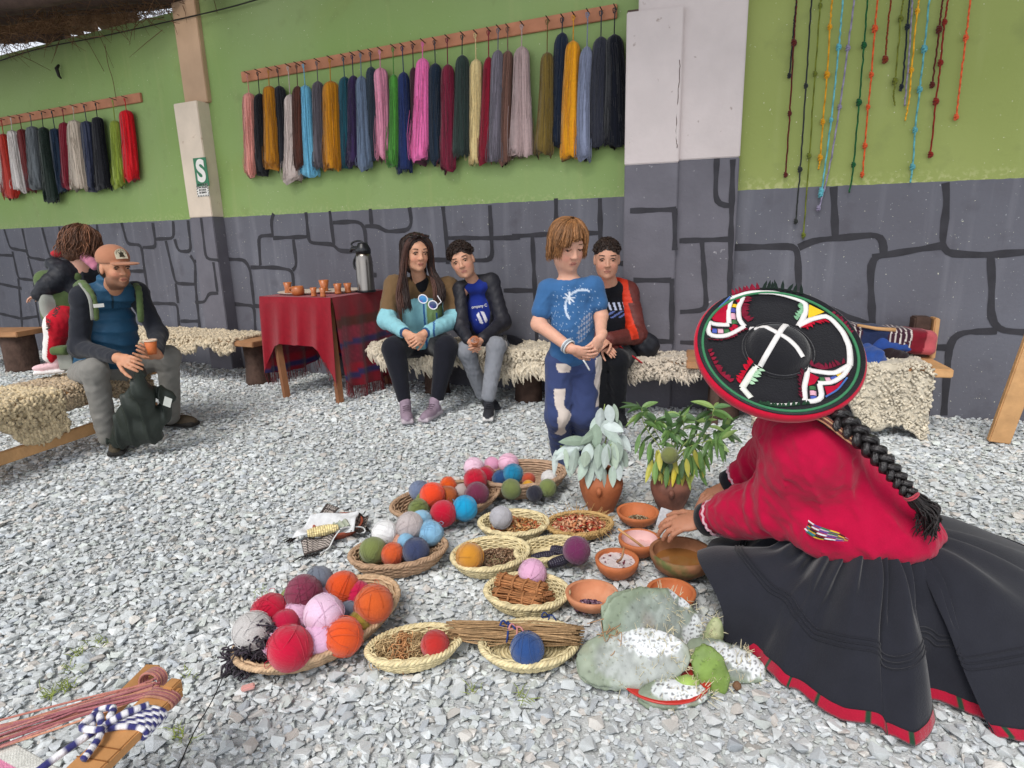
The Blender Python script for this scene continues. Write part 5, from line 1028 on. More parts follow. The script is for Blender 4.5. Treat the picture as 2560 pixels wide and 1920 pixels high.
def leaf(par, m_, p, d, L, W, col, droop=.5, fold=.10):
    """Pointed leaf blade with a folded midrib, bending down along its length; own thickness."""
    d = nrm(d); side = nrm(np.cross(d, V3(rng.normal(0, .45), 1, -.3)) + rng.normal(0, .12, 3)); n = 9; P = p.copy(); V_, C_ = [], []; F_ = []
    for i in range(n):
        t = i / (n - 1); w = W * (math.sin(math.pi * min(1, t ** .85 * .98 + .02)) ** .8) * .5 + .0006; up = nrm(np.cross(side, d))
        V_ += [P - side * w + up * w * fold, P - up * .0006, P + side * w + up * w * fold, P + up * .0006]; g = np.array(col) * (.94 + .1 * t); C_ += [g, g * 1.12, g, g * 1.12]
        d = nrm(d - UP * droop / n * 1.6); P = P + d * L / (n - 1)
    for i in range(n - 1):
        a_ = i * 4; b_ = a_ + 4; F_ += [[a_, b_, b_ + 3, a_ + 3], [a_ + 3, b_ + 3, b_ + 2, a_ + 2], [a_, a_ + 1, b_ + 1, b_], [a_ + 1, a_ + 2, b_ + 2, b_ + 1]]
    put('leaf', MB().add(V_, F_, np.array(C_), False).mesh('leaf'), m_, par)
pl1 = empty('leafy_branches', v1 + UP * h1, 'drooping grey-green leafy branches in the terracotta jar', 'branches')
def stem(par, P, r=.004): 
    P = spline(P, 14); put('stem', MB().tube(P, np.linspace(r, r * .5, 14), 6).mesh('stem'), M_stem, par); return P
mouth = v1 + UP * (h1 - .05); sg_ = [lin(q) for q in ('#9fb0a4', '#abbbb2', '#b4c2bd', '#8fa290', '#a6b7a6', '#bcc8c6')]
Y1 = v1[1]
S1_ = [stem(pl1, [mouth, v1 + UP * (h1 + .03), at(1500, 1090, Y1), at(1512, 1010, Y1 + .02)]), stem(pl1, [mouth, v1 + UP * (h1 + .02), at(1470, 1130, Y1 - .02), at(1400, 1115, Y1 - .03)]), stem(pl1, [mouth, v1 + UP * (h1 + .03), at(1520, 1080, Y1 + .0), at(1535, 1070, Y1 - .01)]), stem(pl1, [mouth, v1 + UP * (h1 + .02), at(1520, 1130, Y1 - .04), at(1528, 1110, Y1 - .06)])]
for (x, y, dy, tx, ty, L, W, dr) in [(1502, 1020, .0, 1500, 1075, .085, .040, .2), (1520, 1012, -.01, 1530, 1065, .08, .036, .2), (1535, 1010, .0, 1545, 1060, .075, .02, .2), (1480, 1070, -.01, 1478, 1130, .115, .042, .3), (1490, 1060, -.02, 1492, 1115, .10, .04, .3), (1505, 1060, -.02, 1545, 1065, .09, .035, .3), (1515, 1050, -.02, 1525, 1105, .07, .045, .3), (1510, 1075, -.03, 1540, 1090, .09, .04, .4),
   (1470, 1105, -.03, 1395, 1090, .12, .035, .25), (1462, 1115, -.03, 1370, 1120, .13, .038, .3), (1450, 1120, -.04, 1380, 1135, .11, .034, .35), (1430, 1122, -.04, 1425, 1190, .115, .045, .1), (1440, 1120, -.05, 1430, 1185, .11, .042, .1), (1390, 1125, -.04, 1385, 1190, .10, .022, .1), (1412, 1122, -.05, 1420, 1180, .08, .02, .1), (1480, 1130, -.05, 1485, 1195, .115, .048, .05), (1490, 1135, -.06, 1500, 1190, .11, .036, .05),
   (1525, 1100, -.05, 1535, 1165, .12, .042, .05), (1530, 1105, -.06, 1540, 1170, .11, .038, .05), (1520, 1110, -.07, 1512, 1165, .10, .034, .05), (1540, 1120, -.02, 1570, 1155, .09, .045, .4), (1475, 1150, -.06, 1470, 1220, .115, .036, .0), (1512, 1170, -.07, 1515, 1225, .09, .034, .0), (1530, 1165, -.07, 1532, 1215, .085, .028, .0), (1500, 1150, -.05, 1505, 1200, .08, .03, .0), (1490, 1085, -.02, 1470, 1090, .08, .035, .4), (1530, 1085, -.03, 1555, 1120, .09, .036, .4),
   (1460, 1108, -.02, 1420, 1075, .07, .03, .5), (1485, 1100, .01, 1450, 1100, .09, .04, .4), (1545, 1090, .0, 1560, 1100, .08, .036, .5), (1535, 1045, .01, 1552, 1075, .07, .03, .2), (1495, 1040, .01, 1480, 1070, .08, .034, .3), (1500, 1110, -.06, 1495, 1160, .1, .036, .05), (1545, 1140, -.05, 1550, 1190, .08, .034, .05)]:
    p = at(x, y, Y1 + dy); q = at(tx, ty, Y1 + dy - .02); leaf(pl1, M_sage, p, q - p, L * 1.1, W * 1.25, np.array(sg_[rng.integers(6)]) * rng.uniform(.85, 1.05), dr)
for _ in range(12):
    x = rng.uniform(1462, 1550); y = rng.uniform(1105, 1165); p = at(x, y, Y1 - rng.uniform(.03, .09)); leaf(pl1, M_sage, p, nrm(V3((x - 1505) / 160 + rng.normal(0, .15), -.2, -1)), rng.uniform(.07, .11), rng.uniform(.036, .055), np.array(sg_[rng.integers(6)]) * rng.uniform(.85, 1.05), .05)
pl2 = empty('leafy_branches', v2 + UP * h2, 'glossy green leafy branches with yellowing leaves in the darker jar', 'branches'); m2 = v2 + UP * (h2 - .05); Y2 = v2[1]
gr_ = [lin(q) for q in ('#4f6f38', '#5d7f42', '#3f5c30', '#6f9150', '#86a05c', '#57784a')]; ye = [lin(q) for q in ('#a8a548', '#b9b65a', '#8f9d4a', '#c9b83c')]
for tips in ([(1650, 1120), (1610, 1060), (1605, 1020)], [(1660, 1120), (1635, 1070), (1640, 1050)], [(1690, 1110), (1710, 1070), (1700, 1040)], [(1700, 1110), (1740, 1090), (1740, 1050)], [(1710, 1110), (1770, 1070), (1785, 1020)], [(1720, 1120), (1790, 1080), (1815, 1070)], [(1680, 1110), (1675, 1080), (1678, 1075)], [(1700, 1130), (1760, 1105), (1800, 1100)]):
    dz = rng.uniform(-.05, .05); P = stem(pl2, [m2, v2 + UP * (h2 + .02)] + [at(x, y, Y2 + dz) for x, y in tips], .0035); e = P[-1]; dd = nrm(P[-1] - P[-4])
    for k in range(9):
        a_ = k * 2.4 + rng.uniform(-.3, .3); s_ = nrm(np.cross(dd, V3(.3, 1, .2))); t_ = np.cross(dd, s_); d_ = nrm(dd * rng.uniform(.25, .9) + (s_ * math.cos(a_) + t_ * math.sin(a_)) * .9); leaf(pl2, M_green, e - dd * .012 * (k % 4), d_, rng.uniform(.07, .11), rng.uniform(.018, .026), np.array(gr_[rng.integers(6)]) * rng.uniform(.8, 1.15), rng.uniform(.3, .8))
    for k in range(6):
        b_ = P[7 + k]; a_ = k * 2.1; d_ = nrm(V3(math.cos(a_), -abs(math.sin(a_)) * .6, rng.uniform(-.2, .4))); leaf(pl2, M_green, b_, d_, rng.uniform(.07, .11), rng.uniform(.018, .024), np.array(gr_[rng.integers(6)]) * rng.uniform(.8, 1.15), rng.uniform(.6, 1.2))
for _ in range(46):      # older leaves hanging over the rim of the darker jar
    x = rng.uniform(1630, 1765); y = rng.uniform(1120, 1175); p = at(x, y, Y2 - rng.uniform(.02, .09)); d_ = nrm(V3((x - 1690) / 220 + rng.normal(0, .15), -.25, -1)); yl_ = rng.random() < .35
    leaf(pl2, M_green, p, d_, rng.uniform(.065, .105), rng.uniform(.018, .026), np.array((ye if yl_ else gr_)[rng.integers(4)]) * rng.uniform(.8, 1.15), .1)
for (x, y, tx, ty, L, W, yl) in [(1650, 1160, 1648, 1205, .075, .022, 1), (1658, 1155, 1665, 1200, .07, .02, 1), (1640, 1150, 1636, 1180, .06, .018, 1), (1690, 1150, 1680, 1225, .11, .026, 1), (1700, 1160, 1695, 1235, .11, .028, 0), (1720, 1130, 1735, 1205, .11, .024, 0), (1730, 1140, 1745, 1200, .10, .022, 0), (1745, 1130, 1765, 1195, .11, .024, 0), (1755, 1120, 1775, 1180, .11, .022, 0), (1710, 1170, 1705, 1220, .08, .022, 1), (1735, 1160, 1725, 1220, .09, .02, 1), (1800, 1090, 1810, 1170, .12, .024, 0), (1790, 1085, 1795, 1160, .11, .022, 0), (1775, 1110, 1780, 1165, .09, .02, 0), (1670, 1180, 1672, 1220, .06, .02, 1), (1760, 1150, 1758, 1205, .08, .02, 1), (1610, 1100, 1600, 1145, .09, .022, 0), (1625, 1105, 1622, 1150, .09, .022, 0), (1600, 1085, 1590, 1125, .09, .02, 0)]:
    p = at(x, y, Y2 - .06); q = at(tx, ty, Y2 - .075); leaf(pl2, M_green, p, q - p, L, W, np.array((ye if yl else gr_)[rng.integers(4)]) * rng.uniform(.85, 1.1), .0)
pb2 = at(1674, 1138, Y2 - .085); o = bpy.data.objects.new('yarn_ball', BM[2]); COL.objects.link(o); o.location = tuple(pb2); o.scale = (.037,) * 3; o.color = (*lin('#737a48'), 1); o.rotation_euler = (1, 0, .4); tag(o, 'olive yarn ball nestled among the glossy green branches', 'yarn ball', 'single yarn balls'); o.material_slots[0].link = 'OBJECT'; o.material_slots[0].material = M_ball

# ---- cactus pads with cochineal on a red plate
M_pad = mat('cactus_pad', attr=True, rough=.6, var=.12, vscale=30, bump=.25, bscale=60, spec=.35); M_spine = mat('spine', lin('#d8cfae'), .6, .1, 10, 0); M_rplate = mat('red_glazed_plate', lin('#b8322a'), .35, .1, 10, 0, spec=.5)
cp_ = ground(1660, 1722); top('red_plate', MB().lathe(V3(.395, 1.475, .004), [(0, 0), (.10, 0), (.125, .008), (.135, .014), (.13, .017), (.10, .008), (0, .007)], 44).mesh('red_plate'), M_rplate, 'red glazed plate under the cactus pads', 'plate')
def pad(P, r, th, ax, label, white, base, nsp=46, taper=.7, name='cactus_pad', cut=None, seed=0):
    """Flattened oval pad; ax rows: long, across, normal. white = list of (u,v,radius) cochineal patches in pad coordinates."""
    rr = np.random.default_rng(seed); s = Solid(); ax = np.array(ax); L, W = r
    s.ell(P, (L, W, th), ax, .01); s.ell(P - ax[0] * L * .55, (L * .5, W * taper * .8, th * .95), ax, .05)
    if cut is not None: s.box(P + ax[0] * cut[0] + ax[1] * cut[1], (cut[2], cut[3], .2), ax, .002, .004, op='-')
    def colf(X, C):
        q = (X - P) @ ax.T; C = np.tile(np.array(base), (len(X), 1)) * (1 + .12 * wob(X, 45, 3) + .08 * wob(X, 150, 1))[:, None]; br_m = np.clip(wob(X, 38, 4) - .55, 0, 1)[:, None]; C = C * (1 - br_m * .6) + np.array(lin('#8a7466')) * br_m * .6; edge = np.clip(np.abs(q[:, 2]) / th, 0, 1)
        rim_ = np.clip((np.hypot(q[:, 0] / L, q[:, 1] / W) - .80) / .15, 0, 1)[:, None] * .32; C = C * (1 - rim_) + np.array(lin('#7d9160')) * rim_
        are = (wob(X, 300, 5) > 1.12); C[are] = C[are] * .6
        for (u, v, rad, fac) in white:
            d = np.hypot(q[:, 0] - u * L, q[:, 1] - v * W) / rad + .25 * wob(X, 110, 1) + .15 * wob(X, 260, 2); m = np.clip((1.15 - d) / .3, 0, 1)[:, None] * fac; C = C * (1 - m) + np.array(lin('#dfe4e6')) * m
            sp = (wob(X, 480, 4) > .55) & (m[:, 0] > .4); C[sp] = lin('#77787a')
        return C.clip(0, 1)
    t = empty(name, P - UP * .02, label, 'cactus', 'cactus pads on the red plate'); me = s.mesh('pad', .0045, field=lambda X: .002 * wob(X, 42, 2) + .001 * wob(X, 140, 2), amp=.006, colf=colf); put('pad', me, M_pad, t)
    sp = MB()
    for i in range(nsp):
        if i < nsp * .65: q, f = rr.uniform(0, 6.283), math.sqrt(rr.uniform(0, .95)); u, v = f * math.cos(q), f * math.sin(q); n_ = ax[2] * (1 if ax[2][2] > 0 or ax[2][1] < 0 else -1); p = P + ax[0] * u * L + ax[1] * v * W + n_ * th * math.sqrt(max(0, 1 - f * f))
        else: q = rr.uniform(0, 6.283); u, v = math.cos(q), math.sin(q); p = P + ax[0] * u * L + ax[1] * v * W; n_ = nrm(ax[0] * u + ax[1] * v)
        for _ in range(rr.integers(1, 4)): d_ = nrm(n_ + rr.normal(0, .55, 3)); l = rr.uniform(.014, .030); sp.tube([p, p + d_ * l], [.0012, .0006], 3, cap=False)
    put('spines', sp.mesh('spines'), M_spine, t, kind='stuff'); return t
gg, gb = lin('#868f85'), lin('#8b938b')
def pax(lng, nor): l = nrm(lng); n_ = nrm(np.array(nor) - l * (l @ np.array(nor))); return [l, np.cross(n_, l), n_]
a0 = pax(V3(1, .10, .02), V3(-.05, -.62, .8)); pad(at(1596, 1645, 1.47), (.146, .080), .013, a0, 'grey-green cactus pad lying in front, white with cochineal along its upper side', [(.15, .5, .04, .95), (.55, .45, .045, 1.), (-.15, .55, .03, .8), (.35, .25, .03, .9), (.2, -.3, .12, .22)], lin('#90968f'), 110, seed=1)
a1 = pax(V3(.86, .25, -.38), V3(-.30, -.80, .55)); pad(at(1648, 1568, 1.58), (.165, .108), .012, a1, 'large upright grey-green cactus pad with white cochineal at its right edge', [(.72, -.15, .038, 1.), (.80, .2, .03, 1.), (.45, .80, .022, .95), (.2, .95, .02, .9), (.1, -.3, .1, .15)], lin('#8a948a'), 110, seed=2)
a2 = pax(V3(.90, -.30, -.15), V3(.25, -.45, .85)); pad(at(1825, 1655, 1.50), (.098, .056), .013, a2, 'cactus pad white with cochineal at the right, next to the skirt hem', [(.2, .2, .036, .95), (.6, .1, .034, .95), (-.3, .25, .03, .8)], gb, 50, seed=3)
a3 = pax(V3(1, .0, .03), V3(0, -.35, .95)); pad(at(1700, 1735, 1.385), (.085, .036), .010, a3, 'small cactus pad white with cochineal, lowest on the red plate', [(.0, .1, .04, .95), (.5, .1, .03, .9), (-.5, .0, .03, .7)], gb, 40, seed=4)
a4 = pax(V3(.15, -.55, -.8), V3(-.1, -.8, .55)); pad(at(1780, 1690, 1.435), (.054, .040), .008, a4, 'bright yellow-green cut cactus piece', [], lin('#728c40'), 26, seed=5)
a5 = pax(V3(1, .1, .1), V3(0, -.6, .8)); pad(at(1722, 1710, 1.41), (.030, .016), .008, a5, 'small green cactus scrap beside the bright cut piece', [], lin('#93ad58'), 10, seed=6)
a6 = pax(V3(.1, .1, 1), V3(-.3, -.9, 0)); pad(at(1787, 1575, 1.60), (.040, .018), .012, a6, 'small withered cactus stub standing against the skirt', [], lin('#a9ad84'), 16, seed=7)
fb_ = MB()
for _ in range(26): p = at(1530 + rng.normal(0, 14), 1600 + rng.normal(0, 16), 1.50); fb_.tube(spline([p, p + rng.normal(0, .014, 3), p + rng.normal(0, .02, 3) - UP * .01], 7), .0014, 3, lin('#b08a68'), cap=False)
top('dry_fibres', fb_.mesh('dry_fibres'), M_twig, 'curly dry fibres on the front cactus pad', 'fibres')
top('seed_cone', MB().lathe(ground(1842, 1722) + UP * .0, [(0, 0), (.008, .001), (.012, .008), (.010, .016), (.004, .022), (0, .023)], 12, np.array(lin('#7a5c46'))).mesh('seed_cone'), M_twig, 'small brown seed cone on the gravel beside the cactus', 'cone')

# ---- clay dish with woven cloth, corn cob and banknotes
M_clo = mat('woven_belt_cloth', attr=True, rough=.95, var=.15, vscale=40, bump=.4, bscale=260, spec=.05)
dc = ground(848, 1332); top('clay_dish', MB().lathe(V3(dc[0], dc[1], .004), [(0, 0), (.07, 0), (.098, .03), (.104, .042), (.097, .042), (.07, .012), (0, .010)], 36).mesh('clay_dish'), mat('red_clay_dish', lin('#a4553f'), .6, .15, 9, .2, 50), 'red clay dish under the black and white cloth', 'dish')
def sheet(name, quad, n, m, zf, colf, mt_, label, cat, th=.003):
    a_, b_, c_, d_ = [np.array(q) for q in quad]; V_, C_, F_ = [], [], []
    for i in range(n):
        for j in range(m):
            u, v = i / (n - 1), j / (m - 1); p = (a_ * (1 - u) + b_ * u) * (1 - v) + (d_ * (1 - u) + c_ * u) * v; p = p + UP * zf(u, v); V_.append(p); C_.append(colf(u, v))
    k = n * m; V_ += [p - UP * th for p in V_]
    for i in range(n - 1):
        for j in range(m - 1): e = i * m + j; F_ += [[e, e + m, e + m + 1, e + 1], [k + e, k + e + 1, k + e + m + 1, k + e + m]]
    for i in range(n - 1): e = i * m; F_ += [[e, k + e, k + e + m, e + m]]; e = i * m + m - 1; F_ += [[e, e + m, k + e + m, k + e]]
    for j in range(m - 1): F_ += [[j, j + 1, k + j + 1, k + j]]; e = (n - 1) * m + j; F_ += [[e, k + e, k + e + 1, e + 1]]
    return top(name, MB().add(V_, F_, np.array(C_ + C_), True).mesh(name), mt_, label, cat)
def beltcol(u, v): 
    f = math.sin(v * 40) * math.sin(u * 55); c = '#4a4340' if v < .12 or v > .88 else ('#c9beb6' if f > .1 else '#2b2726'); return lin(c)
q = lambda x, y, z: ground(x, y, z)
sheet('woven_cloth', (q(752, 1352, .045), q(838, 1330, .055), q(822, 1368, .012), q(760, 1388, .010)), 30, 26, lambda u, v: .008 * math.sin(u * 9) * (1 - v), beltcol, M_clo, 'black and white patterned cloth end hanging over the front of the dish', 'cloth')
sheet('woven_cloth', (q(768, 1302, .035), q(818, 1262, .045), q(850, 1274, .06), q(800, 1296, .06)), 26, 20, lambda u, v: .008 * math.sin(u * 8), beltcol, M_clo, 'black and white patterned cloth end folded behind the dish', 'cloth')
sheet('woven_cloth', (q(892, 1282, .062), q(922, 1292, .02), q(914, 1326, .02), q(876, 1330, .05)), 22, 18, lambda u, v: .006 * math.sin(u * 8), beltcol, M_clo, 'black and white patterned cloth end at the right of the dish', 'cloth')
sheet('white_cloth', (q(730, 1345, .02), q(775, 1292, .075), q(898, 1272, .075), q(884, 1322, .062)), 30, 24, lambda u, v: .010 * math.sin(u * 7 + v * 5) - .028 * math.sin(math.pi * v) * math.sin(math.pi * u), lambda u, v: lin('#dcdee0'), M_clo, 'white cloth lining the clay dish', 'cloth')
sheet('banknotes', (q(805, 1318, .066), q(868, 1296, .07), q(876, 1312, .066), q(828, 1326, .064)), 14, 8, lambda u, v: .006 * math.sin(u * 30), lambda u, v: lin('#a3ab9a') if int(u * 13) % 3 else lin('#c3c6b4'), M_clo, 'small sheaf of grey-green banknotes on the white cloth', 'money')
cob(q(768, 1334, .072), q(846, 1318, .072), .021, lin('#dccb95'), 'pale yellow corn cob lying on the cloth in the dish', rows=12)
ft = MB()
for (x0, y0, x1, y1) in ((748, 1392, 812, 1378), (742, 1345, 720, 1345), (905, 1310, 922, 1322)):
    for i in range(16): u = i / 15; p = q(x0 + (x1 - x0) * u, y0 + (y1 - y0) * u, .012); ft.tube([p, p + V3(rng.normal(-.01, .012), -rng.uniform(.01, .04), -.004)], .0018, 3, lin('#2a2524'), cap=False)
ft.tube(spline([q(852, 1322, .07), q(868, 1318, .06), q(905, 1318, .04), q(912, 1330, .02), q(890, 1332, .015)], 16), .0035, 5, lin('#dfe0e0')); ft.tube(spline([q(850, 1325, .07), q(835, 1345, .04), q(822, 1370, .015), q(800, 1384, .01)], 14), .003, 5, lin('#dfe0e0'))
o = top('cloth_tassels', ft.mesh('cloth_tassels'), M_clo, 'dark fringe and white ties of the patterned cloth', 'fringe'); o['kind'] = 'stuff'
# black yarn tangle spilling from the largest basket, thin black cord, pink stone
tg = MB()
for _ in range(190):
    u = rng.uniform(0, 1); c = np.array(q(1.1573 * (575 - 65 * u), 1.1573 * (1375 + 62 * u), .100 - .075 * u)) + rng.normal(0, .017, 3); t = np.linspace(0, rng.uniform(4, 9), 14); a_ = nrm(rng.normal(size=3)); b_ = nrm(np.cross(a_, rng.normal(size=3))); s = rng.uniform(.010, .022)
    P = c + s * (np.cos(t)[:, None] * a_ + np.sin(t * 1.3)[:, None] * b_) + (t * .002)[:, None] * np.cross(a_, b_); P[:, 2] = np.maximum(P[:, 2], .012); tg.tube(P, .0026, 4, np.array(lin('#38303a')) * rng.uniform(.6, 1.3), cap=False)
top('black_yarn_tangle', tg.mesh('black_yarn_tangle'), M_cord, 'tangle of dark wool spilling over the left rim of the largest basket', 'wool')
top('thin_cord', MB().tube(spline([q(x * 1.1573, y * 1.1573, .022) for x, y in ((500, 1400), (490, 1440), (460, 1510), (420, 1580), (385, 1660), (370, 1700))], 30), .0017, 4).mesh('thin_cord'), M_wire, 'thin black cord lying on the gravel at the bottom left', 'cord')
top('pink_stone', MB().box(q(620, 1718, .012), (.035, .018, .012), rotz(.4), bev=.003).mesh('pink_stone'), mat('pink_chip', lin('#d9a19a'), .6, .1, 20, .1), 'pink chip on the gravel beside the dark wool', 'stone')
# weeds in the gravel
wd = MB()
for (x, y, k, s) in ((165, 1715, 26, .03), (115, 1745, 18, .03), (170, 1668, 12, .025), (455, 1840, 20, .035), (200, 1635, 14, .03), (250, 1612, 12, .028), (1178, 1720, 10, .03), (660, 1490, 14, .028), (1310, 1748, 14, .035), (470, 1690, 8, .025), (2160, 1490, 10, .03)):
    for _ in range(k): p = q(x + rng.normal(0, 12), y + rng.normal(0, 8), .0); d_ = nrm(rng.normal(size=3) * V3(1, 1, .3) + UP * .9); wd.tube([p, p + d_ * s * .6, p + d_ * s + V3(*rng.normal(0, .006, 2), -.004)], [.0013, .0011, .0004], 3, np.array(lin('#8f9c4e')) * rng.uniform(.8, 1.2), cap=False)
o = put('weeds', wd.mesh('weeds'), M_leafy, kind='stuff'); tag(o, 'thin green weeds sprouting between the stones', 'weeds')

# ---- loom end at the bottom left
M_lw = mat('loom_wood', lin('#b98654'), .6, .25, 9, .25, 30); M_bw = mat('blue_white_yarn', attr=True, rough=.95, var=.15, vscale=60, bump=.4, bscale=200, sheen=.2, spec=.05)
def lp(x, y, z): return ground(x, y, z)
zl = .30
lo = empty('loom_frame', ground(380, 1850), 'wooden loom bar end bound with blue and white yarn at the bottom left', 'loom')
A0, A1_ = lp(130, 2010, zl), lp(425, 1725, zl)
dl = nrm(A1_ - A0); sl_ = nrm(np.cross(dl, UP)); put('bar', MB().box((A0 + A1_) / 2, (np.linalg.norm(A1_ - A0), .066, .022), np.array([dl, -sl_, UP]), bev=.003).mesh('bar'), M_lw, lo)
B0, B1_ = lp(225, 1830, zl - .020), lp(385, 1668, zl - .02); put('back_bar', MB().box((B0 + B1_) / 2, (np.linalg.norm(B1_ - B0), .036, .018), np.array([nrm(B1_ - B0), nrm(np.cross(UP, B1_ - B0)), UP]), bev=.003).mesh('back_bar'), M_lw, lo)
gv_ = MB()
for s in (.30, .40, .62, .70): c = A0 + (A1_ - A0) * s + UP * .0112; gv_.box(c, (.0025, .066, .0012), np.array([dl, -sl_, UP]))
put('groove', gv_.mesh('groove'), mat('groove_dark', lin('#8a5a30'), .8, .1, 10, 0), lo)
put('peg', MB().box(lp(432, 1722, zl + .006), (.030, .026, .03), np.array([dl, -sl_, UP]), bev=.003).mesh('peg'), M_lw, lo)
def bwcol(n, k): return np.array([lin('#e3e2e6') if ((i + k) // 3) % 2 else lin('#3a3a72') for i in range(n)])
wy = MB()
for i in range(9):
    c = A0 + (A1_ - A0) * (.56 + .022 * i); th = np.linspace(0, 2 * math.pi, 41)[:-1]; P = c + (np.cos(th) * .040)[:, None] * sl_ + (np.sin(th) * .017)[:, None] * UP + (np.cos(th) * .010)[:, None] * dl; wy.tube(P, .0062, 6, bwcol(40, i * 2), closed=True)
kt = A0 + (A1_ - A0) * .52 - sl_ * .035 + UP * .02
for k, pts in enumerate(([kt, kt + V3(-.02, .02, .012), kt + V3(-.03, -.01, .01), kt + V3(.01, -.02, .012), kt], [kt, kt + V3(.015, -.03, .006), kt + V3(.016, -.06, .002), kt + V3(.014, -.075, -.0)], [kt, kt + V3(-.02, -.03, 0), kt + V3(-.055, -.075, -.01), kt + V3(-.10, -.14, -.03)], [kt, kt + V3(.03, .02, .01), kt + V3(.06, .05, .004)], [kt + V3(-.02, 0, 0), kt + V3(-.03, .03, .008), kt + V3(.0, .035, .012), kt + V3(.01, .01, .012)])):
    P = spline(pts, 26); wy.tube(P, .0068, 6, bwcol(26, k))
put('binding_yarn', wy.mesh('binding_yarn'), M_bw, lo)
wp_ = MB(); wc = [lin(c) for c in ('#b5786c', '#a86a70', '#c08a72', '#9a5c60', '#b88078')]
for i in range(20):
    a_ = lp(385 + rng.normal(0, 10), 1712 + rng.normal(0, 14), zl + .012); e = lp(-120, 1832 + i * 4.4, zl - .02); P = spline([a_, (a_ * .6 + e * .4) + rng.normal(0, .004, 3), e], 20); wp_.tube(P, .0026, 4, np.array(wc[i % 5]) * rng.uniform(.8, 1.15), cap=False)
for i in range(8):
    c = lp(372 + 3 * i, 1706 - 2 * i, zl - .006); th = np.linspace(0, 2 * math.pi, 21)[:-1]; wp_.tube(c + (np.cos(th) * .024)[:, None] * sl_ + (np.sin(th) * .018)[:, None] * UP + (np.sin(th) * .006)[:, None] * dl, .003, 4, np.array(wc[i % 5]), closed=True)
    c = A0 + (A1_ - A0) * (.86 + .012 * i); wp_.tube(c + (np.cos(th) * .037)[:, None] * sl_ + (np.sin(th) * .015)[:, None] * UP, .0032, 4, np.array(wc[(i + 2) % 5]) * .8, closed=True)
put('warp_yarn', wp_.mesh('warp_yarn'), M_bw, lo)
def webcol(u, v): return np.array(lin('#d3d3cc')) * (1.08 if (int(u * 60) + int(v * 26)) % 2 else .86) if v < .30 else np.array(lin('#d988a8')) * (1.05 if (int(u * 60) + int(v * 26)) % 2 else .9)
sheet('woven_band', (lp(-40, 1815, zl - .02), lp(165, 1930, zl - .02), lp(60, 2080, zl - .03), lp(-160, 1960, zl - .03)), 61, 52, lambda u, v: .0014 * math.sin(u * 190) * math.sin(v * 82), webcol, M_bw, 'coarse grey and pink woven band at the bottom left corner', 'textile')
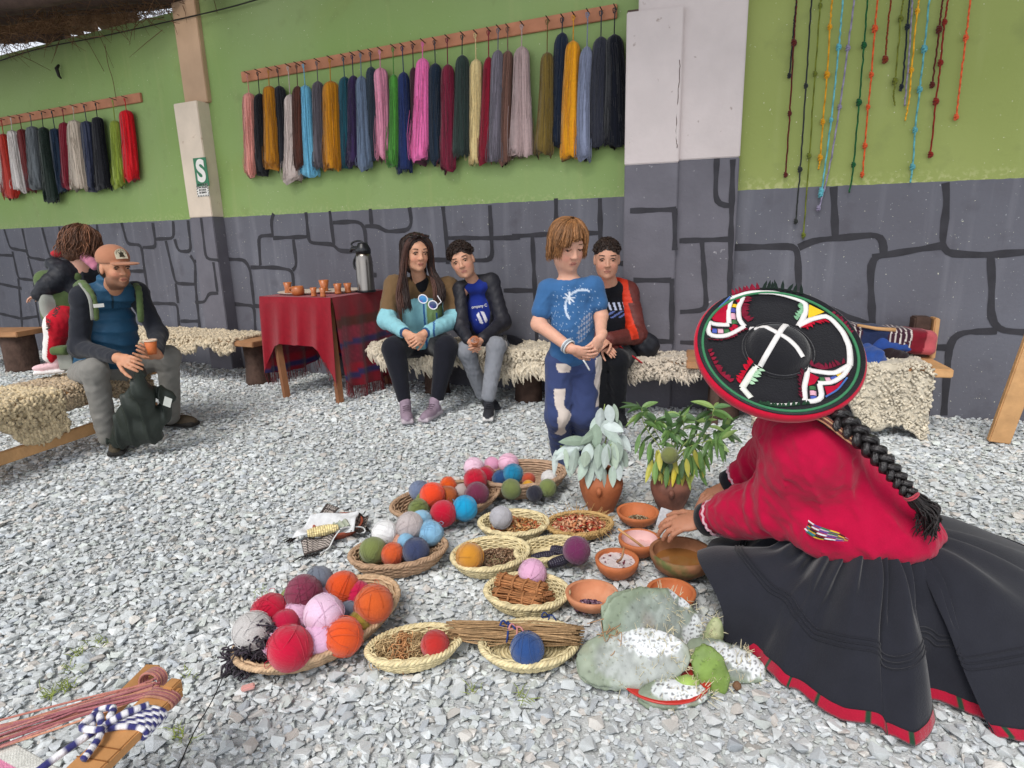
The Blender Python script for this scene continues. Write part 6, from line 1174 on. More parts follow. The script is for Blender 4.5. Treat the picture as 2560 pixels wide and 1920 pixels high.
# ================================================================== PEOPLE
M_skin = mat('skin', attr=True, rough=.55, var=.06, vscale=40, bump=.06, bscale=120, spec=.35, sss=.12)
M_hair = mat('hair', attr=True, rough=.5, var=.3, vscale=60, bump=.5, bscale=120, spec=.4)
M_cl = mat('clothing', attr=True, rough=.9, var=.07, vscale=20, bump=.18, bscale=180, sheen=.12, spec=.12)
M_shell = mat('shell_fabric', attr=True, rough=.55, var=.07, vscale=14, bump=.3, bscale=60, spec=.3)
M_shoe = mat('shoe', attr=True, rough=.75, var=.12, vscale=40, bump=.25, bscale=160, spec=.25)
M_eye = mat('eye', attr=True, rough=.15, var=0., vscale=10, bump=0, spec=.6)
def shoulder_frame(f, u=UP): return axes(f, u)
class Head:
    def __init__(s, c, f, u, sc, skin, lip=None, blush=None, stub=None, stubcol=None):
        s.c = np.array(c); s.A = axes(f, u); s.s = sc; s.skin = np.array(skin); s.lip = None if lip is None else np.array(lip) * .45 + np.array(skin) * np.array([.5, .42, .40]); s.stub = stub; s.stubcol = stubcol
    def P(s, x, y, z): return s.c + (np.array([x, y, z]) * s.s) @ s.A
    def build(s, S, slim=1.):
        k = s.s; P = s.P; A = s.A
        S.ell(P(0, -.012, .035), np.array([.074, .092, .082]) * k, A, .02 * k); S.ell(P(0, .024, -.022), np.array([.058 * slim, .064, .084]) * k, A, .03 * k)
        S.ell(P(0, .062, -.090), np.array([.019, .020, .017]) * k, A, .028 * k)
        for x in (-1, 1):
            S.ell(P(.034 * x * slim, .056, -.026), np.array([.022, .022, .024]) * k, A, .022 * k); S.ell(P(.031 * x * slim, .020, -.074), np.array([.016, .032, .016]) * k, A, .035 * k)
            S.ell(P(.074 * x, -.008, .0), np.array([.009, .018, .031]) * k, A, .006 * k); S.ell(P(.031 * x, .094, .013), np.array([.018, .014, .012]) * k, A, .012 * k, op='-')
            S.ell(P(.011 * x, .093, -.025), np.array([.008, .010, .007]) * k, A, .008 * k); S.ell(P(.030 * x, .071, .013), np.array([.016, .016, .012]) * k, A, .006 * k)
        S.cap(P(-.038, .072, .032), P(.038, .072, .032), .011 * k, None, .020 * k); S.cap(P(0, .083, .020), P(0, .102, -.021), .0075 * k, .0105 * k, .012 * k)
        S.cap(P(-.013, .0815, -.054), P(.013, .0815, -.054), .0055 * k, None, .006 * k); S.cap(P(-.010, .080, -.0625), P(.010, .080, -.0625), .0062 * k, None, .006 * k)
    def colf(s, X, C):
        q = ((X - s.c) @ s.A.T) / s.s; m = (np.abs(q).max(1) < .16); C = C.copy()
        ch = np.exp(-(((np.abs(q[:, 0]) - .038) / .022) ** 2 + ((q[:, 2] + .03) / .022) ** 2)) * (q[:, 1] > 0) * m; C = C * (1 - ch[:, None] * np.array([.0, .16, .14]))
        if s.stub is not None:
            b = m & (q[:, 1] > -.02) & (q[:, 2] < -.030 - .02 * (np.abs(q[:, 0]) < .03) * 0) & (np.hypot(q[:, 0] / .026, (q[:, 2] + .058) / .016) > 1) & (q[:, 2] > -.13); w = s.stub * np.clip((-.028 - q[:, 2]) / .025, 0, 1)[:, None] * b[:, None]; C = C * (1 - w) + np.array(s.stubcol) * w
        lp_ = m & (q[:, 1] > .07) & (np.abs(q[:, 2] + .058) < .0100) & (np.abs(q[:, 0]) < .0215 - 1.1 * np.abs(q[:, 2] + .058)); C[lp_] = s.lip if s.lip is not None else s.skin * np.array([.85, .55, .55])
        ml = m & (q[:, 1] > .07) & (np.abs(q[:, 2] + .0578) < .0022) & (np.abs(q[:, 0]) < .019); C[ml] = C[ml] * .45
        return C
    def features(s, par, iris, brow, look=(0, 0), lid=.55, browz=.036, browt=.005):
        k = s.s
        for x in (-1, 1):
            mb = MB(); th = np.linspace(0, math.pi, 9); n = 14; c = s.P(.031 * x, .0735, .013); R = .0135 * k
            V_ = []; C_ = []; lk = nrm(np.array([look[0], 1., look[1]]))
            pr = [(math.sin(t), math.cos(t)) for t in np.linspace(0, math.pi * .62, 12)]; F_ = []
            e1 = nrm(np.cross(lk, (0, 0, 1))); e2 = np.cross(e1, lk)
            for i, (sr, ct) in enumerate(pr):
                for j in range(n): a_ = 2 * math.pi * j / n; v = lk * ct + (e1 * math.cos(a_) + e2 * math.sin(a_)) * sr; V_.append(c + (v * R) @ s.A); C_.append(lin('#0a0807') if i < 4 else (np.array(iris) * .6 if i < 7 else lin('#b8aaa2')))
            for i in range(len(pr) - 1):
                for j in range(n): l = (j + 1) % n; F_.append([i * n + j, (i + 1) * n + j, (i + 1) * n + l, i * n + l])
            e = put('eye', mb.add(V_, F_, np.array(C_), True).mesh('eye'), M_eye, par)
            lm_ = MB(); t = np.linspace(-1, 1, 9); up_ = [s.P(.031 * x + .0165 * q, .0875 - .006 * q * q, .013 + .0095 * lid * 1.5 * (1 - q * q) - .001) for q in t]
            lm_.tube(up_, np.array([.0018, .003, .0036, .0038, .0038, .0038, .0036, .003, .0018]) * k, 5, np.array(brow) * .35); put('eyelashes', lm_.mesh('eyelashes'), M_hair, par)
            if lid < .4:   # lowered lid
                lv = MB(); lv.lathe(s.P(.031 * x, .0745, .0145), [(0, -.0), (.0150 * k, .001)] , 3); 
                S_ = Solid().ell(s.P(.031 * x, .0755, .018), np.array([.0165, .0155, .0125]) * k, s.A, .002); put('eyelid', S_.mesh('eyelid', .0025, base=s.skin * .92), M_skin, par)
            bm_ = MB(); bt = [s.P(.031 * x + .021 * q, .0895 - .010 * q * q - .003 * (q * x > 0), browz + .004 * (1 - (q * x - .3) ** 2)) for q in t]; bm_.tube(bt, np.array([.35, .8, 1, 1, 1, 1, .9, .7, .3] if x < 0 else [.3, .7, .9, 1, 1, 1, 1, .8, .35]) * browt * k, 5, np.array(brow), flat=.5); put('eyebrow', bm_.mesh('eyebrow'), M_hair, par)
def hand(S, w, d, n, side, sc, curl=(.5, .5, .5, .5), spread=.0, thumb=.4, L=None):
    """Palm with four jointed fingers and a thumb on 'side' (+1/-1 across)."""
    d = nrm(d); n = nrm(np.asarray(n) - d * (d @ n)); a = np.cross(n, d); k = sc; A = np.array([a, d, n])
    S.ell(w + d * .045 * k, np.array([.036, .052, .015]) * k, A, .012 * k); S.cap(w - d * .03 * k, w + d * .015 * k, .024 * k, .022 * k, .015 * k)
    for i, (o, l, cu) in enumerate(zip((.029, .010, -.010, -.028), (.070, .080, .074, .058), curl)):
        o = o * side; p = w + (d * (.085 - .006 * abs(i - 1)) + a * o) * k; dd = nrm(d + a * (spread * (o / .03)))
        for sg, fr in enumerate((.45, .30, .25)):
            ang = cu * (.75, 1., .75)[sg]; dd = nrm(dd * math.cos(ang) + n * math.sin(ang)); n_ = nrm(n - dd * (n @ dd)); q = p + dd * l * fr * k; S.cap(p, q, (.0092, .0084, .0077)[sg] * k, (.0084, .0077, .0066)[sg] * k, .003 * k); p = q
    p = w + (d * .025 + a * side * .030) * k; dd = nrm(d * .75 + a * side * .65 + n * thumb)
    for l, r0, r1 in ((.040, .0125, .0102), (.033, .0102, .0088), (.026, .0088, .0072)): q = p + dd * l * k; S.cap(p, q, r0 * k, r1 * k, .006 * k); p = q; dd = nrm(dd + d * .25 + n * thumb * .6 - a * side * .12)
def person(label, loc): return empty('person', loc, label, 'person')
def shoe(par, heel, toe, sc, up_c, sole_c, name='shoe', acc=None, h=.0055):
    heel, toe = np.array(heel), np.array(toe); d = nrm((toe - heel) * V3(1, 1, 0)); s = np.cross(d, UP); A = np.array([s, d, UP]); L = np.linalg.norm(toe - heel); S = Solid(); m = (heel + toe) / 2
    S.box(m + UP * .016 * sc, (.082 * sc, L, .030 * sc), A, .013 * sc, .004, sole_c); S.ell(heel + d * L * .62 + UP * .035 * sc, (.040 * sc, L * .40, .032 * sc), A, .012, up_c); S.ell(heel + d * L * .25 + UP * .050 * sc, (.036 * sc, L * .26, .045 * sc), A, .02, up_c); S.cap(heel + d * L * .22 + UP * .06 * sc, heel + d * L * .2 + UP * .10 * sc, .036 * sc, .040 * sc, .015, up_c)
    o = put(name, S.mesh(name, h), M_shoe, par); lc = MB()
    for i in range(5): c = heel + d * L * (.40 + .075 * i) + UP * (.088 - .0085 * i) * sc; lc.tube([c - s * .022 * sc, c + UP * .004, c + s * .022 * sc + d * .008], .0028 * sc, 4, acc if acc is not None else np.array(up_c) * .5)
    put('laces', lc.mesh('laces'), M_shoe, o); return o
def strands(P, n, r, col, spread, seed=0, k=4, wave=.0, var=.3, pts=14):
    """Hair locks: n tapered tubes that follow the guide line P with offsets."""
    rr = np.random.default_rng(seed); mb = MB(); G = spline(P, pts)
    for _ in range(n):
        o = rr.normal(0, 1, 3); o = o / max(1, np.linalg.norm(o)) * spread; t = np.linspace(0, 1, pts); ph = rr.uniform(0, 6.28, 3); W = wave * np.stack([np.sin(t * 9 + ph[0]), np.sin(t * 7 + ph[1]), np.sin(t * 8 + ph[2])], 1) * t[:, None]
        mb.tube(G + o * (.75 + .5 * t[:, None]) + W, r * np.sin(np.clip(t * .9 + .1, 0, 1) * math.pi) ** .5 + .0006, k, np.array(col) * rr.uniform(1 - var, 1 + var), cap=False)
    return mb
def merge(*mbs):
    m = MB()
    for b in mbs:
        for v, c in zip(b.v, b.c): m.v.append(v); m.c.append(c)
        m.f += [[i + m.n for i in f] for f in b.f]; m.n += b.n; m.sm += b.sm
    return m
def curls(H, n, col, rad, lo, seed=0, top_only=None, size=.018):
    """Curly crop: short spiral locks standing off the scalp."""
    rr = np.random.default_rng(seed); mb = MB()
    for _ in range(n):
        v = nrm(rr.normal(size=3)); 
        if not lo(v): continue
        c = H.P(*(v * np.array([.078, .094, .088]) * rad + np.array([0, -.012, .037]))); n_ = nrm(v @ H.A); a = nrm(np.cross(n_, rr.normal(size=3))); b = np.cross(n_, a); t = np.linspace(0, rr.uniform(4, 7), 9); s = size * H.s * rr.uniform(.5, 1)
        mb.tube(c + n_[None] * (t / 7 * size * H.s * 1.1)[:, None] + s * .55 * (np.cos(t)[:, None] * a + np.sin(t)[:, None] * b), np.linspace(.0052, .002, 9) * H.s, 4, np.array(col) * rr.uniform(.6, 1.5), cap=False)
    return mb
def fold(amp, f, seed): return dict(field=lambda X: amp * wob(X, f, seed), amp=amp * 2.2)
def folds2(amp, f, seed, d=(0, 0, 1.)):
    B_ = axes(nrm(V3(.3, .2, 1) + .6 * np.array(_nd[seed][0])))
    def fn(X):
        Y = (X @ B_.T) * np.array([1., .45, 1.]); c = np.clip(1 - np.abs(wob(Y, f * .62, seed)) * 1.15, 0, 1) ** 2.2
        return -amp * .9 * c * (.6 + .4 * wob(X, 11, seed + 1)) + amp * .35 + amp * .25 * wob(X, f * 1.6, seed + 2)
    return dict(field=fn, amp=amp * 2.5)
def limb(S, pts, rs, k=.03, col=None): S.chain([np.array(p) for p in pts], rs, k, col)

# ---------------------------------------------------------------- woman in the brown and aqua fleece
sk = np.array(lin('#c99579'))
W = person('seated woman in a brown and aqua fleece with clasped hands and sunglasses on her head', ground(1045, 1010))
hH = Head(at(1041, 634, 4.38), V3(.44, -.88, -.10), nrm(V3(.04, -.05, 1)), 1.07, sk, lip=lin('#a8605a'))
shL, shR, elL, elR = at(985, 712, 4.50), at(1122, 716, 4.52), at(966, 800, 4.36), at(1136, 800, 4.38)
wrL, wrR, hnd = at(1014, 833, 4.12), at(1062, 833, 4.12), at(1038, 848, 4.05)
hpL, hpR, knL, knR = at(1008, 862, 4.66), at(1098, 862, 4.66), at(985, 872, 4.17), at(1115, 868, 4.19); anL, anR = at(1010, 1003, 4.12), at(1094, 1000, 4.14)
S = Solid(); hH.build(S, .95); S.cap(hH.P(0, -.02, -.07), (shL + shR) / 2 - V3(0, 0, .01), .046, .055, .03); S.cap(shL, shR, .05, .05, .03)
limb(S, [shL, elL, wrL], [.045, .04, .026]); limb(S, [shR, elR, wrR], [.045, .04, .026]); S.cap((shL + shR) / 2 + V3(0, .03, -.08), (hpL + hpR) / 2, .055, .07, .03); limb(S, [hpL, knL, anL], [.07, .05, .035]); limb(S, [hpR, knR, anR], [.07, .05, .035])
hand(S, wrL, hnd - wrL + V3(.01, 0, -.01), V3(.5, .6, -.2), 1, .92, (.55, .6, .6, .6), .1); hand(S, wrR, hnd - wrR + V3(-.01, -.01, -.02), V3(-.5, .6, -.2), -1, .92, (.5, .55, .6, .6), .1)
put('body', S.mesh('body', .0042, base=sk, colf=lambda X, C: hH.colf(X, C)), M_skin, W); hH.features(W, lin('#4a3324'), lin('#33221b'), (.15, -.05))
aq, br_ = np.array(lin('#86bcc6')), np.array(lin('#6d563c')); gr2 = np.array(lin('#7d9a68'))
def fleececol(X, C):
    C = np.tile(br_, (len(X), 1)); mid = (shL + shR) / 2; ax = axes(V3(.05, -1, 0)); q = (X - mid) @ ax.T
    tors = (np.abs(q[:, 0]) < .155 + .1 * 0) & (q[:, 1] > -.5)
    front = tors & (q[:, 2] < -.10 - .25 * np.clip(np.abs(q[:, 0]) - .10, -.05, .2)) ; C[front] = aq
    C[tors & (q[:, 0] < -.03) & (q[:, 0] > -.14) & (q[:, 2] < -.11) & (q[:, 2] > -.34)] = gr2
    for e, w in ((elL, wrL), (elR, wrR)):
        d = nrm(w - e); t = (X - e) @ d; C[(t > -.03) & (np.linalg.norm((X - e) - np.outer(t, d), axis=1) < .085)] = aq; C[(t > np.linalg.norm(w - e) - .012) & (np.linalg.norm(X - w, axis=1) < .08)] = lin('#2b4a70')
    z = tors & (np.abs(q[:, 0] + .012) < .008) & (q[:, 2] < -.06); C[z] = lin('#2f5f9a'); z = tors & (np.abs(q[:, 0] + .10) < .006) & (q[:, 2] < -.2); C[z] = lin('#2f5f9a')
    return C
S = Solid(); mid = (shL + shR) / 2; hp = (hpL + hpR) / 2; S.cap(shL + V3(.03, 0, -.015), shR + V3(-.03, 0, -.015), .075, None, .04); S.ell((mid * .6 + hp * .4) , (.17, .115, .20), None, .06); S.ell(hp + V3(0, -.03, .05), (.185, .125, .10), None, .06)
limb(S, [shL, elL, wrL + (elL - wrL) * .12], [.075, .062, .047], .035); limb(S, [shR, elR, wrR + (elR - wrR) * .12], [.075, .062, .047], .035); S.ell(mid + V3(.0, .0, .035), (.085, .07, .045), None, .03); S.ell(mid + V3(.015, -.075, .05), (.05, .06, .06), None, .01, op='-')
put('fleece_jacket', S.mesh('fleece_jacket', .0062, colf=fleececol, **folds2(.006, 60, 1)), M_cl, W)
S = Solid(); S.ell(mid + V3(.01, -.035, .01), (.055, .055, .07), None, .02, lin('#14151a')); put('black_top', S.mesh('black_top', .006), M_cl, W)
S = Solid(); bk = np.array(lin('#1b1c24')); limb(S, [hpL, knL, anL + UP * .02], [.105, .078, .047], .03, bk); limb(S, [hpR, knR, anR + UP * .02], [.105, .078, .047], .03, bk); limb(S, [knL - V3(0, .0, .0), (knL * .6 + anL * .4) + V3(0, .03, 0)], [.07, .066], .03, bk); limb(S, [knR, (knR * .6 + anR * .4) + V3(0, .03, 0)], [.07, .066], .03, bk); S.ell(hp + V3(0, .02, -.01), (.19, .14, .10), None, .04, bk)
put('leggings', S.mesh('leggings', .0065, **folds2(.003, 80, 3)), M_cl, W)
for a_, t_ in ((anL, ground(1018, 1060)), (anR, ground(1062, 1058))):
    hl = V3(a_[0], a_[1] + .03, .006); tt = V3(t_[0], t_[1] + .015, .006); shoe(W, hl, hl + nrm(tt - hl) * .25, 1.0, lin('#8f7d8c'), lin('#b5aab2'), acc=lin('#6a5a68'))
    put('sock', MB().tube([V3(a_[0], a_[1], .085), V3(a_[0], a_[1], .125)], .043, 14, lin('#dcdcdc')).mesh('sock'), M_cl, W)
hc = lin('#2a1b17'); hl_ = lin('#4a2e25'); H = hH
S = Solid(); S.ell(H.P(0, -.020, .050), np.array([.088, .098, .086]) * H.s, H.A, .01); S.ell(H.P(0, .085, -.012), np.array([.058, .06, .105]) * H.s, H.A, .012, op='-'); S.ell(H.P(0, -.055, -.04), np.array([.085, .05, .10]) * H.s, H.A, .03)
cap_ = S.mesh('hair', .005, base=hc, **fold(.002, 120, 2)); ho = put('hair', cap_, M_hair, W)
mm = [strands([H.P(x * .02, .045, .118), H.P(x * .072, .045, .065), H.P(x * .088, .025, -.02), H.P(x * .098, .02, -.12), at(bx, by, 4.33), at(ex, ey, 4.28)], 46, .0055, hc if j % 2 else hl_, .020, j, 4, .006) for j, (x, bx, by, ex, ey) in enumerate(((1, 1000, 740, 1004, 778), (1, 1014, 730, 1022, 772), (-1, 1092, 730, 1088, 768), (-1, 1104, 720, 1100, 758)))]
mm += [strands([H.P(x, -.03, .108), H.P(x * 1.4, -.08, .06), H.P(x * 1.4, -.085, -.06), H.P(x * 1.5, -.06, -.2)], 26, .006, hc, .016, 9 + j, 4, .006) for j, x in enumerate((-.05, 0., .05))]
put('hair_lengths', merge(*mm).mesh('hair_lengths'), M_hair, ho)
def glasses(par, P, fr, ln, s=1., name='sunglasses'):
    g = MB()
    for x in (-1, 1):
        t = np.linspace(0, 2 * math.pi, 25)[:-1]; R_ = np.array([P(.032 * x + .026 * math.cos(q), .020 * math.sin(q)) for q in t]); g.tube(R_, .003 * s, 5, fr, closed=True); g.add(np.vstack([R_, R_.mean(0)]), [[i, (i + 1) % 24, 24] for i in range(24)], ln)
    g.tube([P(-.008, .004), P(0, .008), P(.008, .004)], .003 * s, 5, fr)
    return g
g = glasses(None, lambda a, b: H.P(a * 1.1, .066 - b * .75, .118 + b * .35), lin('#151312'), lin('#2a2320')); 
for x in (-1, 1): g.tube([H.P(.062 * x, .058, .118), H.P(.080 * x, .02, .09), H.P(.082 * x, -.03, .06)], .003, 5, lin('#151312'))
o = put('sunglasses', g.mesh('sunglasses'), M_eye, None); g0 = empty('sunglasses', H.P(0, .06, .12), "dark sunglasses pushed up on the seated woman's hair", 'sunglasses'); o.name = 'frame_and_lenses'; o.parent = g0; o.matrix_parent_inverse = Matrix.Translation(-Vector(g0.location))
gm0 = at(1070, 755, 4.20); gx, gy = nrm(V3(.85, 0, -.55)), nrm(V3(.55, 0, .85))
def lensmix(i): return lin('#2f7fb8') if i == 0 else lin('#283a6a')
g = MB()
for i, x in enumerate((-1, 1)):
    t = np.linspace(0, 2 * math.pi, 25)[:-1]; R_ = np.array([gm0 + gx * (.034 * x + .027 * math.cos(q)) * 1.15 + gy * .024 * math.sin(q) * 1.15 for q in t]); g.tube(R_, .004, 5, lin('#e6e4ea'), closed=True); g.add(np.vstack([R_, R_.mean(0) - V3(0, .004, 0)]), [[j, (j + 1) % 24, 24] for j in range(24)], np.array([lensmix(i)] * 16 + [lin('#6a4f9a')] * 4 + [lensmix(i)] * 5), True)
g.tube([gm0 + gx * .065 + gy * .01, gm0 + gx * .075 + gy * .04 + V3(0, .05, 0), gm0 + gx * .03 + gy * .06 + V3(0, .08, 0)], .004, 5, lin('#e6e4ea'))
g1 = top('sunglasses', g.mesh('sunglasses'), M_eye, "white framed sunglasses with blue mirror lenses hanging at the seated woman's chest", 'sunglasses')

# ---------------------------------------------------------------- boy leaning beside her
sk = np.array(lin('#c6947a')); B = person('dark haired boy in a black jacket and grey trousers leaning toward the woman', ground(1215, 1010))
hB = Head(at(1157, 654, 4.38), V3(-.08, -.99, -.08), nrm(V3(-.30, -.02, .95)), 1.03, sk, lip=lin('#b0696a')); H = hB
shL, shR, elL, elR = at(1153, 724, 4.46), at(1228, 704, 4.50), at(1152, 815, 4.34), at(1258, 806, 4.40); wrL, wrR = at(1172, 852, 4.17), at(1203, 850, 4.17); hnd = at(1187, 866, 4.12)
hpL, hpR, knL, knR = at(1172, 872, 4.62), at(1248, 868, 4.60), at(1165, 876, 4.22), at(1240, 866, 4.20); anL, anR = at(1205, 985, 4.36), at(1222, 1000, 4.10)
mid = (shL + shR) / 2; hp = (hpL + hpR) / 2
S = Solid(); H.build(S, 1.0); S.ell(H.P(0, .022, -.034), np.array([.064, .060, .066]) * H.s, H.A, .02); S.cap(H.P(0, -.02, -.07), mid, .040, .048, .03); S.cap(shL, shR, .04, None, .03); limb(S, [shL, elL, wrL], [.036, .03, .021]); limb(S, [shR, elR, wrR], [.036, .03, .021]); S.cap(mid + V3(0, .02, -.08), hp, .045, .055, .03); limb(S, [hpL, knL, anL], [.055, .04, .03]); limb(S, [hpR, knR, anR], [.055, .04, .03])
hand(S, wrL, hnd - wrL + V3(0, -.02, 0), V3(.8, .3, 0), 1, .78, (.5, .5, .55, .6), .05); hand(S, wrR, hnd - wrR + V3(0, -.02, 0), V3(-.8, .3, 0), -1, .78, (.5, .5, .55, .6), .05)
put('body', S.mesh('body', .0042, base=sk, colf=lambda X, C: hB.colf(X, C)), M_skin, B); H.features(B, lin('#4a3020'), lin('#2c1d17'), (.1, .05), .6)
S = Solid(); S.ell(mid * .55 + hp * .45 + V3(0, -.03, .02), (.105, .09, .17), None, .03); S.ell(mid + V3(0, -.012, -.005), (.105, .066, .058), None, .04)
def teecol(X, C):
    C = np.tile(lin('#22348a'), (len(X), 1)); q = (X - (mid * .55 + hp * .45)); x, z = q[:, 0] - .02, q[:, 2] - .02
    C[(np.hypot(x / .045, (z + .03) / .045) < 1) & (X[:, 1] < mid[1]) & (np.sin(x * 160 + z * 60) > -.35)] = lin('#e4e2ea'); return C
put('blue_tee', S.mesh('blue_tee', .0055, colf=teecol, **fold(.003, 60, 3)), M_cl, B)
txm = place_text(textmesh('ompany C', .030, 'shirt_lettering', .0006), mid * .55 + hp * .45 + V3(.005, -.133, .075), nrm(V3(1, 0, .12)), nrm(V3(-.12, -.25, 1)), .9, 1.); put('shirt_lettering', txm, M_sgw, B)
jk = np.array(lin('#24242b')); S = Solid(); S.cap(shL, shR, .056, None, .05); S.ell(mid * .5 + hp * .5, (.150, .110, .24), None, .06); limb(S, [shL, elL, wrL + (elL - wrL) * .1], [.058, .052, .04], .04); limb(S, [shR, elR, wrR + (elR - wrR) * .1], [.060, .054, .042], .04); S.ell(hp + V3(.16, .06, .0), (.16, .12, .085), None, .04); S.ell(mid + V3(.0, .02, .03), (.085, .07, .05), None, .03)
S.box(mid * .5 + hp * .5 + V3(.0, -.14, .03), (.115, .16, .46), axes(V3(.12, -1, 0), nrm(V3(-.18, 0, 1))), .03, .02, op='-')
put('black_jacket', S.mesh('black_jacket', .0062, base=jk, **folds2(.006, 55, 4)), M_shell, B)
gp = np.array(lin('#80838a')); S = Solid(); limb(S, [hpL, knL, anL + UP * .0], [.085, .064, .048], .03, gp); limb(S, [hpR, knR, anR + UP * .03], [.085, .066, .050], .03, gp); S.ell(hp, (.15, .12, .085), None, .04, gp)
def gpc(X, C): p = knR + (hpR - knR) * .35; C = C.copy(); C[(np.abs(X[:, 0] - p[0] - .03) < .06) & (X[:, 1] > knR[1] + .07) & (X[:, 1] < knR[1] + .19) & (X[:, 2] > p[2])] = lin('#d8d8da'); return C
put('grey_trousers', S.mesh('grey_trousers', .006, colf=gpc, **folds2(.006, 70, 5)), M_cl, B)
txm = place_text(textmesh('NI', .062, 'trouser_lettering', .002), knR + (hpR - knR) * .35 + V3(.045, -.055, .068), nrm(V3(1, .15, -.1)), nrm(V3(-.05, .5, .85)), .9, 1.); put('trouser_lettering', txm, M_ink, B)
hl = V3(anR[0], anR[1] + .05, .006); shoe(B, hl, hl + nrm(V3(-.02, -1, 0)) * .235, .92, lin('#2f3036'), lin('#d3d1cf'), acc=lin('#17171b')); hl = V3(anL[0] + .03, anL[1] + .05, .006); shoe(B, hl, hl + nrm(V3(.35, -1, 0)) * .235, .92, lin('#2a2b31'), lin('#3c3c40'), acc=lin('#15151a'))
ch = lin('#2b1d17'); S = Solid(); S.ell(H.P(0, -.018, .052), np.array([.083, .094, .083]) * H.s, H.A, .01); S.ell(H.P(0, .085, -.005), np.array([.066, .055, .075]) * H.s, H.A, .012, op='-'); S.box(H.P(0, .02, -.085), np.array([.2, .12, .10]) * H.s, H.A, .02, .01, op='-')
ho = put('hair', S.mesh('hair', .005, base=ch, **fold(.003, 110, 1)), M_hair, B); put('curls', curls(H, 900, ch, 1.07, lambda v: v[2] > .05 + .25 * (v[1] > .3) and not (v[1] > .55 and v[2] < .42), 3).mesh('curls'), M_hair, ho)
cpc = at(1187, 855, 4.05); cu_ = empty('clay_cup', cpc, 'small clay cup held by the leaning boy', 'cup'); Ac = axes(V3(1, 0, 0), nrm(V3(-.05, -.75, .65)))
put('body', MB().lathe(cpc, [(0, -.035), (.022, -.035), (.024, -.01), (.031, .03), (.027, .03)], 22, ax=Ac).mesh('body'), M_clay, cu_); put('inside', MB().lathe(cpc, [(.027, .03), (.021, -.005), (0, -.02)], 22, ax=Ac).mesh('inside'), mat('cup_white', lin('#dcd8d8'), .5, .05, 10, 0), cu_)

# ---------------------------------------------------------------- standing boy in blue
sk = np.array(lin('#cf9d86')); T = person('standing boy in a blue t-shirt and navy trousers with pale patches', ground(1425, 1185))
hT = Head(at(1417, 617, 2.95), V3(.34, -.88, -.30), nrm(V3(.02, -.10, 1)), .95, sk, lip=lin('#c07a74')); H = hT
Y = 2.97; shL, shR = at(1368, 722, Y), at(1486, 714, Y - .02); elL, elR = at(1346, 810, Y - .02), at(1502, 790, Y - .02); wrL, wrR = at(1428, 872, 2.80), at(1502, 842, 2.82); hdL, hdR = at(1470, 884, 2.76), at(1488, 868, 2.77)
hpL, hpR = at(1400, 905, Y + .02), at(1465, 905, Y + .02); knL, knR = at(1396, 1040, Y - .02), at(1462, 1040, Y - .02); g1_, g2_ = ground(1405, 1165), ground(1462, 1150); anL, anR = V3(g1_[0], g1_[1] + .03, .07), V3(g2_[0], g2_[1] + .03, .07)
mid = (shL + shR) / 2; hp = (hpL + hpR) / 2
S = Solid(); H.build(S, 1.0); S.ell(H.P(0, .02, -.04), np.array([.066, .062, .07]) * H.s, H.A, .02); S.cap(H.P(0, -.02, -.06), mid + UP * .0, .040, .046, .03); S.cap(shL, shR, .04, None, .03); limb(S, [shL, elL, wrL], [.037, .034, .024], .02); limb(S, [shR, elR, wrR], [.037, .033, .023], .02); S.cap(mid + V3(0, .02, -.08), hp, .05, .06, .03); limb(S, [hpL, knL, anL], [.06, .045, .03]); limb(S, [hpR, knR, anR], [.06, .045, .03])
hand(S, wrL, hdL - wrL, V3(.1, .8, .35), 1, .80, (.45, .5, .5, .5), .05); hand(S, wrR, hdR - wrR + V3(-.02, 0, -.02), V3(-.6, .6, -.2), -1, .80, (.5, .55, .55, .55), .05)
put('body', S.mesh('body', .0042, base=sk, colf=lambda X, C: hT.colf(X, C)), M_skin, T); H.features(T, lin('#4a3324'), lin('#5a3d28'), (.1, -.6), .2, .036, .004)
S = Solid(); S.cap(shL + V3(.02, 0, -.01), shR + V3(-.02, 0, -.01), .052, None, .04); S.ell(mid * .5 + hp * .5 + V3(0, -.01, -.01), (.110, .082, .20), None, .05); S.ell(hp + V3(0, -.012, .045), (.116, .090, .075), None, .05); S.cap(shL, shL + (elL - shL) * .62, .046, .050, .03); S.cap(shR, shR + (elR - shR) * .58, .045, .049, .03); S.ell(mid + V3(.0, .0, .02), (.060, .052, .030), None, .02)
bt = np.array(lin('#38618f')); ctr = at(1425, 780, Y - .1)
def teec(X, C):
    C = np.tile(bt, (len(X), 1)); fr = X[:, 1] < mid[1] - .02; u = (X[:, 0] - ctr[0]) / .0019; v = -(X[:, 2] - ctr[2]) / .0019      # px in the photo, about the print centre
    arc = np.abs(np.hypot(u - 32, v + 10) - 42) < 2.6; C[fr & arc & ((v < -18) | (u < 0)) & (u < 50)] = lin('#b9c6d6'); star = ((np.abs(u) < 2) | (np.abs(v + 33) < 2) | (np.abs(u - v - 33) < 2)) & (np.hypot(u, v + 33) < 15); C[fr & star] = lin('#d2d9e2')
    rr = np.hypot((u - 38 + .35 * (v - 40)) / 16, (v - 42) / 38); C[fr & (rr < 1) & (np.sin(u * .9) + np.sin(v * .5 + u * .3) > .15)] = lin('#8d95a8'); dots = (wob(X, 420, 2) > 1.05) & (np.hypot(u - 15, v) < 70); C[fr & dots] = lin('#9fb4cc'); return C
put('blue_tee', S.mesh('blue_tee', .0045, colf=teec, **folds2(.004, 60, 6)), M_cl, T)
nv = np.array(lin('#38436a')); S = Solid(); limb(S, [hpL, knL, anL], [.078, .066, .056], .03); limb(S, [hpR, knR, anR], [.078, .064, .056], .03); S.ell(hp + V3(0, 0, .02), (.112, .090, .09), None, .04)
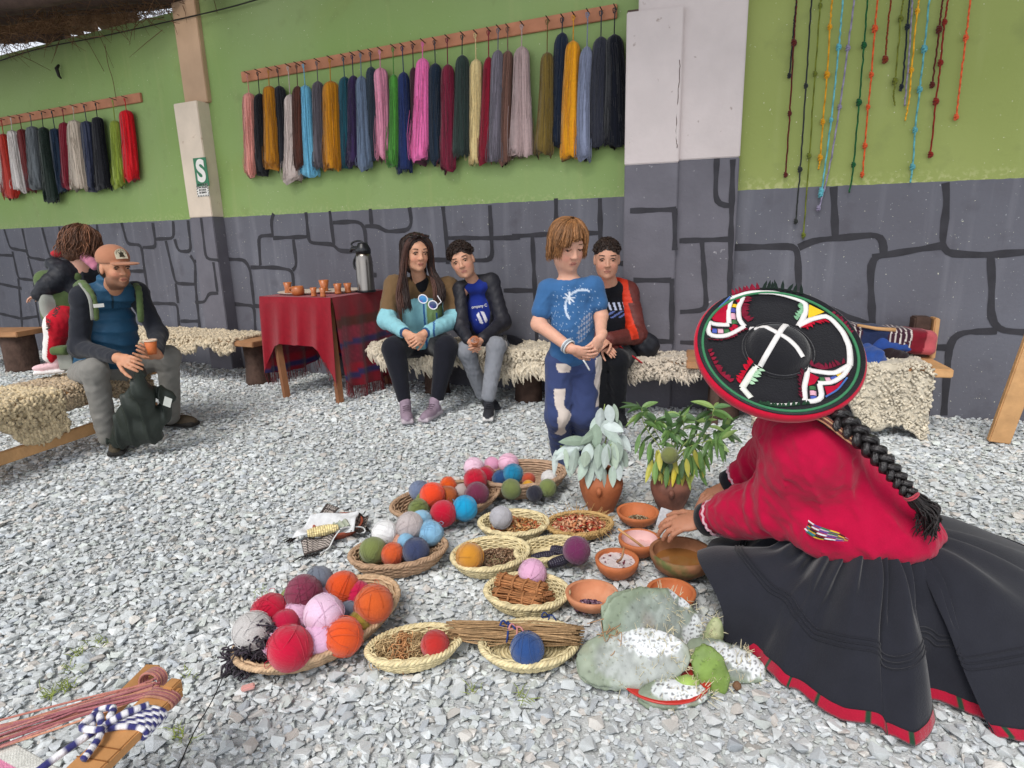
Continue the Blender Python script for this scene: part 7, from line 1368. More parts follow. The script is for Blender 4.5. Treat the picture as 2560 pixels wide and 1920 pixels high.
def pantc(X, C):
    C = np.tile(nv, (len(X), 1)); z = X[:, 2]; t = np.clip((.66 - z) / .6, 0, 1)
    xs = knL[0] + .02 + .012 * np.sin(z * 24) - .02 * t; w = np.abs(X[:, 0] - xs) < .026 + .012 * wob(X, 45, 1); m = w & (X[:, 1] < knL[1] - .01) & (z < .60) & (z > .10) & (np.sin(z * 19 + 1.2) > -.72); C[m] = lin('#cfc3ba')
    xs = knR[0] + .068 + .006 * np.sin(z * 20); w = (X[:, 0] > xs - .018 + .010 * wob(X, 45, 2)) & (z < .62) & (z > .16) & (np.sin(z * 15) > -.6); C[w] = lin('#cbbfb8'); return C
put('navy_trousers', S.mesh('navy_trousers', .005, colf=pantc, **folds2(.006, 60, 7)), M_cl, T)
for a_, x in ((anL, .1), (anR, .25)): hl = V3(a_[0], a_[1] + .06, .006); shoe(T, hl, hl + nrm(V3(x, -1, 0)) * .215, .9, lin('#3a4460'), lin('#8b7f78'))
hb = np.array(lin('#7d5634')); S = Solid(); S.ell(H.P(0, -.018, .050), np.array([.084, .096, .082]) * H.s, H.A, .01); S.ell(H.P(.0, .10, -.03), np.array([.064, .055, .080]) * H.s, H.A, .012, op='-'); S.ell(H.P(0, -.05, -.02), np.array([.088, .055, .07]) * H.s, H.A, .03)
ho = put('hair', S.mesh('hair', .0045, base=hb, **fold(.002, 130, 4)), M_hair, T); mm = []
for j in range(30):
    a_ = -2.9 + 5.8 * j / 29; cx, cy = math.sin(a_), math.cos(a_); fr = abs(a_) < .8; low = (.066 if a_ < 0 else .034) if fr else (-.035 if abs(a_) < 1.7 else -.065); sw = .035 if fr else 0.
    mm.append(strands([H.P(-.015 + .02 * cx, -.01 + .02 * cy, .132), H.P(.055 * cx + sw * .4, .060 * cy, .120), H.P(.086 * cx + sw * .8, .002 + .090 * cy, .070), H.P(.086 * cx + sw, .002 + .093 * cy, low)], 30, .0027, hb * (1.3 if j % 3 else .85), .010, j, 4, .003, .35, 9))
put('hair_lengths', merge(*mm).mesh('hair_lengths'), M_hair, ho)
wb = wrL + (elL - wrL) * .10; dd = nrm(wrL - elL); u_ = nrm(np.cross(dd, UP)); v_ = np.cross(dd, u_); th = np.linspace(0, 2 * math.pi, 25)[:-1]; mb = MB()
for o_ in (-.008, 0., .009): mb.tube(wb + dd * o_ + .0325 * (np.cos(th)[:, None] * u_ + np.sin(th)[:, None] * v_), .0042, 5, lin('#cfd2d4' if o_ else '#8f959c'), closed=True)
put('wristband', mb.mesh('wristband'), M_cl, T); tail = MB().tube(spline([at(1458, 900, 2.74), at(1466, 912, 2.74), at(1474, 926, 2.745)], 8), .004, 5, lin('#dadada')); top('white_string', tail.mesh('white_string'), M_cord, 'short white string dangling from the standing boy\'s hand', 'string')

# ---------------------------------------------------------------- boy in the maroon jacket, seated behind
sk = np.array(lin('#c39078')); Q = person('seated boy in a maroon and orange-red jacket behind the standing boy', ground(1535, 1020))
hQ = Head(at(1517, 650, 4.02), V3(-.10, -.98, -.10), nrm(V3(.0, -.04, 1)), 1.04, sk, lip=lin('#b06c66')); H = hQ
shL, shR, elL, elR = at(1490, 722, 4.10), at(1572, 730, 4.14), at(1480, 830, 4.02), at(1594, 838, 4.02); wrL, wrR = at(1510, 868, 3.85), at(1524, 848, 3.82)
hpL, hpR, knL, knR = at(1500, 888, 4.22), at(1580, 884, 4.24), at(1492, 905, 3.84), at(1545, 900, 3.82); anL, anR = at(1510, 1020, 3.92), at(1545, 1030, 3.92); mid = (shL + shR) / 2; hp = (hpL + hpR) / 2
S = Solid(); H.build(S, 1.0); S.ell(H.P(0, .022, -.034), np.array([.065, .060, .066]) * H.s, H.A, .02); S.cap(H.P(0, -.02, -.06), mid, .042, .050, .03); S.cap(shL, shR, .04, None, .03); limb(S, [shL, elL, wrL], [.036, .03, .021]); limb(S, [shR, elR, wrR], [.036, .03, .021]); S.cap(mid + V3(0, .02, -.08), hp, .045, .055, .03); limb(S, [hpL, knL, anL], [.055, .04, .03]); limb(S, [hpR, knR, anR], [.055, .04, .03]); hand(S, wrR, V3(-.5, -.6, -.1), V3(-.3, .3, -.6), -1, .8, (.5,) * 4); hand(S, wrL, V3(.3, -.8, -.1), V3(.3, .3, -.6), 1, .8, (.5,) * 4)
put('body', S.mesh('body', .0042, base=sk, colf=lambda X, C: hQ.colf(X, C)), M_skin, Q); H.features(Q, lin('#3f2a1e'), lin('#33211a'), (.0, .0), .65)
S = Solid(); S.ell(mid * .55 + hp * .45 + V3(0, -.03, .02), (.11, .09, .17), None, .03); S.ell(mid + V3(0, -.01, .01), (.085, .06, .055), None, .04)
def tq(X, C): C = np.tile(lin('#15161c'), (len(X), 1)); q = X - mid; m = (np.abs(q[:, 2] + .10) < .025) & (q[:, 1] < 0) & (np.sin(q[:, 0] * 190 + q[:, 2] * 60) > .2); C[m] = lin('#aeb6cc'); m = (np.abs(q[:, 2] + .155) < .022) & (q[:, 1] < 0) & (np.sin(q[:, 0] * 120 - q[:, 2] * 200) > .35); C[m] = lin('#5a6aa0'); return C
put('black_tee', S.mesh('black_tee', .0055, colf=tq, **fold(.003, 60, 2)), M_cl, Q)
mr_, orr, bk = np.array(lin('#5c2a26')), np.array(lin('#c8351a')), np.array(lin('#1c1d24'))
def jq(X, C):
    C = np.tile(mr_, (len(X), 1)); q = X - mid; C[(q[:, 0] > .09) & (q[:, 2] < -.16 + .2 * (q[:, 0] - .09))] = bk; C[(np.linalg.norm((X - elR), axis=1) < .08)] = mr_
    for a_, b_ in ((shR, elR), (elR, wrR)): d = nrm(b_ - a_); t = (X - a_) @ d; C[(t > -.02) & (t < np.linalg.norm(b_ - a_)) & (np.linalg.norm((X - a_) - np.outer(t, d), axis=1) < .071)] = mr_
    C[(q[:, 1] < -.02) & (np.abs(q[:, 0] - .055 + .25 * (q[:, 2] + .05)) < .03 + .03 * (q[:, 2] > -.08)) & (q[:, 2] > -.30)] = orr; C[(q[:, 2] > -.07) & (q[:, 0] < .10)] = orr; return C
S = Solid(); S.cap(shL, shR, .060, None, .04); S.ell(mid * .5 + hp * .5, (.155, .115, .24), None, .05); limb(S, [shL, elL, wrL], [.065, .056, .04], .03); limb(S, [shR, elR, wrR], [.062, .060, .046], .04); S.ell(hp + V3(.13, .0, .02), (.10, .12, .12), None, .04); S.ell(mid + V3(.02, .03, .03), (.11, .075, .055), None, .03); S.box(mid * .5 + hp * .5 + V3(-.02, -.13, .06), (.12, .16, .5), axes(V3(-.1, -1, 0), nrm(V3(-.12, 0, 1))), .03, .02, op='-')
put('maroon_jacket', S.mesh('maroon_jacket', .0058, colf=jq, **folds2(.006, 55, 8)), M_shell, Q)
S = Solid(); lob = at(1600, 880, 3.98); S.ell(at(1612, 862, 4.02), (.10, .06, .085), axes(V3(0, 1, 0), nrm(V3(.35, 0, 1))), .03, bk); put('jacket_tail', S.mesh('jacket_tail', .006, **fold(.004, 60, 2)), M_shell, Q)
put('zip_edge', MB().tube(spline([at(1541, 858, 3.90), at(1560, 875, 3.90), at(1585, 893, 3.91), at(1606, 908, 3.93)], 12), .006, 5, lin('#b3202a')).mesh('zip_edge'), M_cl, Q)
S = Solid(); bb = np.array(lin('#15161b')); limb(S, [hpL, knL, anL], [.085, .064, .048], .03, bb); limb(S, [hpR, knR, anR], [.085, .066, .05], .03, bb); S.ell(hp, (.15, .12, .085), None, .04, bb); put('black_trousers', S.mesh('black_trousers', .0065, **folds2(.005, 70, 5)), M_cl, Q)
for a_ in (anL, anR): hl = V3(a_[0], a_[1] + .05, .006); shoe(Q, hl, hl + V3(0, -.225, 0), .92, lin('#1d1e22'), lin('#2a2a2d'))
ch = lin('#2d1f18'); S = Solid(); S.ell(H.P(0, -.018, .052), np.array([.080, .094, .080]) * H.s, H.A, .01); S.ell(H.P(0, .088, -.012), np.array([.068, .055, .072]) * H.s, H.A, .012, op='-'); S.box(H.P(0, .02, -.075), np.array([.2, .14, .10]) * H.s, H.A, .02, .01, op='-')
ho = put('hair', S.mesh('hair', .005, base=ch, **fold(.003, 110, 1)), M_hair, Q); put('curls', curls(H, 750, ch, 1.03, lambda v: v[2] > .22 and not (v[1] > .6 and v[2] < .45), 5, None, .014).mesh('curls'), M_hair, ho)

# ---------------------------------------------------------------- man with the tan cap
sk = np.array(lin('#c08a6c')); G = person('seated man in a tan cap and blue quilted vest holding a clay cup', ground(300, 1080))
hG = Head(at(288, 672, 3.70), V3(.84, -.53, -.07), nrm(V3(.02, -.02, 1)), .97, sk, lip=lin('#a8625a'), stub=.7, stubcol=lin('#5f4335')); H = hG
shL, shR, elL, elR = at(208, 744, 3.66), at(342, 732, 3.90), at(198, 870, 3.62), at(396, 836, 3.84); wrL, wrR = at(298, 896, 3.36), at(392, 886, 3.60); hdL, hdR = at(335, 908, 3.30), at(380, 872, 3.52)
hpL, hpR, knL, knR = at(218, 935, 3.74), at(310, 915, 3.98), at(236, 926, 3.44), at(420, 892, 3.90); anL, anR = at(270, 1092, 3.50), at(428, 1042, 3.98); mid = (shL + shR) / 2; hp = (hpL + hpR) / 2
S = Solid(); H.build(S, .92); S.cap(H.P(0, -.02, -.07), mid, .052, .060, .03); S.cap(shL, shR, .055, None, .03); limb(S, [shL, elL, wrL], [.052, .044, .029]); limb(S, [shR, elR, wrR], [.052, .044, .029]); S.cap(mid + V3(-.03, .05, -.12), hp, .05, .07, .03); limb(S, [hpL, knL, anL], [.07, .055, .04]); limb(S, [hpR, knR, anR], [.07, .055, .04])
hand(S, wrL, hdL - wrL, V3(.2, .7, -.5), 1, 1.02, (.4, .5, .55, .6), .05); hand(S, wrR, hdR - wrR + V3(-.01, -.02, .0), V3(-.75, .2, .3), -1, 1.0, (.55, .6, .6, .6), .03, 1.1)
put('body', S.mesh('body', .0045, base=sk, colf=lambda X, C: hG.colf(X, C)), M_skin, G); H.features(G, lin('#4a3424'), lin('#3a281e'), (.25, .0), .55)
tw = axes(nrm(V3(.72, -.69, 0)))
sl3 = np.array(lin('#26282f')); S = Solid(); limb(S, [shL, elL, wrL + (elL - wrL) * .08], [.064, .054, .040], .04, sl3); limb(S, [shR, elR, wrR + (elR - wrR) * .08], [.062, .052, .039], .04, sl3); S.ell(mid + V3(0, 0, .03), (.08, .075, .06), tw, .03, sl3); S.cap(shL, shR, .07, None, .03, sl3); put('black_sweater', S.mesh('black_sweater', .0062, **folds2(.006, 55, 2)), M_cl, G)
S = Solid(); S.ell(mid * .55 + hp * .45, (.162, .118, .27), tw, .05); S.cap(shL * .72 + shR * .28, shL * .28 + shR * .72, .084, None, .04); S.ell(hp + UP * .07, (.18, .135, .10), tw, .05); S.cap(mid + V3(0, 0, .0), mid + V3(.02, -.02, .075), .085, .070, .03); S.ell(mid + V3(.075, -.075, .10), (.028, .05, .055), tw, .012, op='-')
vb = np.array(lin('#25506e')); ax_t = nrm(mid - hp)
def vc(X, C): C = np.tile(vb, (len(X), 1)); q = (X - mid) @ tw.T; C[(np.abs(q[:, 0] - .015) < .006) & (q[:, 1] > .05)] = lin('#16303f'); return C
put('quilted_vest', S.mesh('quilted_vest', .006, colf=vc, field=lambda X: .009 * np.abs(np.sin((X @ ax_t) * 48 + .8 * wob(X, 14, 2))) - .004 + .004 * wob(X, 50, 3), amp=.016), M_shell, G)
pg_ = np.array(lin('#7d7b76')); S = Solid(); limb(S, [hpL, knL, anL], [.092, .070, .056], .03, pg_); limb(S, [hpR, knR, anR], [.092, .070, .054], .03, pg_); S.ell(hp, (.20, .15, .11), tw, .04, pg_); put('grey_trousers', S.mesh('grey_trousers', .0065, **folds2(.008, 50, 4)), M_cl, G)
t1, t2 = ground(285, 1148), ground(492, 1068); hl = V3(t1[0] - .09, t1[1] + .24, .006); shoe(G, hl, t1 + V3(0, .02, .006), 1.12, lin('#4a4234'), lin('#2c2a28'), acc=lin('#b9a93c')); hl = V3(t2[0] - .26, t2[1] + .06, .006); shoe(G, hl, t2 + UP * .006, 1.12, lin('#4a4034'), lin('#2c2a28'), acc=lin('#6a5a40'))
cp3 = np.array(lin('#a8745a')); S = Solid(); S.ell(H.P(0, -.012, .066), np.array([.088, .104, .080]) * H.s, H.A, .01); S.box(H.P(0, 0, -.015), np.array([.3, .3, .10]) * H.s, H.A, .01, .008, op='-'); S.ell(H.P(0, .125, .040), np.array([.078, .075, .009]) * H.s, H.A, .012)
cp_o = empty('cap', H.P(0, 0, .05), 'tan cap with a pale arched patch on the seated man\'s head', 'cap'); put('crown_and_brim', S.mesh('crown_and_brim', .004, base=cp3), M_cl, cp_o)
pq = MB(); n_ = nrm(H.A[1] * .92 + H.A[2] * .38); pc = H.P(.0, .0925, .092); r_ = H.A[0]; u_ = nrm(np.cross(r_, n_)); u_ = u_ if u_[2] > 0 else -u_
out = [(-.034, -.026), (.034, -.026), (.034, .006)] + [(.034 * math.cos(a), .006 + .028 * math.sin(a)) for a in np.linspace(0, math.pi, 9)] + [(-.034, .006)]
V_ = [pc + r_ * x * H.s + u_ * y * H.s + n_ * (.006 - 8. * x * x) for x, y in out]; pq.add(V_, [list(range(len(V_)))], lin('#d8d0b8')); put('patch', pq.mesh('patch'), M_cl, cp_o)
em = MB(); out = [(-.016, -.018), (.016, -.018), (.012, -.002), (.016, .012), (.006, .008), (0, .02), (-.006, .008), (-.014, .014), (-.010, -.002)]; V_ = [pc + r_ * x * H.s + u_ * y * H.s + n_ * (.0085 - 8. * x * x) for x, y in out]; em.add(V_, [[0, 1, 2, 8], [8, 2, 4, 6], [2, 3, 4], [4, 5, 6], [6, 7, 8]], lin('#3a362c'))
for i in range(9): a = math.pi * i / 8; x, y = .027 * math.cos(a), .004 + .021 * math.sin(a); c = pc + r_ * x * H.s + u_ * y * H.s + n_ * (.0085 - 8. * x * x); em.add([c - r_ * .002 - u_ * .003, c + r_ * .002 - u_ * .003, c + r_ * .002 + u_ * .003, c - r_ * .002 + u_ * .003], [[0, 1, 2, 3]], lin('#5a5440'))
put('emblem', em.mesh('emblem'), M_cl, cp_o)
S = Solid(); S.ell(H.P(0, -.035, .0), np.array([.080, .072, .075]) * H.s, H.A, .01, lin('#3a2a20')); S.box(H.P(0, .07, 0), np.array([.3, .14, .3]) * H.s, H.A, .01, .01, op='-'); put('hair', S.mesh('hair', .005, base=lin('#3a2a20')), M_hair, G)
cpc = at(378, 866, 3.47); cu_ = empty('clay_cup', cpc, 'small orange clay cup held by the seated man', 'cup'); put('body', MB().lathe(cpc, [(0, -.045), (.024, -.045), (.025, -.02), (.034, .038), (.030, .038), (.022, -.02), (0, -.03)], 22).mesh('body'), mat('orange_clay', lin('#bd6636'), .5, .1, 10, .1), cu_); put('rim', MB().lathe(cpc, [(.0345, .030), (.0352, .038), (.030, .040), (.029, .032)], 22, closed=True).mesh('rim'), M_clayin, cu_)
# dark green jacket hanging from his hand
S = Solid(); dk = np.array(lin('#2c322d')); fx = axes(V3(.25, -1, 0)); A_ = at(345, 925, 3.34)
S.cap(A_, at(352, 975, 3.38), .022, .055, .03, dk); S.ell(at(350, 1000, 3.40), (.085, .040, .10), fx, .04, dk); S.ell(at(352, 1055, 3.43), (.125, .050, .13), fx, .05, dk); S.box(at(345, 1100, 3.46), (.27, .075, .05), axes(V3(.25, -1, 0), nrm(V3(-.12, 0, 1))), .018, .05, dk); S.cap(at(318, 1010, 3.40), at(292, 1095, 3.42), .030, .040, .05, dk); S.ell(at(405, 985, 3.47), (.080, .030, .045), axes(V3(.25, -1, 0), nrm(V3(.5, 0, 1))), .03, dk); S.cap(at(420, 985, 3.50), at(400, 1050, 3.50), .030, .045, .03, dk)
ax_j = nrm(V3(.92, .3, .30)); jo = top('held_jacket', S.mesh('held_jacket', .0055, field=lambda X: -.016 * np.clip(1 - np.abs(np.sin((X @ ax_j) * 34 + 1.3 * wob(X, 9, 1))) * 1.6, 0, 1) + .005 * wob(X, 30, 2) + .004, amp=.03), mat('rain_shell', attr=True, rough=.5, var=.1, vscale=14, bump=.25, bscale=50, spec=.3), 'dark green jacket hanging from the seated man\'s hands', 'jacket')
tgp = at(419, 1005, 3.40); put('label_tag', MB().box(np.array(tgp), (.045, .003, .055), axes(V3(.1, 1, 0), nrm(V3(.4, 0, 1))), lin('#b9bcb6')).mesh('label_tag'), M_cl, jo)
# child carrier and child on his back
Kc = empty('child_carrier', ground(170, 960), 'green and grey child carrier backpack behind the seated man', 'carrier'); cg = np.array(lin('#54653f')); cgr = np.array(lin('#8d8f88'))
S = Solid(); S.box(at(160, 745, 3.92), (.26, .20, .34), axes(nrm(V3(.55, -.8, 0))), .05, .02, cg); S.ell(at(135, 760, 3.86), (.05, .10, .13), None, .02, cgr); put('pack', S.mesh('pack', .007, **fold(.005, 40, 2)), M_cl, Kc)
S = Solid()
for pts in ([at(190, 715, 3.80), at(208, 708, 3.62), at(232, 745, 3.55), at(240, 795, 3.54)], [at(330, 712, 3.98), at(345, 720, 3.80), at(350, 765, 3.76), at(352, 800, 3.76)]): P = spline(pts, 10); S.chain(list(P), [.017] * 10, .01, cg)
put('shoulder_straps', S.mesh('shoulder_straps', .006), M_cl, Kc); 
for pts in ([at(200, 708, 3.60), at(224, 745, 3.525), at(232, 800, 3.52)], [at(352, 765, 3.77), at(351, 785, 3.765), at(350, 800, 3.77)]): put('webbing', MB().tube(spline(pts, 10), .010, 6, cgr, flat=.4).mesh('webbing'), M_cl, Kc)
put('buckle', MB().box(at(247, 764, 3.505), (.05, .008, .02), tw, lin('#d6d6d0')).mesh('buckle'), M_cl, Kc)
S = Solid(); S.box(at(155, 875, 3.72), (.10, .10, .05), None, .02, .01, cg); S.box(at(165, 905, 3.72), (.09, .02, .10), None, .008, .01, cgr); put('foot_loop', S.mesh('foot_loop', .006), M_cl, Kc)
sk = np.array(lin('#cf9d88')); N_ = person('small child in a dark jacket and red trousers riding in the carrier', ground(170, 950)); hN = Head(at(210, 612, 3.98), V3(.55, .75, -.25), nrm(V3(.05, .0, 1)), .88, sk); H = hN
S = Solid(); H.build(S); nk = at(205, 665, 3.98); hpN = at(165, 770, 3.92); S.cap(H.P(0, -.02, -.06), nk, .04, .045, .03); S.cap(nk, hpN, .07, .08, .04); limb(S, [at(165, 685, 3.9), at(130, 710, 3.84), at(95, 738, 3.80)], [.035, .03, .02]); hand(S, at(95, 738, 3.80), V3(-1, -.1, -.3), V3(0, 0, -1), 1, .55, (.4,) * 4); limb(S, [hpN, at(140, 810, 3.80), at(128, 888, 3.80)], [.05, .04, .03])
put('body', S.mesh('body', .0045, base=sk, colf=lambda X, C: hN.colf(X, C)), M_skin, N_)
dkj = np.array(lin('#1f2128')); S = Solid(); S.cap(at(160, 680, 3.92), at(232, 672, 4.02), .07, .07, .04, dkj); S.ell(at(180, 725, 3.96), (.14, .12, .14), None, .05, dkj); limb(S, [at(155, 685, 3.88), at(125, 712, 3.83), at(98, 737, 3.80)], [.065, .058, .045], .03, dkj); S.ell(at(135, 660, 3.92), (.05, .05, .045), None, .03, dkj); put('dark_jacket', S.mesh('dark_jacket', .006, **folds2(.006, 55, 3)), M_shell, N_)
S = Solid(); S.ell(at(147, 634, 3.94), (.045, .04, .025), None, .01, lin('#a8242e')); put('red_hood_lining', S.mesh('red_hood_lining', .006), M_cl, N_); S = Solid(); S.cap(at(214, 640, 3.92), at(236, 664, 3.90), .032, .028, .03, lin('#b8748a')); put('pink_hood', S.mesh('pink_hood', .006, **fold(.004, 60, 1)), M_cl, N_)
rp, wp3 = np.array(lin('#b8182a')), np.array(lin('#e0dcd8')); S = Solid(); kneeN, ankN = at(146, 812, 3.78), at(130, 888, 3.78); limb(S, [hpN, kneeN, ankN], [.085, .072, .050], .03)
def rpc(X, C):
    C = np.tile(rp, (len(X), 1)); P_ = np.array([hpN, kneeN, ankN]); 
    xe = np.interp(-X[:, 2], -P_[:, 2], P_[:, 0] - np.array([.045, .034, .022])); C[np.abs(X[:, 0] - xe) < .027] = wp3; return C
put('red_trousers', S.mesh('red_trousers', .005, colf=rpc, **folds2(.006, 60, 2)), M_cl, N_)
for i, (x, y) in enumerate(((141, 778), (121, 812))): txm = place_text(textmesh('NIKE', .034, 'trouser_lettering', .001), at(x, y, 3.690), nrm(V3(.55, 0, .83)) if i == 0 else nrm(V3(.25, 0, .97)), nrm(V3(-.83, 0, .55)), 1., 1.); put('trouser_lettering', txm, M_ink, N_)
p3 = at(135, 905, 3.78); shoe(N_, p3 + V3(.05, .02, -.055), p3 + V3(-.10, -.05, -.085), .75, lin('#d8b4b8'), lin('#e6e2e0'))
hcN = np.array(lin('#5a3a28')); S = Solid(); S.ell(H.P(0, -.02, .035), np.array([.095, .105, .095]) * H.s, H.A, .01); S.ell(H.P(0, .10, -.03), np.array([.05, .05, .07]) * H.s, H.A, .01, op='-'); S.ell(H.P(.0, -.06, -.05), np.array([.09, .06, .08]) * H.s, H.A, .03); ho = put('hair', S.mesh('hair', .005, base=hcN, **fold(.006, 60, 2)), M_hair, N_)
mm = [strands([H.P(.03 * math.cos(a_), -.02 + .03 * math.sin(a_), .128), H.P(.085 * math.cos(a_), -.02 + .09 * math.sin(a_), .08), H.P(.096 * math.cos(a_), -.02 + .104 * math.sin(a_), .0), H.P(.096 * math.cos(a_), -.02 + .106 * math.sin(a_), -.085)], 26, .0026, hcN * (1.7 if j % 3 == 0 else .9), .020, j, 4, .018, .45, 16) for j, a_ in enumerate(np.linspace(0, 6.1, 22))]
put('curly_lengths', merge(*mm).mesh('curly_lengths'), M_hair, ho)
# ================================================================== KNEELING WOMAN WITH THE EMBROIDERED HAT
sk = np.array(lin('#ad785e')); Kn = person('kneeling woman in a crimson jacket and black skirt reaching over the bowls', ground(2150, 1560))
HC = at(1944, 877, 1.74); vd = nrm(HC - EYE); i1, i2 = AXR - vd * (AXR @ vd), AXU - vd * (AXU @ vd)
up2 = nrm(i1 * .413 + i2 * .911); HN = nrm(-vd * .765 + up2 * .644); E1 = nrm(np.cross(up2, vd)); E1 = E1 if E1[0] > 0 else -E1; E2 = np.cross(HN, E1)
hatA = np.array([E1, E2, HN])
hK = Head(HC - HN * .095, V3(-.70, .25, -.66), HN, 1.0, sk)
shN, shF = at(2030, 1135, 1.66), at(1965, 1085, 1.90); elN, wrN, hdN = at(1955, 1262, 1.76), at(1758, 1300, 2.00), at(1680, 1312, 2.00); elF, wrF, hdF = at(1912, 1160, 2.08), at(1828, 1212, 2.15), at(1742, 1242, 2.14)
nk = at(1985, 1060, 1.76); wa = at(2175, 1300, 1.66); mid = (shN + shF) / 2
S = Solid(); hK.build(S); S.cap(hK.P(0, -.02, -.06), nk, .048, .055, .03); S.cap(nk, wa, .07, .09, .04); S.cap(shN, shF, .045, None, .03); limb(S, [shN, elN, wrN], [.05, .045, .029], .02); limb(S, [shF, elF, wrF], [.05, .045, .029], .02)
hand(S, wrN, hdN - wrN + V3(0, .02, -.01), V3(-.25, .35, -.9), 1, 1.15, (.45, .55, .6, .6), .08, .3); hand(S, wrF, hdF - wrF + V3(0, 0, -.01), V3(-.15, -.1, -.95), -1, 1.1, (.30, .38, .45, .5), .06, .25)
put('body', S.mesh('body', .0042, base=sk, colf=lambda X, C: hK.colf(X, C)), M_skin, Kn)
cr = np.array(lin('#a80f38')); S = Solid(); ax_b = axes(nrm(wa - nk), nrm(V3(0, -.3, 1)))
S.cap(mid * .8 + wa * .2, wa - (wa - nk) * .02, .138, .150, .05); S.ell(nk + V3(.0, .0, -.02), (.10, .11, .07), None, .05); S.cap(shN, shF, .088, None, .09); limb(S, [shN, elN, elN * .5 + wrN * .5, wrN + (elN - wrN) * .12], [.095, .084, .070, .055], .09); limb(S, [shF, elF, wrF + (elF - wrF) * .16], [.085, .076, .056], .07); S.ell(wa + V3(.02, -.02, -.01), (.165, .155, .085), axes(nrm(V3(wa[0] - nk[0], wa[1] - nk[1], 0))), .05)
S.ell(at(2085, 1338, 1.62), (.11, .09, .075), None, .07)
fldK = folds2(.011, 40, 5); fldK2 = folds2(.006, 90, 7)
def sleeve_cr(X):      # bunched creases round the elbow and above the cuff
    o = 0
    for e, w in ((elN, wrN), (elF, wrF)):
        d = nrm(w - e); t = (X - e) @ d; r = np.linalg.norm(X - e - np.outer(t, d), axis=1); o = o + .0055 * np.sin(t * 95 + 2.5 * wob(X, 14, 3)) * np.exp(-(r / .12) ** 2) * (np.exp(-((t - .03) / .06) ** 2) + .7 * np.exp(-((t - np.linalg.norm(w - e) * .75) / .07) ** 2))
    return o; dK = nrm(wa - nk)
put('crimson_jacket', S.mesh('crimson_jacket', .0065, base=cr, field=lambda X: fldK['field'](X) + fldK2['field'](X) + sleeve_cr(X) , amp=.028), mat('crimson_wool', attr=True, rough=.95, var=.07, vscale=20, bump=.22, bscale=260, sheen=.15, spec=.06), Kn)
# cuffs with lace
for w_, e_ in ((wrN, elN), (wrF, elF)):
    d = nrm(w_ - e_); u_ = nrm(np.cross(d, UP)); v_ = np.cross(d, u_); c = w_ + (e_ - w_) * .10; th = np.linspace(0, 2 * math.pi, 41)[:-1]
    mb = MB(); mb.lathe(c, [(.046, -.024), (.054, -.020), (.057, .0), (.058, .022), (.046, .024)], 28, lin('#191a20'), ax=np.array([u_, v_, d]), closed=True); put('cuff', mb.mesh('cuff'), M_cl, Kn)
    lc = MB(); lc.tube(c - d * .024 + (.060 + .003 * np.cos(th * 14))[:, None] * (np.cos(th)[:, None] * u_ + np.sin(th)[:, None] * v_) + (.003 * np.sin(th * 14))[:, None] * d, .005, 5, lin('#cfa9b4'), closed=True); put('lace', lc.mesh('lace'), M_cl, Kn)
# skirt: gathered cloth from the waist, over the thighs, out to the hem on the gravel
hem = [ground(1898, 1655), ground(1950, 1705), ground(2010, 1748), ground(2085, 1790), ground(2180, 1812), ground(2235, 1850), ground(2292, 1868), ground(2312, 1800), ground(2325, 1765), ground(2385, 1768), ground(2440, 1805), ground(2500, 1848), ground(2620, 1862), V3(1.62, 1.22, 0), V3(1.95, 1.42, 0), V3(2.02, 1.72, 0), V3(1.85, 2.02, 0), V3(1.5, 2.2, 0), V3(1.15, 2.24, 0), V3(.92, 2.2, 0), V3(.80, 2.13, 0), V3(.725, 2.04, 0), V3(.655, 1.93, 0), V3(.60, 1.85, 0), V3(.575, 1.76, 0), V3(.59, 1.66, 0), V3(.63, 1.57, 0)]
hem = np.array(hem); nh = 420; cl = np.vstack([hem, hem[:1]]); HEM = spline(np.vstack([hem[-2:], hem, hem[:2]]), (len(hem) + 3) * 20)[20 * 1 + 20:][:len(hem) * 20][::1]
th_h = np.unwrap(np.arctan2(HEM[:, 1] - wa[1], HEM[:, 0] - wa[0])); nh = len(HEM); nr = 46
rk = np.random.default_rng(3)
waC = V3(wa[0] + .015, wa[1] - .01, wa[2] - .03)
g1_, g2_ = (V3(waC[0] - .02, waC[1] - .12, .20), at(1800, 1410, 1.76)), (V3(waC[0], waC[1] + .08, .20), at(1830, 1385, 1.95))
V_ = np.zeros((nh, nr, 3)); C_ = np.zeros((nh, nr, 3)); bkS = np.array(lin('#25262d')); phs = np.cumsum(rk.uniform(.5, 1.5, nh)) * (22 * 2 * math.pi / nh); ph2 = np.cumsum(rk.uniform(.3, 1.7, nh)) * (9 * 2 * math.pi / nh)
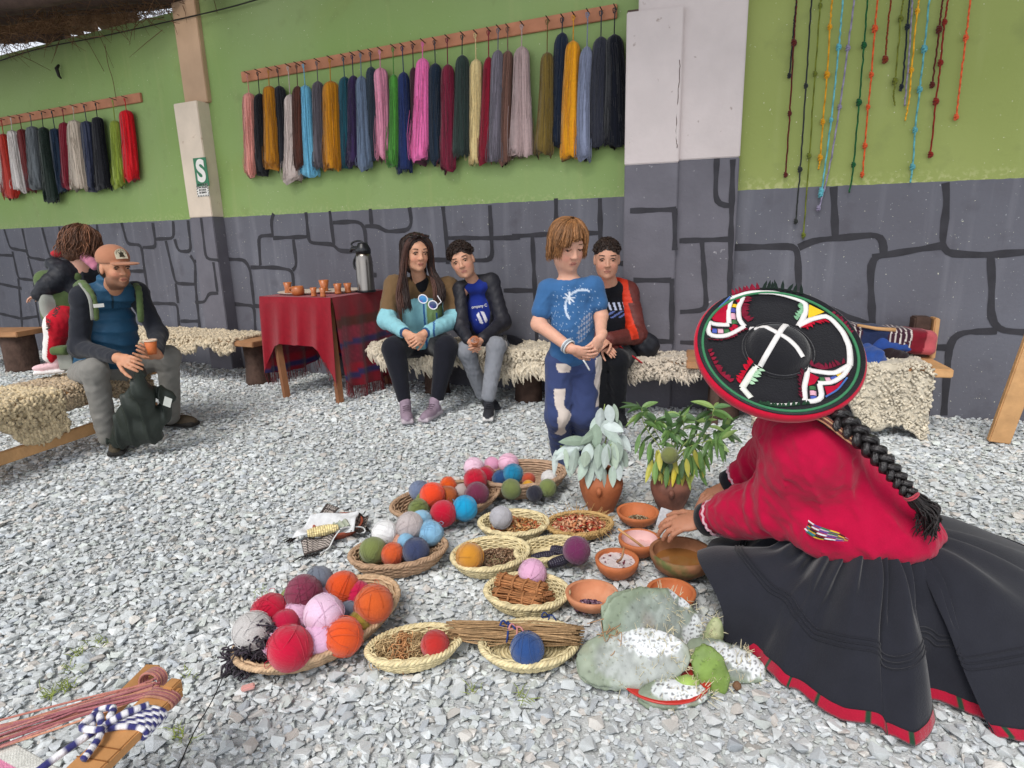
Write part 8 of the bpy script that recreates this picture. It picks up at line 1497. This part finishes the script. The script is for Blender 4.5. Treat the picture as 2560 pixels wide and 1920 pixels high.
for i in range(nh):
    d = HEM[i] - waC; d[2] = 0; L = np.linalg.norm(d); dn = d / L; w0 = waC + dn * np.array([.165, .15, 0])
    for j in range(nr):
        r_ = j / (nr - 1); p = w0 * (1 - r_) + HEM[i] * r_; zb = waC[2] * (1 - r_ ** 1.25); bump = 0
        for a_, b_, R_ in ((*g1_, .15), (*g2_, .15), (V3(waC[0] + .06, waC[1] + .03, .25), V3(1.38, 1.80, .12), .24)):
            ab = (b_ - a_)[:2]; t = np.clip((p[:2] - a_[:2]) @ ab / (ab @ ab), 0, 1); q = a_ + (b_ - a_) * t; dd = np.linalg.norm(p[:2] - q[:2])
            if dd < R_: bump = max(bump, (q[2] - .04) * 1. + .16 * math.sqrt(1 - (dd / R_) ** 2) - .05)
        z = max(zb, bump) if bump < zb else bump * .85 + zb * .15; free = 1 if bump <= zb else .35
        fo = (.013 * math.sin(phs[i] + 1.2 * r_) * math.exp(-((r_ - .22) / .28) ** 2) + .044 * math.sin(ph2[i] + .6 * math.sin(3 * r_)) * r_ ** .8 * (1 - .55 * r_)) * free
        tn = V3(-dn[1], dn[0], 0); V_[i, j] = p + tn * fo * .8 + dn * .5 * fo; V_[i, j, 2] = max(z + fo * .9 * min(1, 3 * (1 - r_) + .15), .010 + .010 * math.sin(ph2[i]) ** 2 * (r_ > .8)); C_[i, j] = bkS
# smooth a little across the cloth
for _ in range(7): V_[:, 1:-1] = .5 * V_[:, 1:-1] + .125 * (V_[:, :-2] + V_[:, 2:] + np.roll(V_, 1, 0)[:, 1:-1] + np.roll(V_, -1, 0)[:, 1:-1])
F_ = [[i * nr + j, i * nr + j + 1, ((i + 1) % nh) * nr + j + 1, ((i + 1) % nh) * nr + j] for i in range(nh) for j in range(nr - 1)]
ring = MB().add(V_.reshape(-1, 3), F_, C_.reshape(-1, 3), True); ring.add(np.vstack([V_[:, 0], waC + UP * .03]), [[i, (i + 1) % nh, nh] for i in range(nh)], bkS, True)
so = put('black_skirt', ring.mesh('black_skirt'), mat('black_wool_skirt', attr=True, rough=.92, var=.10, vscale=16, bump=.2, bscale=240, sheen=.2, spec=.1), Kn)
tk = MB()     # sewn tucks running round the skirt
for r0 in (.60, .63, .66):
    j = int(r0 * (nr - 1)); P = V_[:, j] * (1 - (r0 * (nr - 1) - j)) + V_[:, j + 1] * (r0 * (nr - 1) - j) + UP * .0015; tk.tube(P[::2], .0028, 4, bkS * .9, closed=True)
put('tucks', tk.mesh('tucks'), M_cl, so)
hb_ = MB(); w_h = []; crd = np.array(lin('#a01832'))
O_ = V_[:, -1].copy(); I_ = V_[:, -3] + UP * .004; O_[:, 2] = np.maximum(O_[:, 2], .012) + .003; outn = O_ - I_; outn /= np.linalg.norm(outn, axis=1)[:, None] + 1e-9
I_ = O_ - outn * .015 + UP * .004; O2 = O_ + outn * .006; cc = np.tile(crd, (nh, 1)); dk_ = (np.sin(np.arange(nh) * .28) > .93); cc[dk_] = lin('#23402e')
X_ = np.concatenate([I_, O2, O2 - UP * .008, I_ - UP * .010]); Fh = []
for i in range(nh):
    k = (i + 1) % nh
    if HEM[i, 0] < .95 and HEM[i, 1] > 1.54: continue        # tucked under on the knee side
    for a_ in range(3): Fh.append([a_ * nh + i, a_ * nh + nh + i, a_ * nh + nh + k, a_ * nh + k])
hb_.add(X_, Fh, np.vstack([cc] * 4), True); put('red_hem_band', hb_.mesh('red_hem_band'), M_red, so)
# embroidered edge of the jacket at the lap
eb_ = MB(); PB = [at(x, y, Y) for x, y, Y in ((1985, 1292, 1.66), (2010, 1325, 1.60), (2040, 1345, 1.555), (2085, 1352, 1.52), (2118, 1352, 1.50))]; PT = [at(x, y, Y) for x, y, Y in ((2000, 1278, 1.65), (2030, 1305, 1.59), (2060, 1318, 1.545), (2098, 1330, 1.51), (2122, 1346, 1.495))]
pb_, pt_ = spline(PB, 40), spline(PT, 40); colsE = [lin(c) for c in ('#d8d4d8', '#b04a7a', '#5a3f8a', '#d8d4d8', '#2f6a4a', '#2a7a8a', '#d8b23a', '#1d1d22', '#7a1c2a')]
for k in range(8):
    f0, f1 = k / 8, (k + 1) / 8; A_ = pb_ * (1 - f0) + pt_ * f0; B_ = pb_ * (1 - f1) + pt_ * f1; cE = np.array([colsE[(k + (i // 6) * 2) % 9] for i in range(40)]); eb_.add(np.vstack([A_, B_]) - vd * .004 * (1 + (k % 2)), [[i, i + 1, 41 + i, 40 + i] for i in range(39)], np.vstack([cE, cE]))
put('embroidered_edge', eb_.mesh('embroidered_edge'), M_tex, Kn)
# braid and loose tail
bp2 = spline([at(2050, 1010, 1.66), at(2085, 1042, 1.585), at(2140, 1082, 1.535), at(2195, 1138, 1.505), at(2240, 1190, 1.49), at(2276, 1236, 1.48)], 120); T_ = np.gradient(bp2, axis=0); T_ /= np.linalg.norm(T_, axis=1)[:, None]; nV = np.array([nrm(-vd - t * (-vd @ t)) for t in T_]); sV = np.cross(T_, nV); bh = np.array(lin('#191516')); br3 = MB()
taper = np.linspace(1.0, .55, 120)
for k in range(3):
    for f_ in range(7):
        ph = np.linspace(0, 2 * math.pi * 4.1, 120) + k * 2 * math.pi / 3; oa = f_ * 2 * math.pi / 6; rr_ = 0 if f_ == 6 else .0080
        P = bp2 + (sV * (.0235 * np.sin(ph))[:, None] + nV * (.014 * np.sin(2 * ph))[:, None] + (sV * math.cos(oa) + nV * math.sin(oa)) * rr_) * taper[:, None]; br3.tube(P, .0086 * taper, 6, bh * rng.uniform(.7, 1.7))
ho = put('braid', br3.mesh('braid'), mat('black_glossy_hair', attr=True, rough=.32, var=.3, vscale=80, bump=.5, bscale=150, spec=.6), Kn)
th = np.linspace(0, 2 * math.pi, 21)[:-1]; tie = MB()
for o_ in (0, .006): tie.tube(bp2[-1] + T_[-1] * o_ + .017 * (np.cos(th)[:, None] * sV[-1] + np.sin(th)[:, None] * nV[-1]), .003, 5, lin('#a83a48'), closed=True)
put('hair_tie', tie.mesh('hair_tie'), M_cord, ho)
put('loose_tail', strands([bp2[-1], at(2300, 1258, 1.475), at(2322, 1285, 1.47), at(2318, 1325, 1.47)], 90, .0022, lin('#221c1c'), .020, 5, 4, .010, .5, 16).mesh('loose_tail'), M_hair, ho)
S = Solid(); S.ell(hK.P(0, -.03, .03), np.array([.085, .09, .09]), hK.A, .01, bh); S.cap(hK.P(0, -.08, -.02), at(2052, 1012, 1.67), .05, .03, .03, bh); put('hair', S.mesh('hair', .006), M_hair, Kn)
cs = MB(); sp2 = spline([at(2000, 1022, 1.60), at(2060, 1040, 1.575), at(2120, 1085, 1.535), at(2150, 1105, 1.52)], 20)
for k, c in enumerate(('#7a4a3c', '#b08a6a', '#5c2f2c', '#a87a5c')): cs.tube(sp2 + UP * (-.004 * k) + V3(-.003 * k, 0, 0), .0026, 5, lin(c))
put('woven_chin_strap', cs.mesh('woven_chin_strap'), M_cord, Kn)
# paper packet in the near hand
pp = at(1663, 1296, 2.135); top('seed_packet', MB().box(pp, (.052, .004, .075), axes(V3(.35, 1, -.1), nrm(V3(.25, 0, 1))), lin('#d0d0d2'), bev=.0015).mesh('seed_packet'), mat('packet_paper', lin('#c3c5c9'), .5, .2, 60, .3, 80), 'small pale paper packet held over the seed bowl', 'packet')

# ---- hat
hat = empty('embroidered_hat', HC - HN * .05, 'wide black dish-shaped hat with red rim, white ribbons and coloured appliqué'.replace('é', 'e'), 'hat')
M_felt = mat('black_felt', lin('#1c1c20'), .95, .12, 30, .25, 200, sheen=.3, spec=.05); M_felt_red = mat('red_felt', lin('#b01430'), .95, .10, 30, .25, 200, sheen=.2, spec=.05); M_tr = mat('hat_trim', attr=True, rough=.9, var=.08, vscale=60, bump=.25, bscale=300, spec=.1)
HR = .226
def hz_(r):   # height of the brim surface above the hat plane at radius r
    return 0.0 if r < .19 else .020 * ((r - .19) / (HR - .19)) ** 1.5
def hp_(x, y, z=0.): return HC + (np.array([x, y, z])) @ hatA
def hlathe(prof, m_, name, par, n=72, col=None): return put(name, MB().lathe(HC, prof, n, col, ax=hatA, closed=False).mesh(name), m_, par)
rs = np.linspace(.085, HR, 16); pr = [(r, hz_(r)) for r in rs] + [(HR + .002, .020), (HR - .002, .012)] + [(r, hz_(r) - .012) for r in rs[::-1]]
mbh = MB().lathe(HC, pr, 80, ax=hatA, closed=True); put('brim', mbh.mesh('brim'), M_felt, hat)
put('red_rim', MB().lathe(HC, [(HR - .001, .016), (HR + .003, .018), (HR + .010, .006), (HR + .004, -.018), (HR - .020, -.040), (HR - .030, -.040), (HR - .010, -.012)], 80, ax=hatA, closed=True).mesh('red_rim'), M_felt_red, hat)
put('crown', MB().lathe(HC, [(.0, .046), (.04, .044), (.068, .036), (.082, .022), (.088, .008), (.094, .006), (.100, .002), (.100, -.012), (0, -.012)], 60, ax=hatA).mesh('crown'), M_felt, hat)
put('crown_cord', MB().tube([hp_(.095 * math.cos(q), .095 * math.sin(q), .006) for q in np.linspace(0, 2 * math.pi, 61)[:-1]], .0045, 6, closed=True).mesh('crown_cord'), M_felt, hat)
def crownz(r): return np.interp(r, [0, .04, .068, .082, .088, .105], [.046, .044, .036, .022, .010, .001])
def hproj(x, y, z0=0.003):
    X, Yp = 1720 + x * .2291, 680 + y * .2291; d = ray(X, Yp); z = z0
    for _ in range(4):
        p = EYE + d * (((HC + HN * z - EYE) @ HN) / (d @ HN)); l = (p - HC) @ hatA.T; r = np.hypot(l[0], l[1])
        if r > HR - .004: l[:2] *= (HR - .004) / r; r = HR - .004
        z = z0 + (hz_(r) if r > .105 else crownz(r))
    return np.array([l[0], l[1], z])
def ribbon(pts, w, col, name, z0=.0035, n=None):
    L = np.array([hproj(x, y, z0) for x, y in pts]); q = [L[0]]
    for a_, b_ in zip(L[:-1], L[1:]):
        m_ = max(2, int(np.linalg.norm(b_ - a_) / .012)); q += [a_ + (b_ - a_) * i / m_ for i in range(1, m_ + 1)]
    q = np.array(q)
    if len(pts) > 2: q[1:-1] = .25 * q[:-2] + .5 * q[1:-1] + .25 * q[2:]
    for i in range(len(q)): r = np.hypot(*q[i, :2]); q[i, 2] = z0 + (hz_(r) if r > .105 else crownz(r))
    T = np.gradient(q[:, :2], axis=0); T /= np.linalg.norm(T, axis=1)[:, None] + 1e-9; Nn = np.c_[-T[:, 1], T[:, 0]] * w / 2
    a_ = np.c_[q[:, :2] - Nn, q[:, 2] - .001]; b_ = np.c_[q[:, :2] + Nn, q[:, 2] - .001]; m_ = len(q); Vr = np.vstack([a_, q + np.array([0, 0, .001]), b_]); Vr = np.vstack([Vr, Vr - np.array([0, 0, .0022])]) @ hatA + HC
    Fr = []
    for i in range(m_ - 1): Fr += [[i, i + 1, m_ + i + 1, m_ + i], [m_ + i, m_ + i + 1, 2 * m_ + i + 1, 2 * m_ + i], [3 * m_ + i, i, 4 * m_ * 0 + i, 3 * m_ + i + 1][:3], [i, 3 * m_ + i, 3 * m_ + i + 1, i + 1], [2 * m_ + i, 2 * m_ + i + 1, 5 * m_ + i + 1, 5 * m_ + i]]
    Fr = [f for f in Fr if len(set(f)) > 2]
    put(name, MB().add(Vr, Fr, col, True).mesh(name), M_tr, hat); return q
wr = lin('#d9d6d4'); PXW = .0142
r1 = [(480, 270), (620, 220), (720, 205), (930, 205), (1080, 235), (1230, 285), (1300, 335), (1290, 420), (1250, 520), (1205, 590)]; r2 = [(1205, 590), (1340, 510), (1510, 458), (1600, 530), (1700, 650), (1765, 800), (1775, 930), (1770, 1020)]
ribbon(r1, PXW * 1.15, wr, 'white_ribbon', .0036); ribbon(r2, PXW * 1.15, wr, 'white_ribbon', .0042)
ribbon([(480, 275), (440, 400), (450, 560)], PXW, wr, 'white_ribbon', .0044); ribbon([(450, 570), (330, 570), (232, 540)], PXW, wr, 'white_ribbon', .0040); ribbon([(605, 260), (550, 380), (560, 520), (620, 590)], PXW, wr, 'white_ribbon', .0046); ribbon([(620, 590), (480, 670), (380, 700), (250, 690), (215, 640), (232, 540)], PXW, wr, 'white_ribbon', .0050)
ribbon([(775, 985), (700, 1090), (650, 1170), (590, 1262)], PXW * 1.3, lin('#d6d8cf'), 'white_ribbon', .0040); ribbon([(590, 1255), (640, 1310), (690, 1370)], PXW * 1.1, lin('#d6d8cf'), 'white_ribbon', .0048)
ribbon([(1280, 1400), (1270, 1250), (1300, 1130), (1310, 1050)], PXW, wr, 'white_ribbon', .0040); ribbon([(1310, 1045), (1400, 1080), (1600, 1105), (1765, 1010)], PXW, wr, 'white_ribbon', .0046); ribbon([(1285, 1405), (1380, 1410), (1470, 1370), (1440, 1220)], PXW, wr, 'white_ribbon', .0050); ribbon([(1420, 1205), (1560, 1210), (1700, 1130), (1770, 1020)], PXW * .9, wr, 'white_ribbon', .0054); ribbon([(900, 1440), (1060, 1445), (1200, 1430)], PXW * .5, wr, 'white_ribbon', .004)
ribbon([(670, 612), (800, 602), (950, 645), (1100, 725), (1190, 815), (1258, 925)], PXW * .9, wr, 'crown_ribbon', .0030); ribbon([(1090, 575), (1030, 612), (960, 725), (880, 862), (810, 975)], PXW * 1.05, wr, 'crown_ribbon', .0044)
def patch(poly, col, name='patch', z0=.0026):
    L = np.array([hproj(x, y, z0) for x, y in poly]); put(name, MB().add(np.vstack([L, L - np.array([0, 0, .002])]) @ hatA + HC, [list(range(len(L)))] + [[i, (i + 1) % len(L), len(L) + (i + 1) % len(L), len(L) + i] for i in range(len(L))], col).mesh(name), M_tr, hat)
rd2 = lin('#a51430')
patch([(440, 300), (250, 490), (280, 530), (410, 560), (430, 420)], rd2, 'red_patch', .0030); patch([(1490, 1250), (1600, 1240), (1700, 1170), (1640, 1260), (1520, 1345)], rd2, 'red_patch', .0030); patch([(1325, 350), (1490, 430), (1310, 505)], lin('#d8b32c'), 'yellow_patch', .0030); patch([(1330, 1100), (1430, 1150), (1380, 1220), (1310, 1240)], rd2, 'red_patch', .0030)
blocks = [([(545, 285), (575, 330)], '#a51430'), ([(508, 350), (505, 385)], '#d8b32c'), ([(490, 395), (488, 440)], '#4a4f9a'), ([(487, 450), (492, 515)], '#cfa0b0'), ([(498, 525), (515, 565)], '#3f6a44'), ([(520, 575), (500, 620)], '#a51430'), ([(225, 600), (245, 635)], '#a51430'), ([(265, 635), (315, 640)], '#4a5aa8'), ([(325, 640), (385, 642)], '#cfa0b0'), ([(395, 645), (450, 645)], '#3f6a44'), ([(460, 630), (490, 620)], '#a51430'),
  ([(1440, 1170), (1490, 1172)], '#3f6a44'), ([(1500, 1175), (1555, 1172)], '#cfa0b0'), ([(1565, 1170), (1630, 1155)], '#4a5aa8'), ([(1640, 1145), (1690, 1120)], '#d8b32c'), ([(1700, 1115), (1735, 1085)], '#a51430'), ([(1360, 1245), (1365, 1285)], '#3f6a44'), ([(1366, 1295), (1370, 1345)], '#cfa0b0'), ([(1372, 1352), (1378, 1392)], '#4a5aa8')]
for i, (p, c) in enumerate(blocks): ribbon(p, PXW * 1.15, lin(c), 'colour_block', .0027 + .0002 * (i % 3))
gl = [hp_((HR - .014) * math.cos(q), (HR - .014) * math.sin(q), hz_(HR - .014) + .004) for q in np.linspace(0, 2 * math.pi, 81)[:-1]]; put('green_cord', MB().tube(gl, .0042, 6, lin('#3f7a56'), closed=True).mesh('green_cord'), M_tr, hat)
for pts in ([(240, 500), (330, 390), (460, 265)], [(1500, 1360), (1640, 1280), (1740, 1150)]): ribbon(pts, .005, lin('#4a6aa8'), 'blue_cord', .006)
def spikes(pts, col, l, out, name='felt_leaf', gap=.010):
    L = np.array([hproj(x, y, .004) for x, y in pts]); q = spline(L, 60); tot = np.linalg.norm(np.diff(q, axis=0), axis=1).sum(); k = int(tot / gap)
    for i in range(k):
        c = q[int((i + .5) / k * 59)]; t = q[min(59, int((i + .5) / k * 59) + 2)] - q[max(0, int((i + .5) / k * 59) - 2)]; t = t[:2] / (np.linalg.norm(t[:2]) + 1e-9); n_ = np.array([-t[1], t[0]]) * out; n_ = nrm(n_ + t * rng.uniform(-.3, .5)); ll = l * rng.uniform(.8, 1.25); w = .0055
        pts3 = np.array([[*(c[:2] - t * w), c[2]], [*(c[:2] + t * w), c[2]], [*(c[:2] + n_ * ll * .55 + t * w * .9), c[2] + .003], [*(c[:2] + n_ * ll), c[2] + .005 + .004 * rng.random()], [*(c[:2] + n_ * ll * .5 - t * w * .8), c[2] + .004]]); pts3 = np.vstack([pts3, pts3 - np.array([0, 0, .0015])]) @ hatA + HC
        put(name, MB().add(pts3, [[0, 1, 2, 3, 4], [9, 8, 7, 6, 5]] + [[a_, (a_ + 1) % 5, 5 + (a_ + 1) % 5, 5 + a_] for a_ in range(5)], np.array(lin(col)) * rng.uniform(.8, 1.2)).mesh(name), M_tr, hat)
spikes([(630, 260), (590, 380), (590, 470), (650, 540)], '6a1a2c', .018, 1); spikes([(220, 725), (380, 730), (500, 680), (640, 600)], '6a1a2c', .011, -1); spikes([(1250, 340), (1255, 430), (1190, 530)], '7fae8a', .016, -1); spikes([(1230, 600), (1340, 550), (1500, 510)], 'b0142e', .018, -1)
spikes([(720, 960), (640, 1080), (570, 1220)], 'b5142c', .017, -1); spikes([(800, 1010), (720, 1110), (670, 1220)], '9dbfa0', .017, 1); spikes([(1255, 1380), (1240, 1200), (1270, 1080)], '5f1c2e', .014, 1); spikes([(1340, 1020), (1500, 1060), (1720, 990)], '6a1c30', .016, 1); spikes([(470, 235), (620, 180), (780, 165)], '7a1c30', .020, 1); spikes([(800, 165), (1000, 165), (1280, 240)], '1c2622', .030, 1, 'felt_leaf', .014); spikes([(1550, 440), (1680, 560), (1750, 680)], '6a1c30', .018, 1); spikes([(215, 850), (330, 1080), (460, 1200)], '7a1c30', .013, 1); spikes([(780, 1440), (1000, 1470), (1350, 1440)], '26402e', .010, 1)
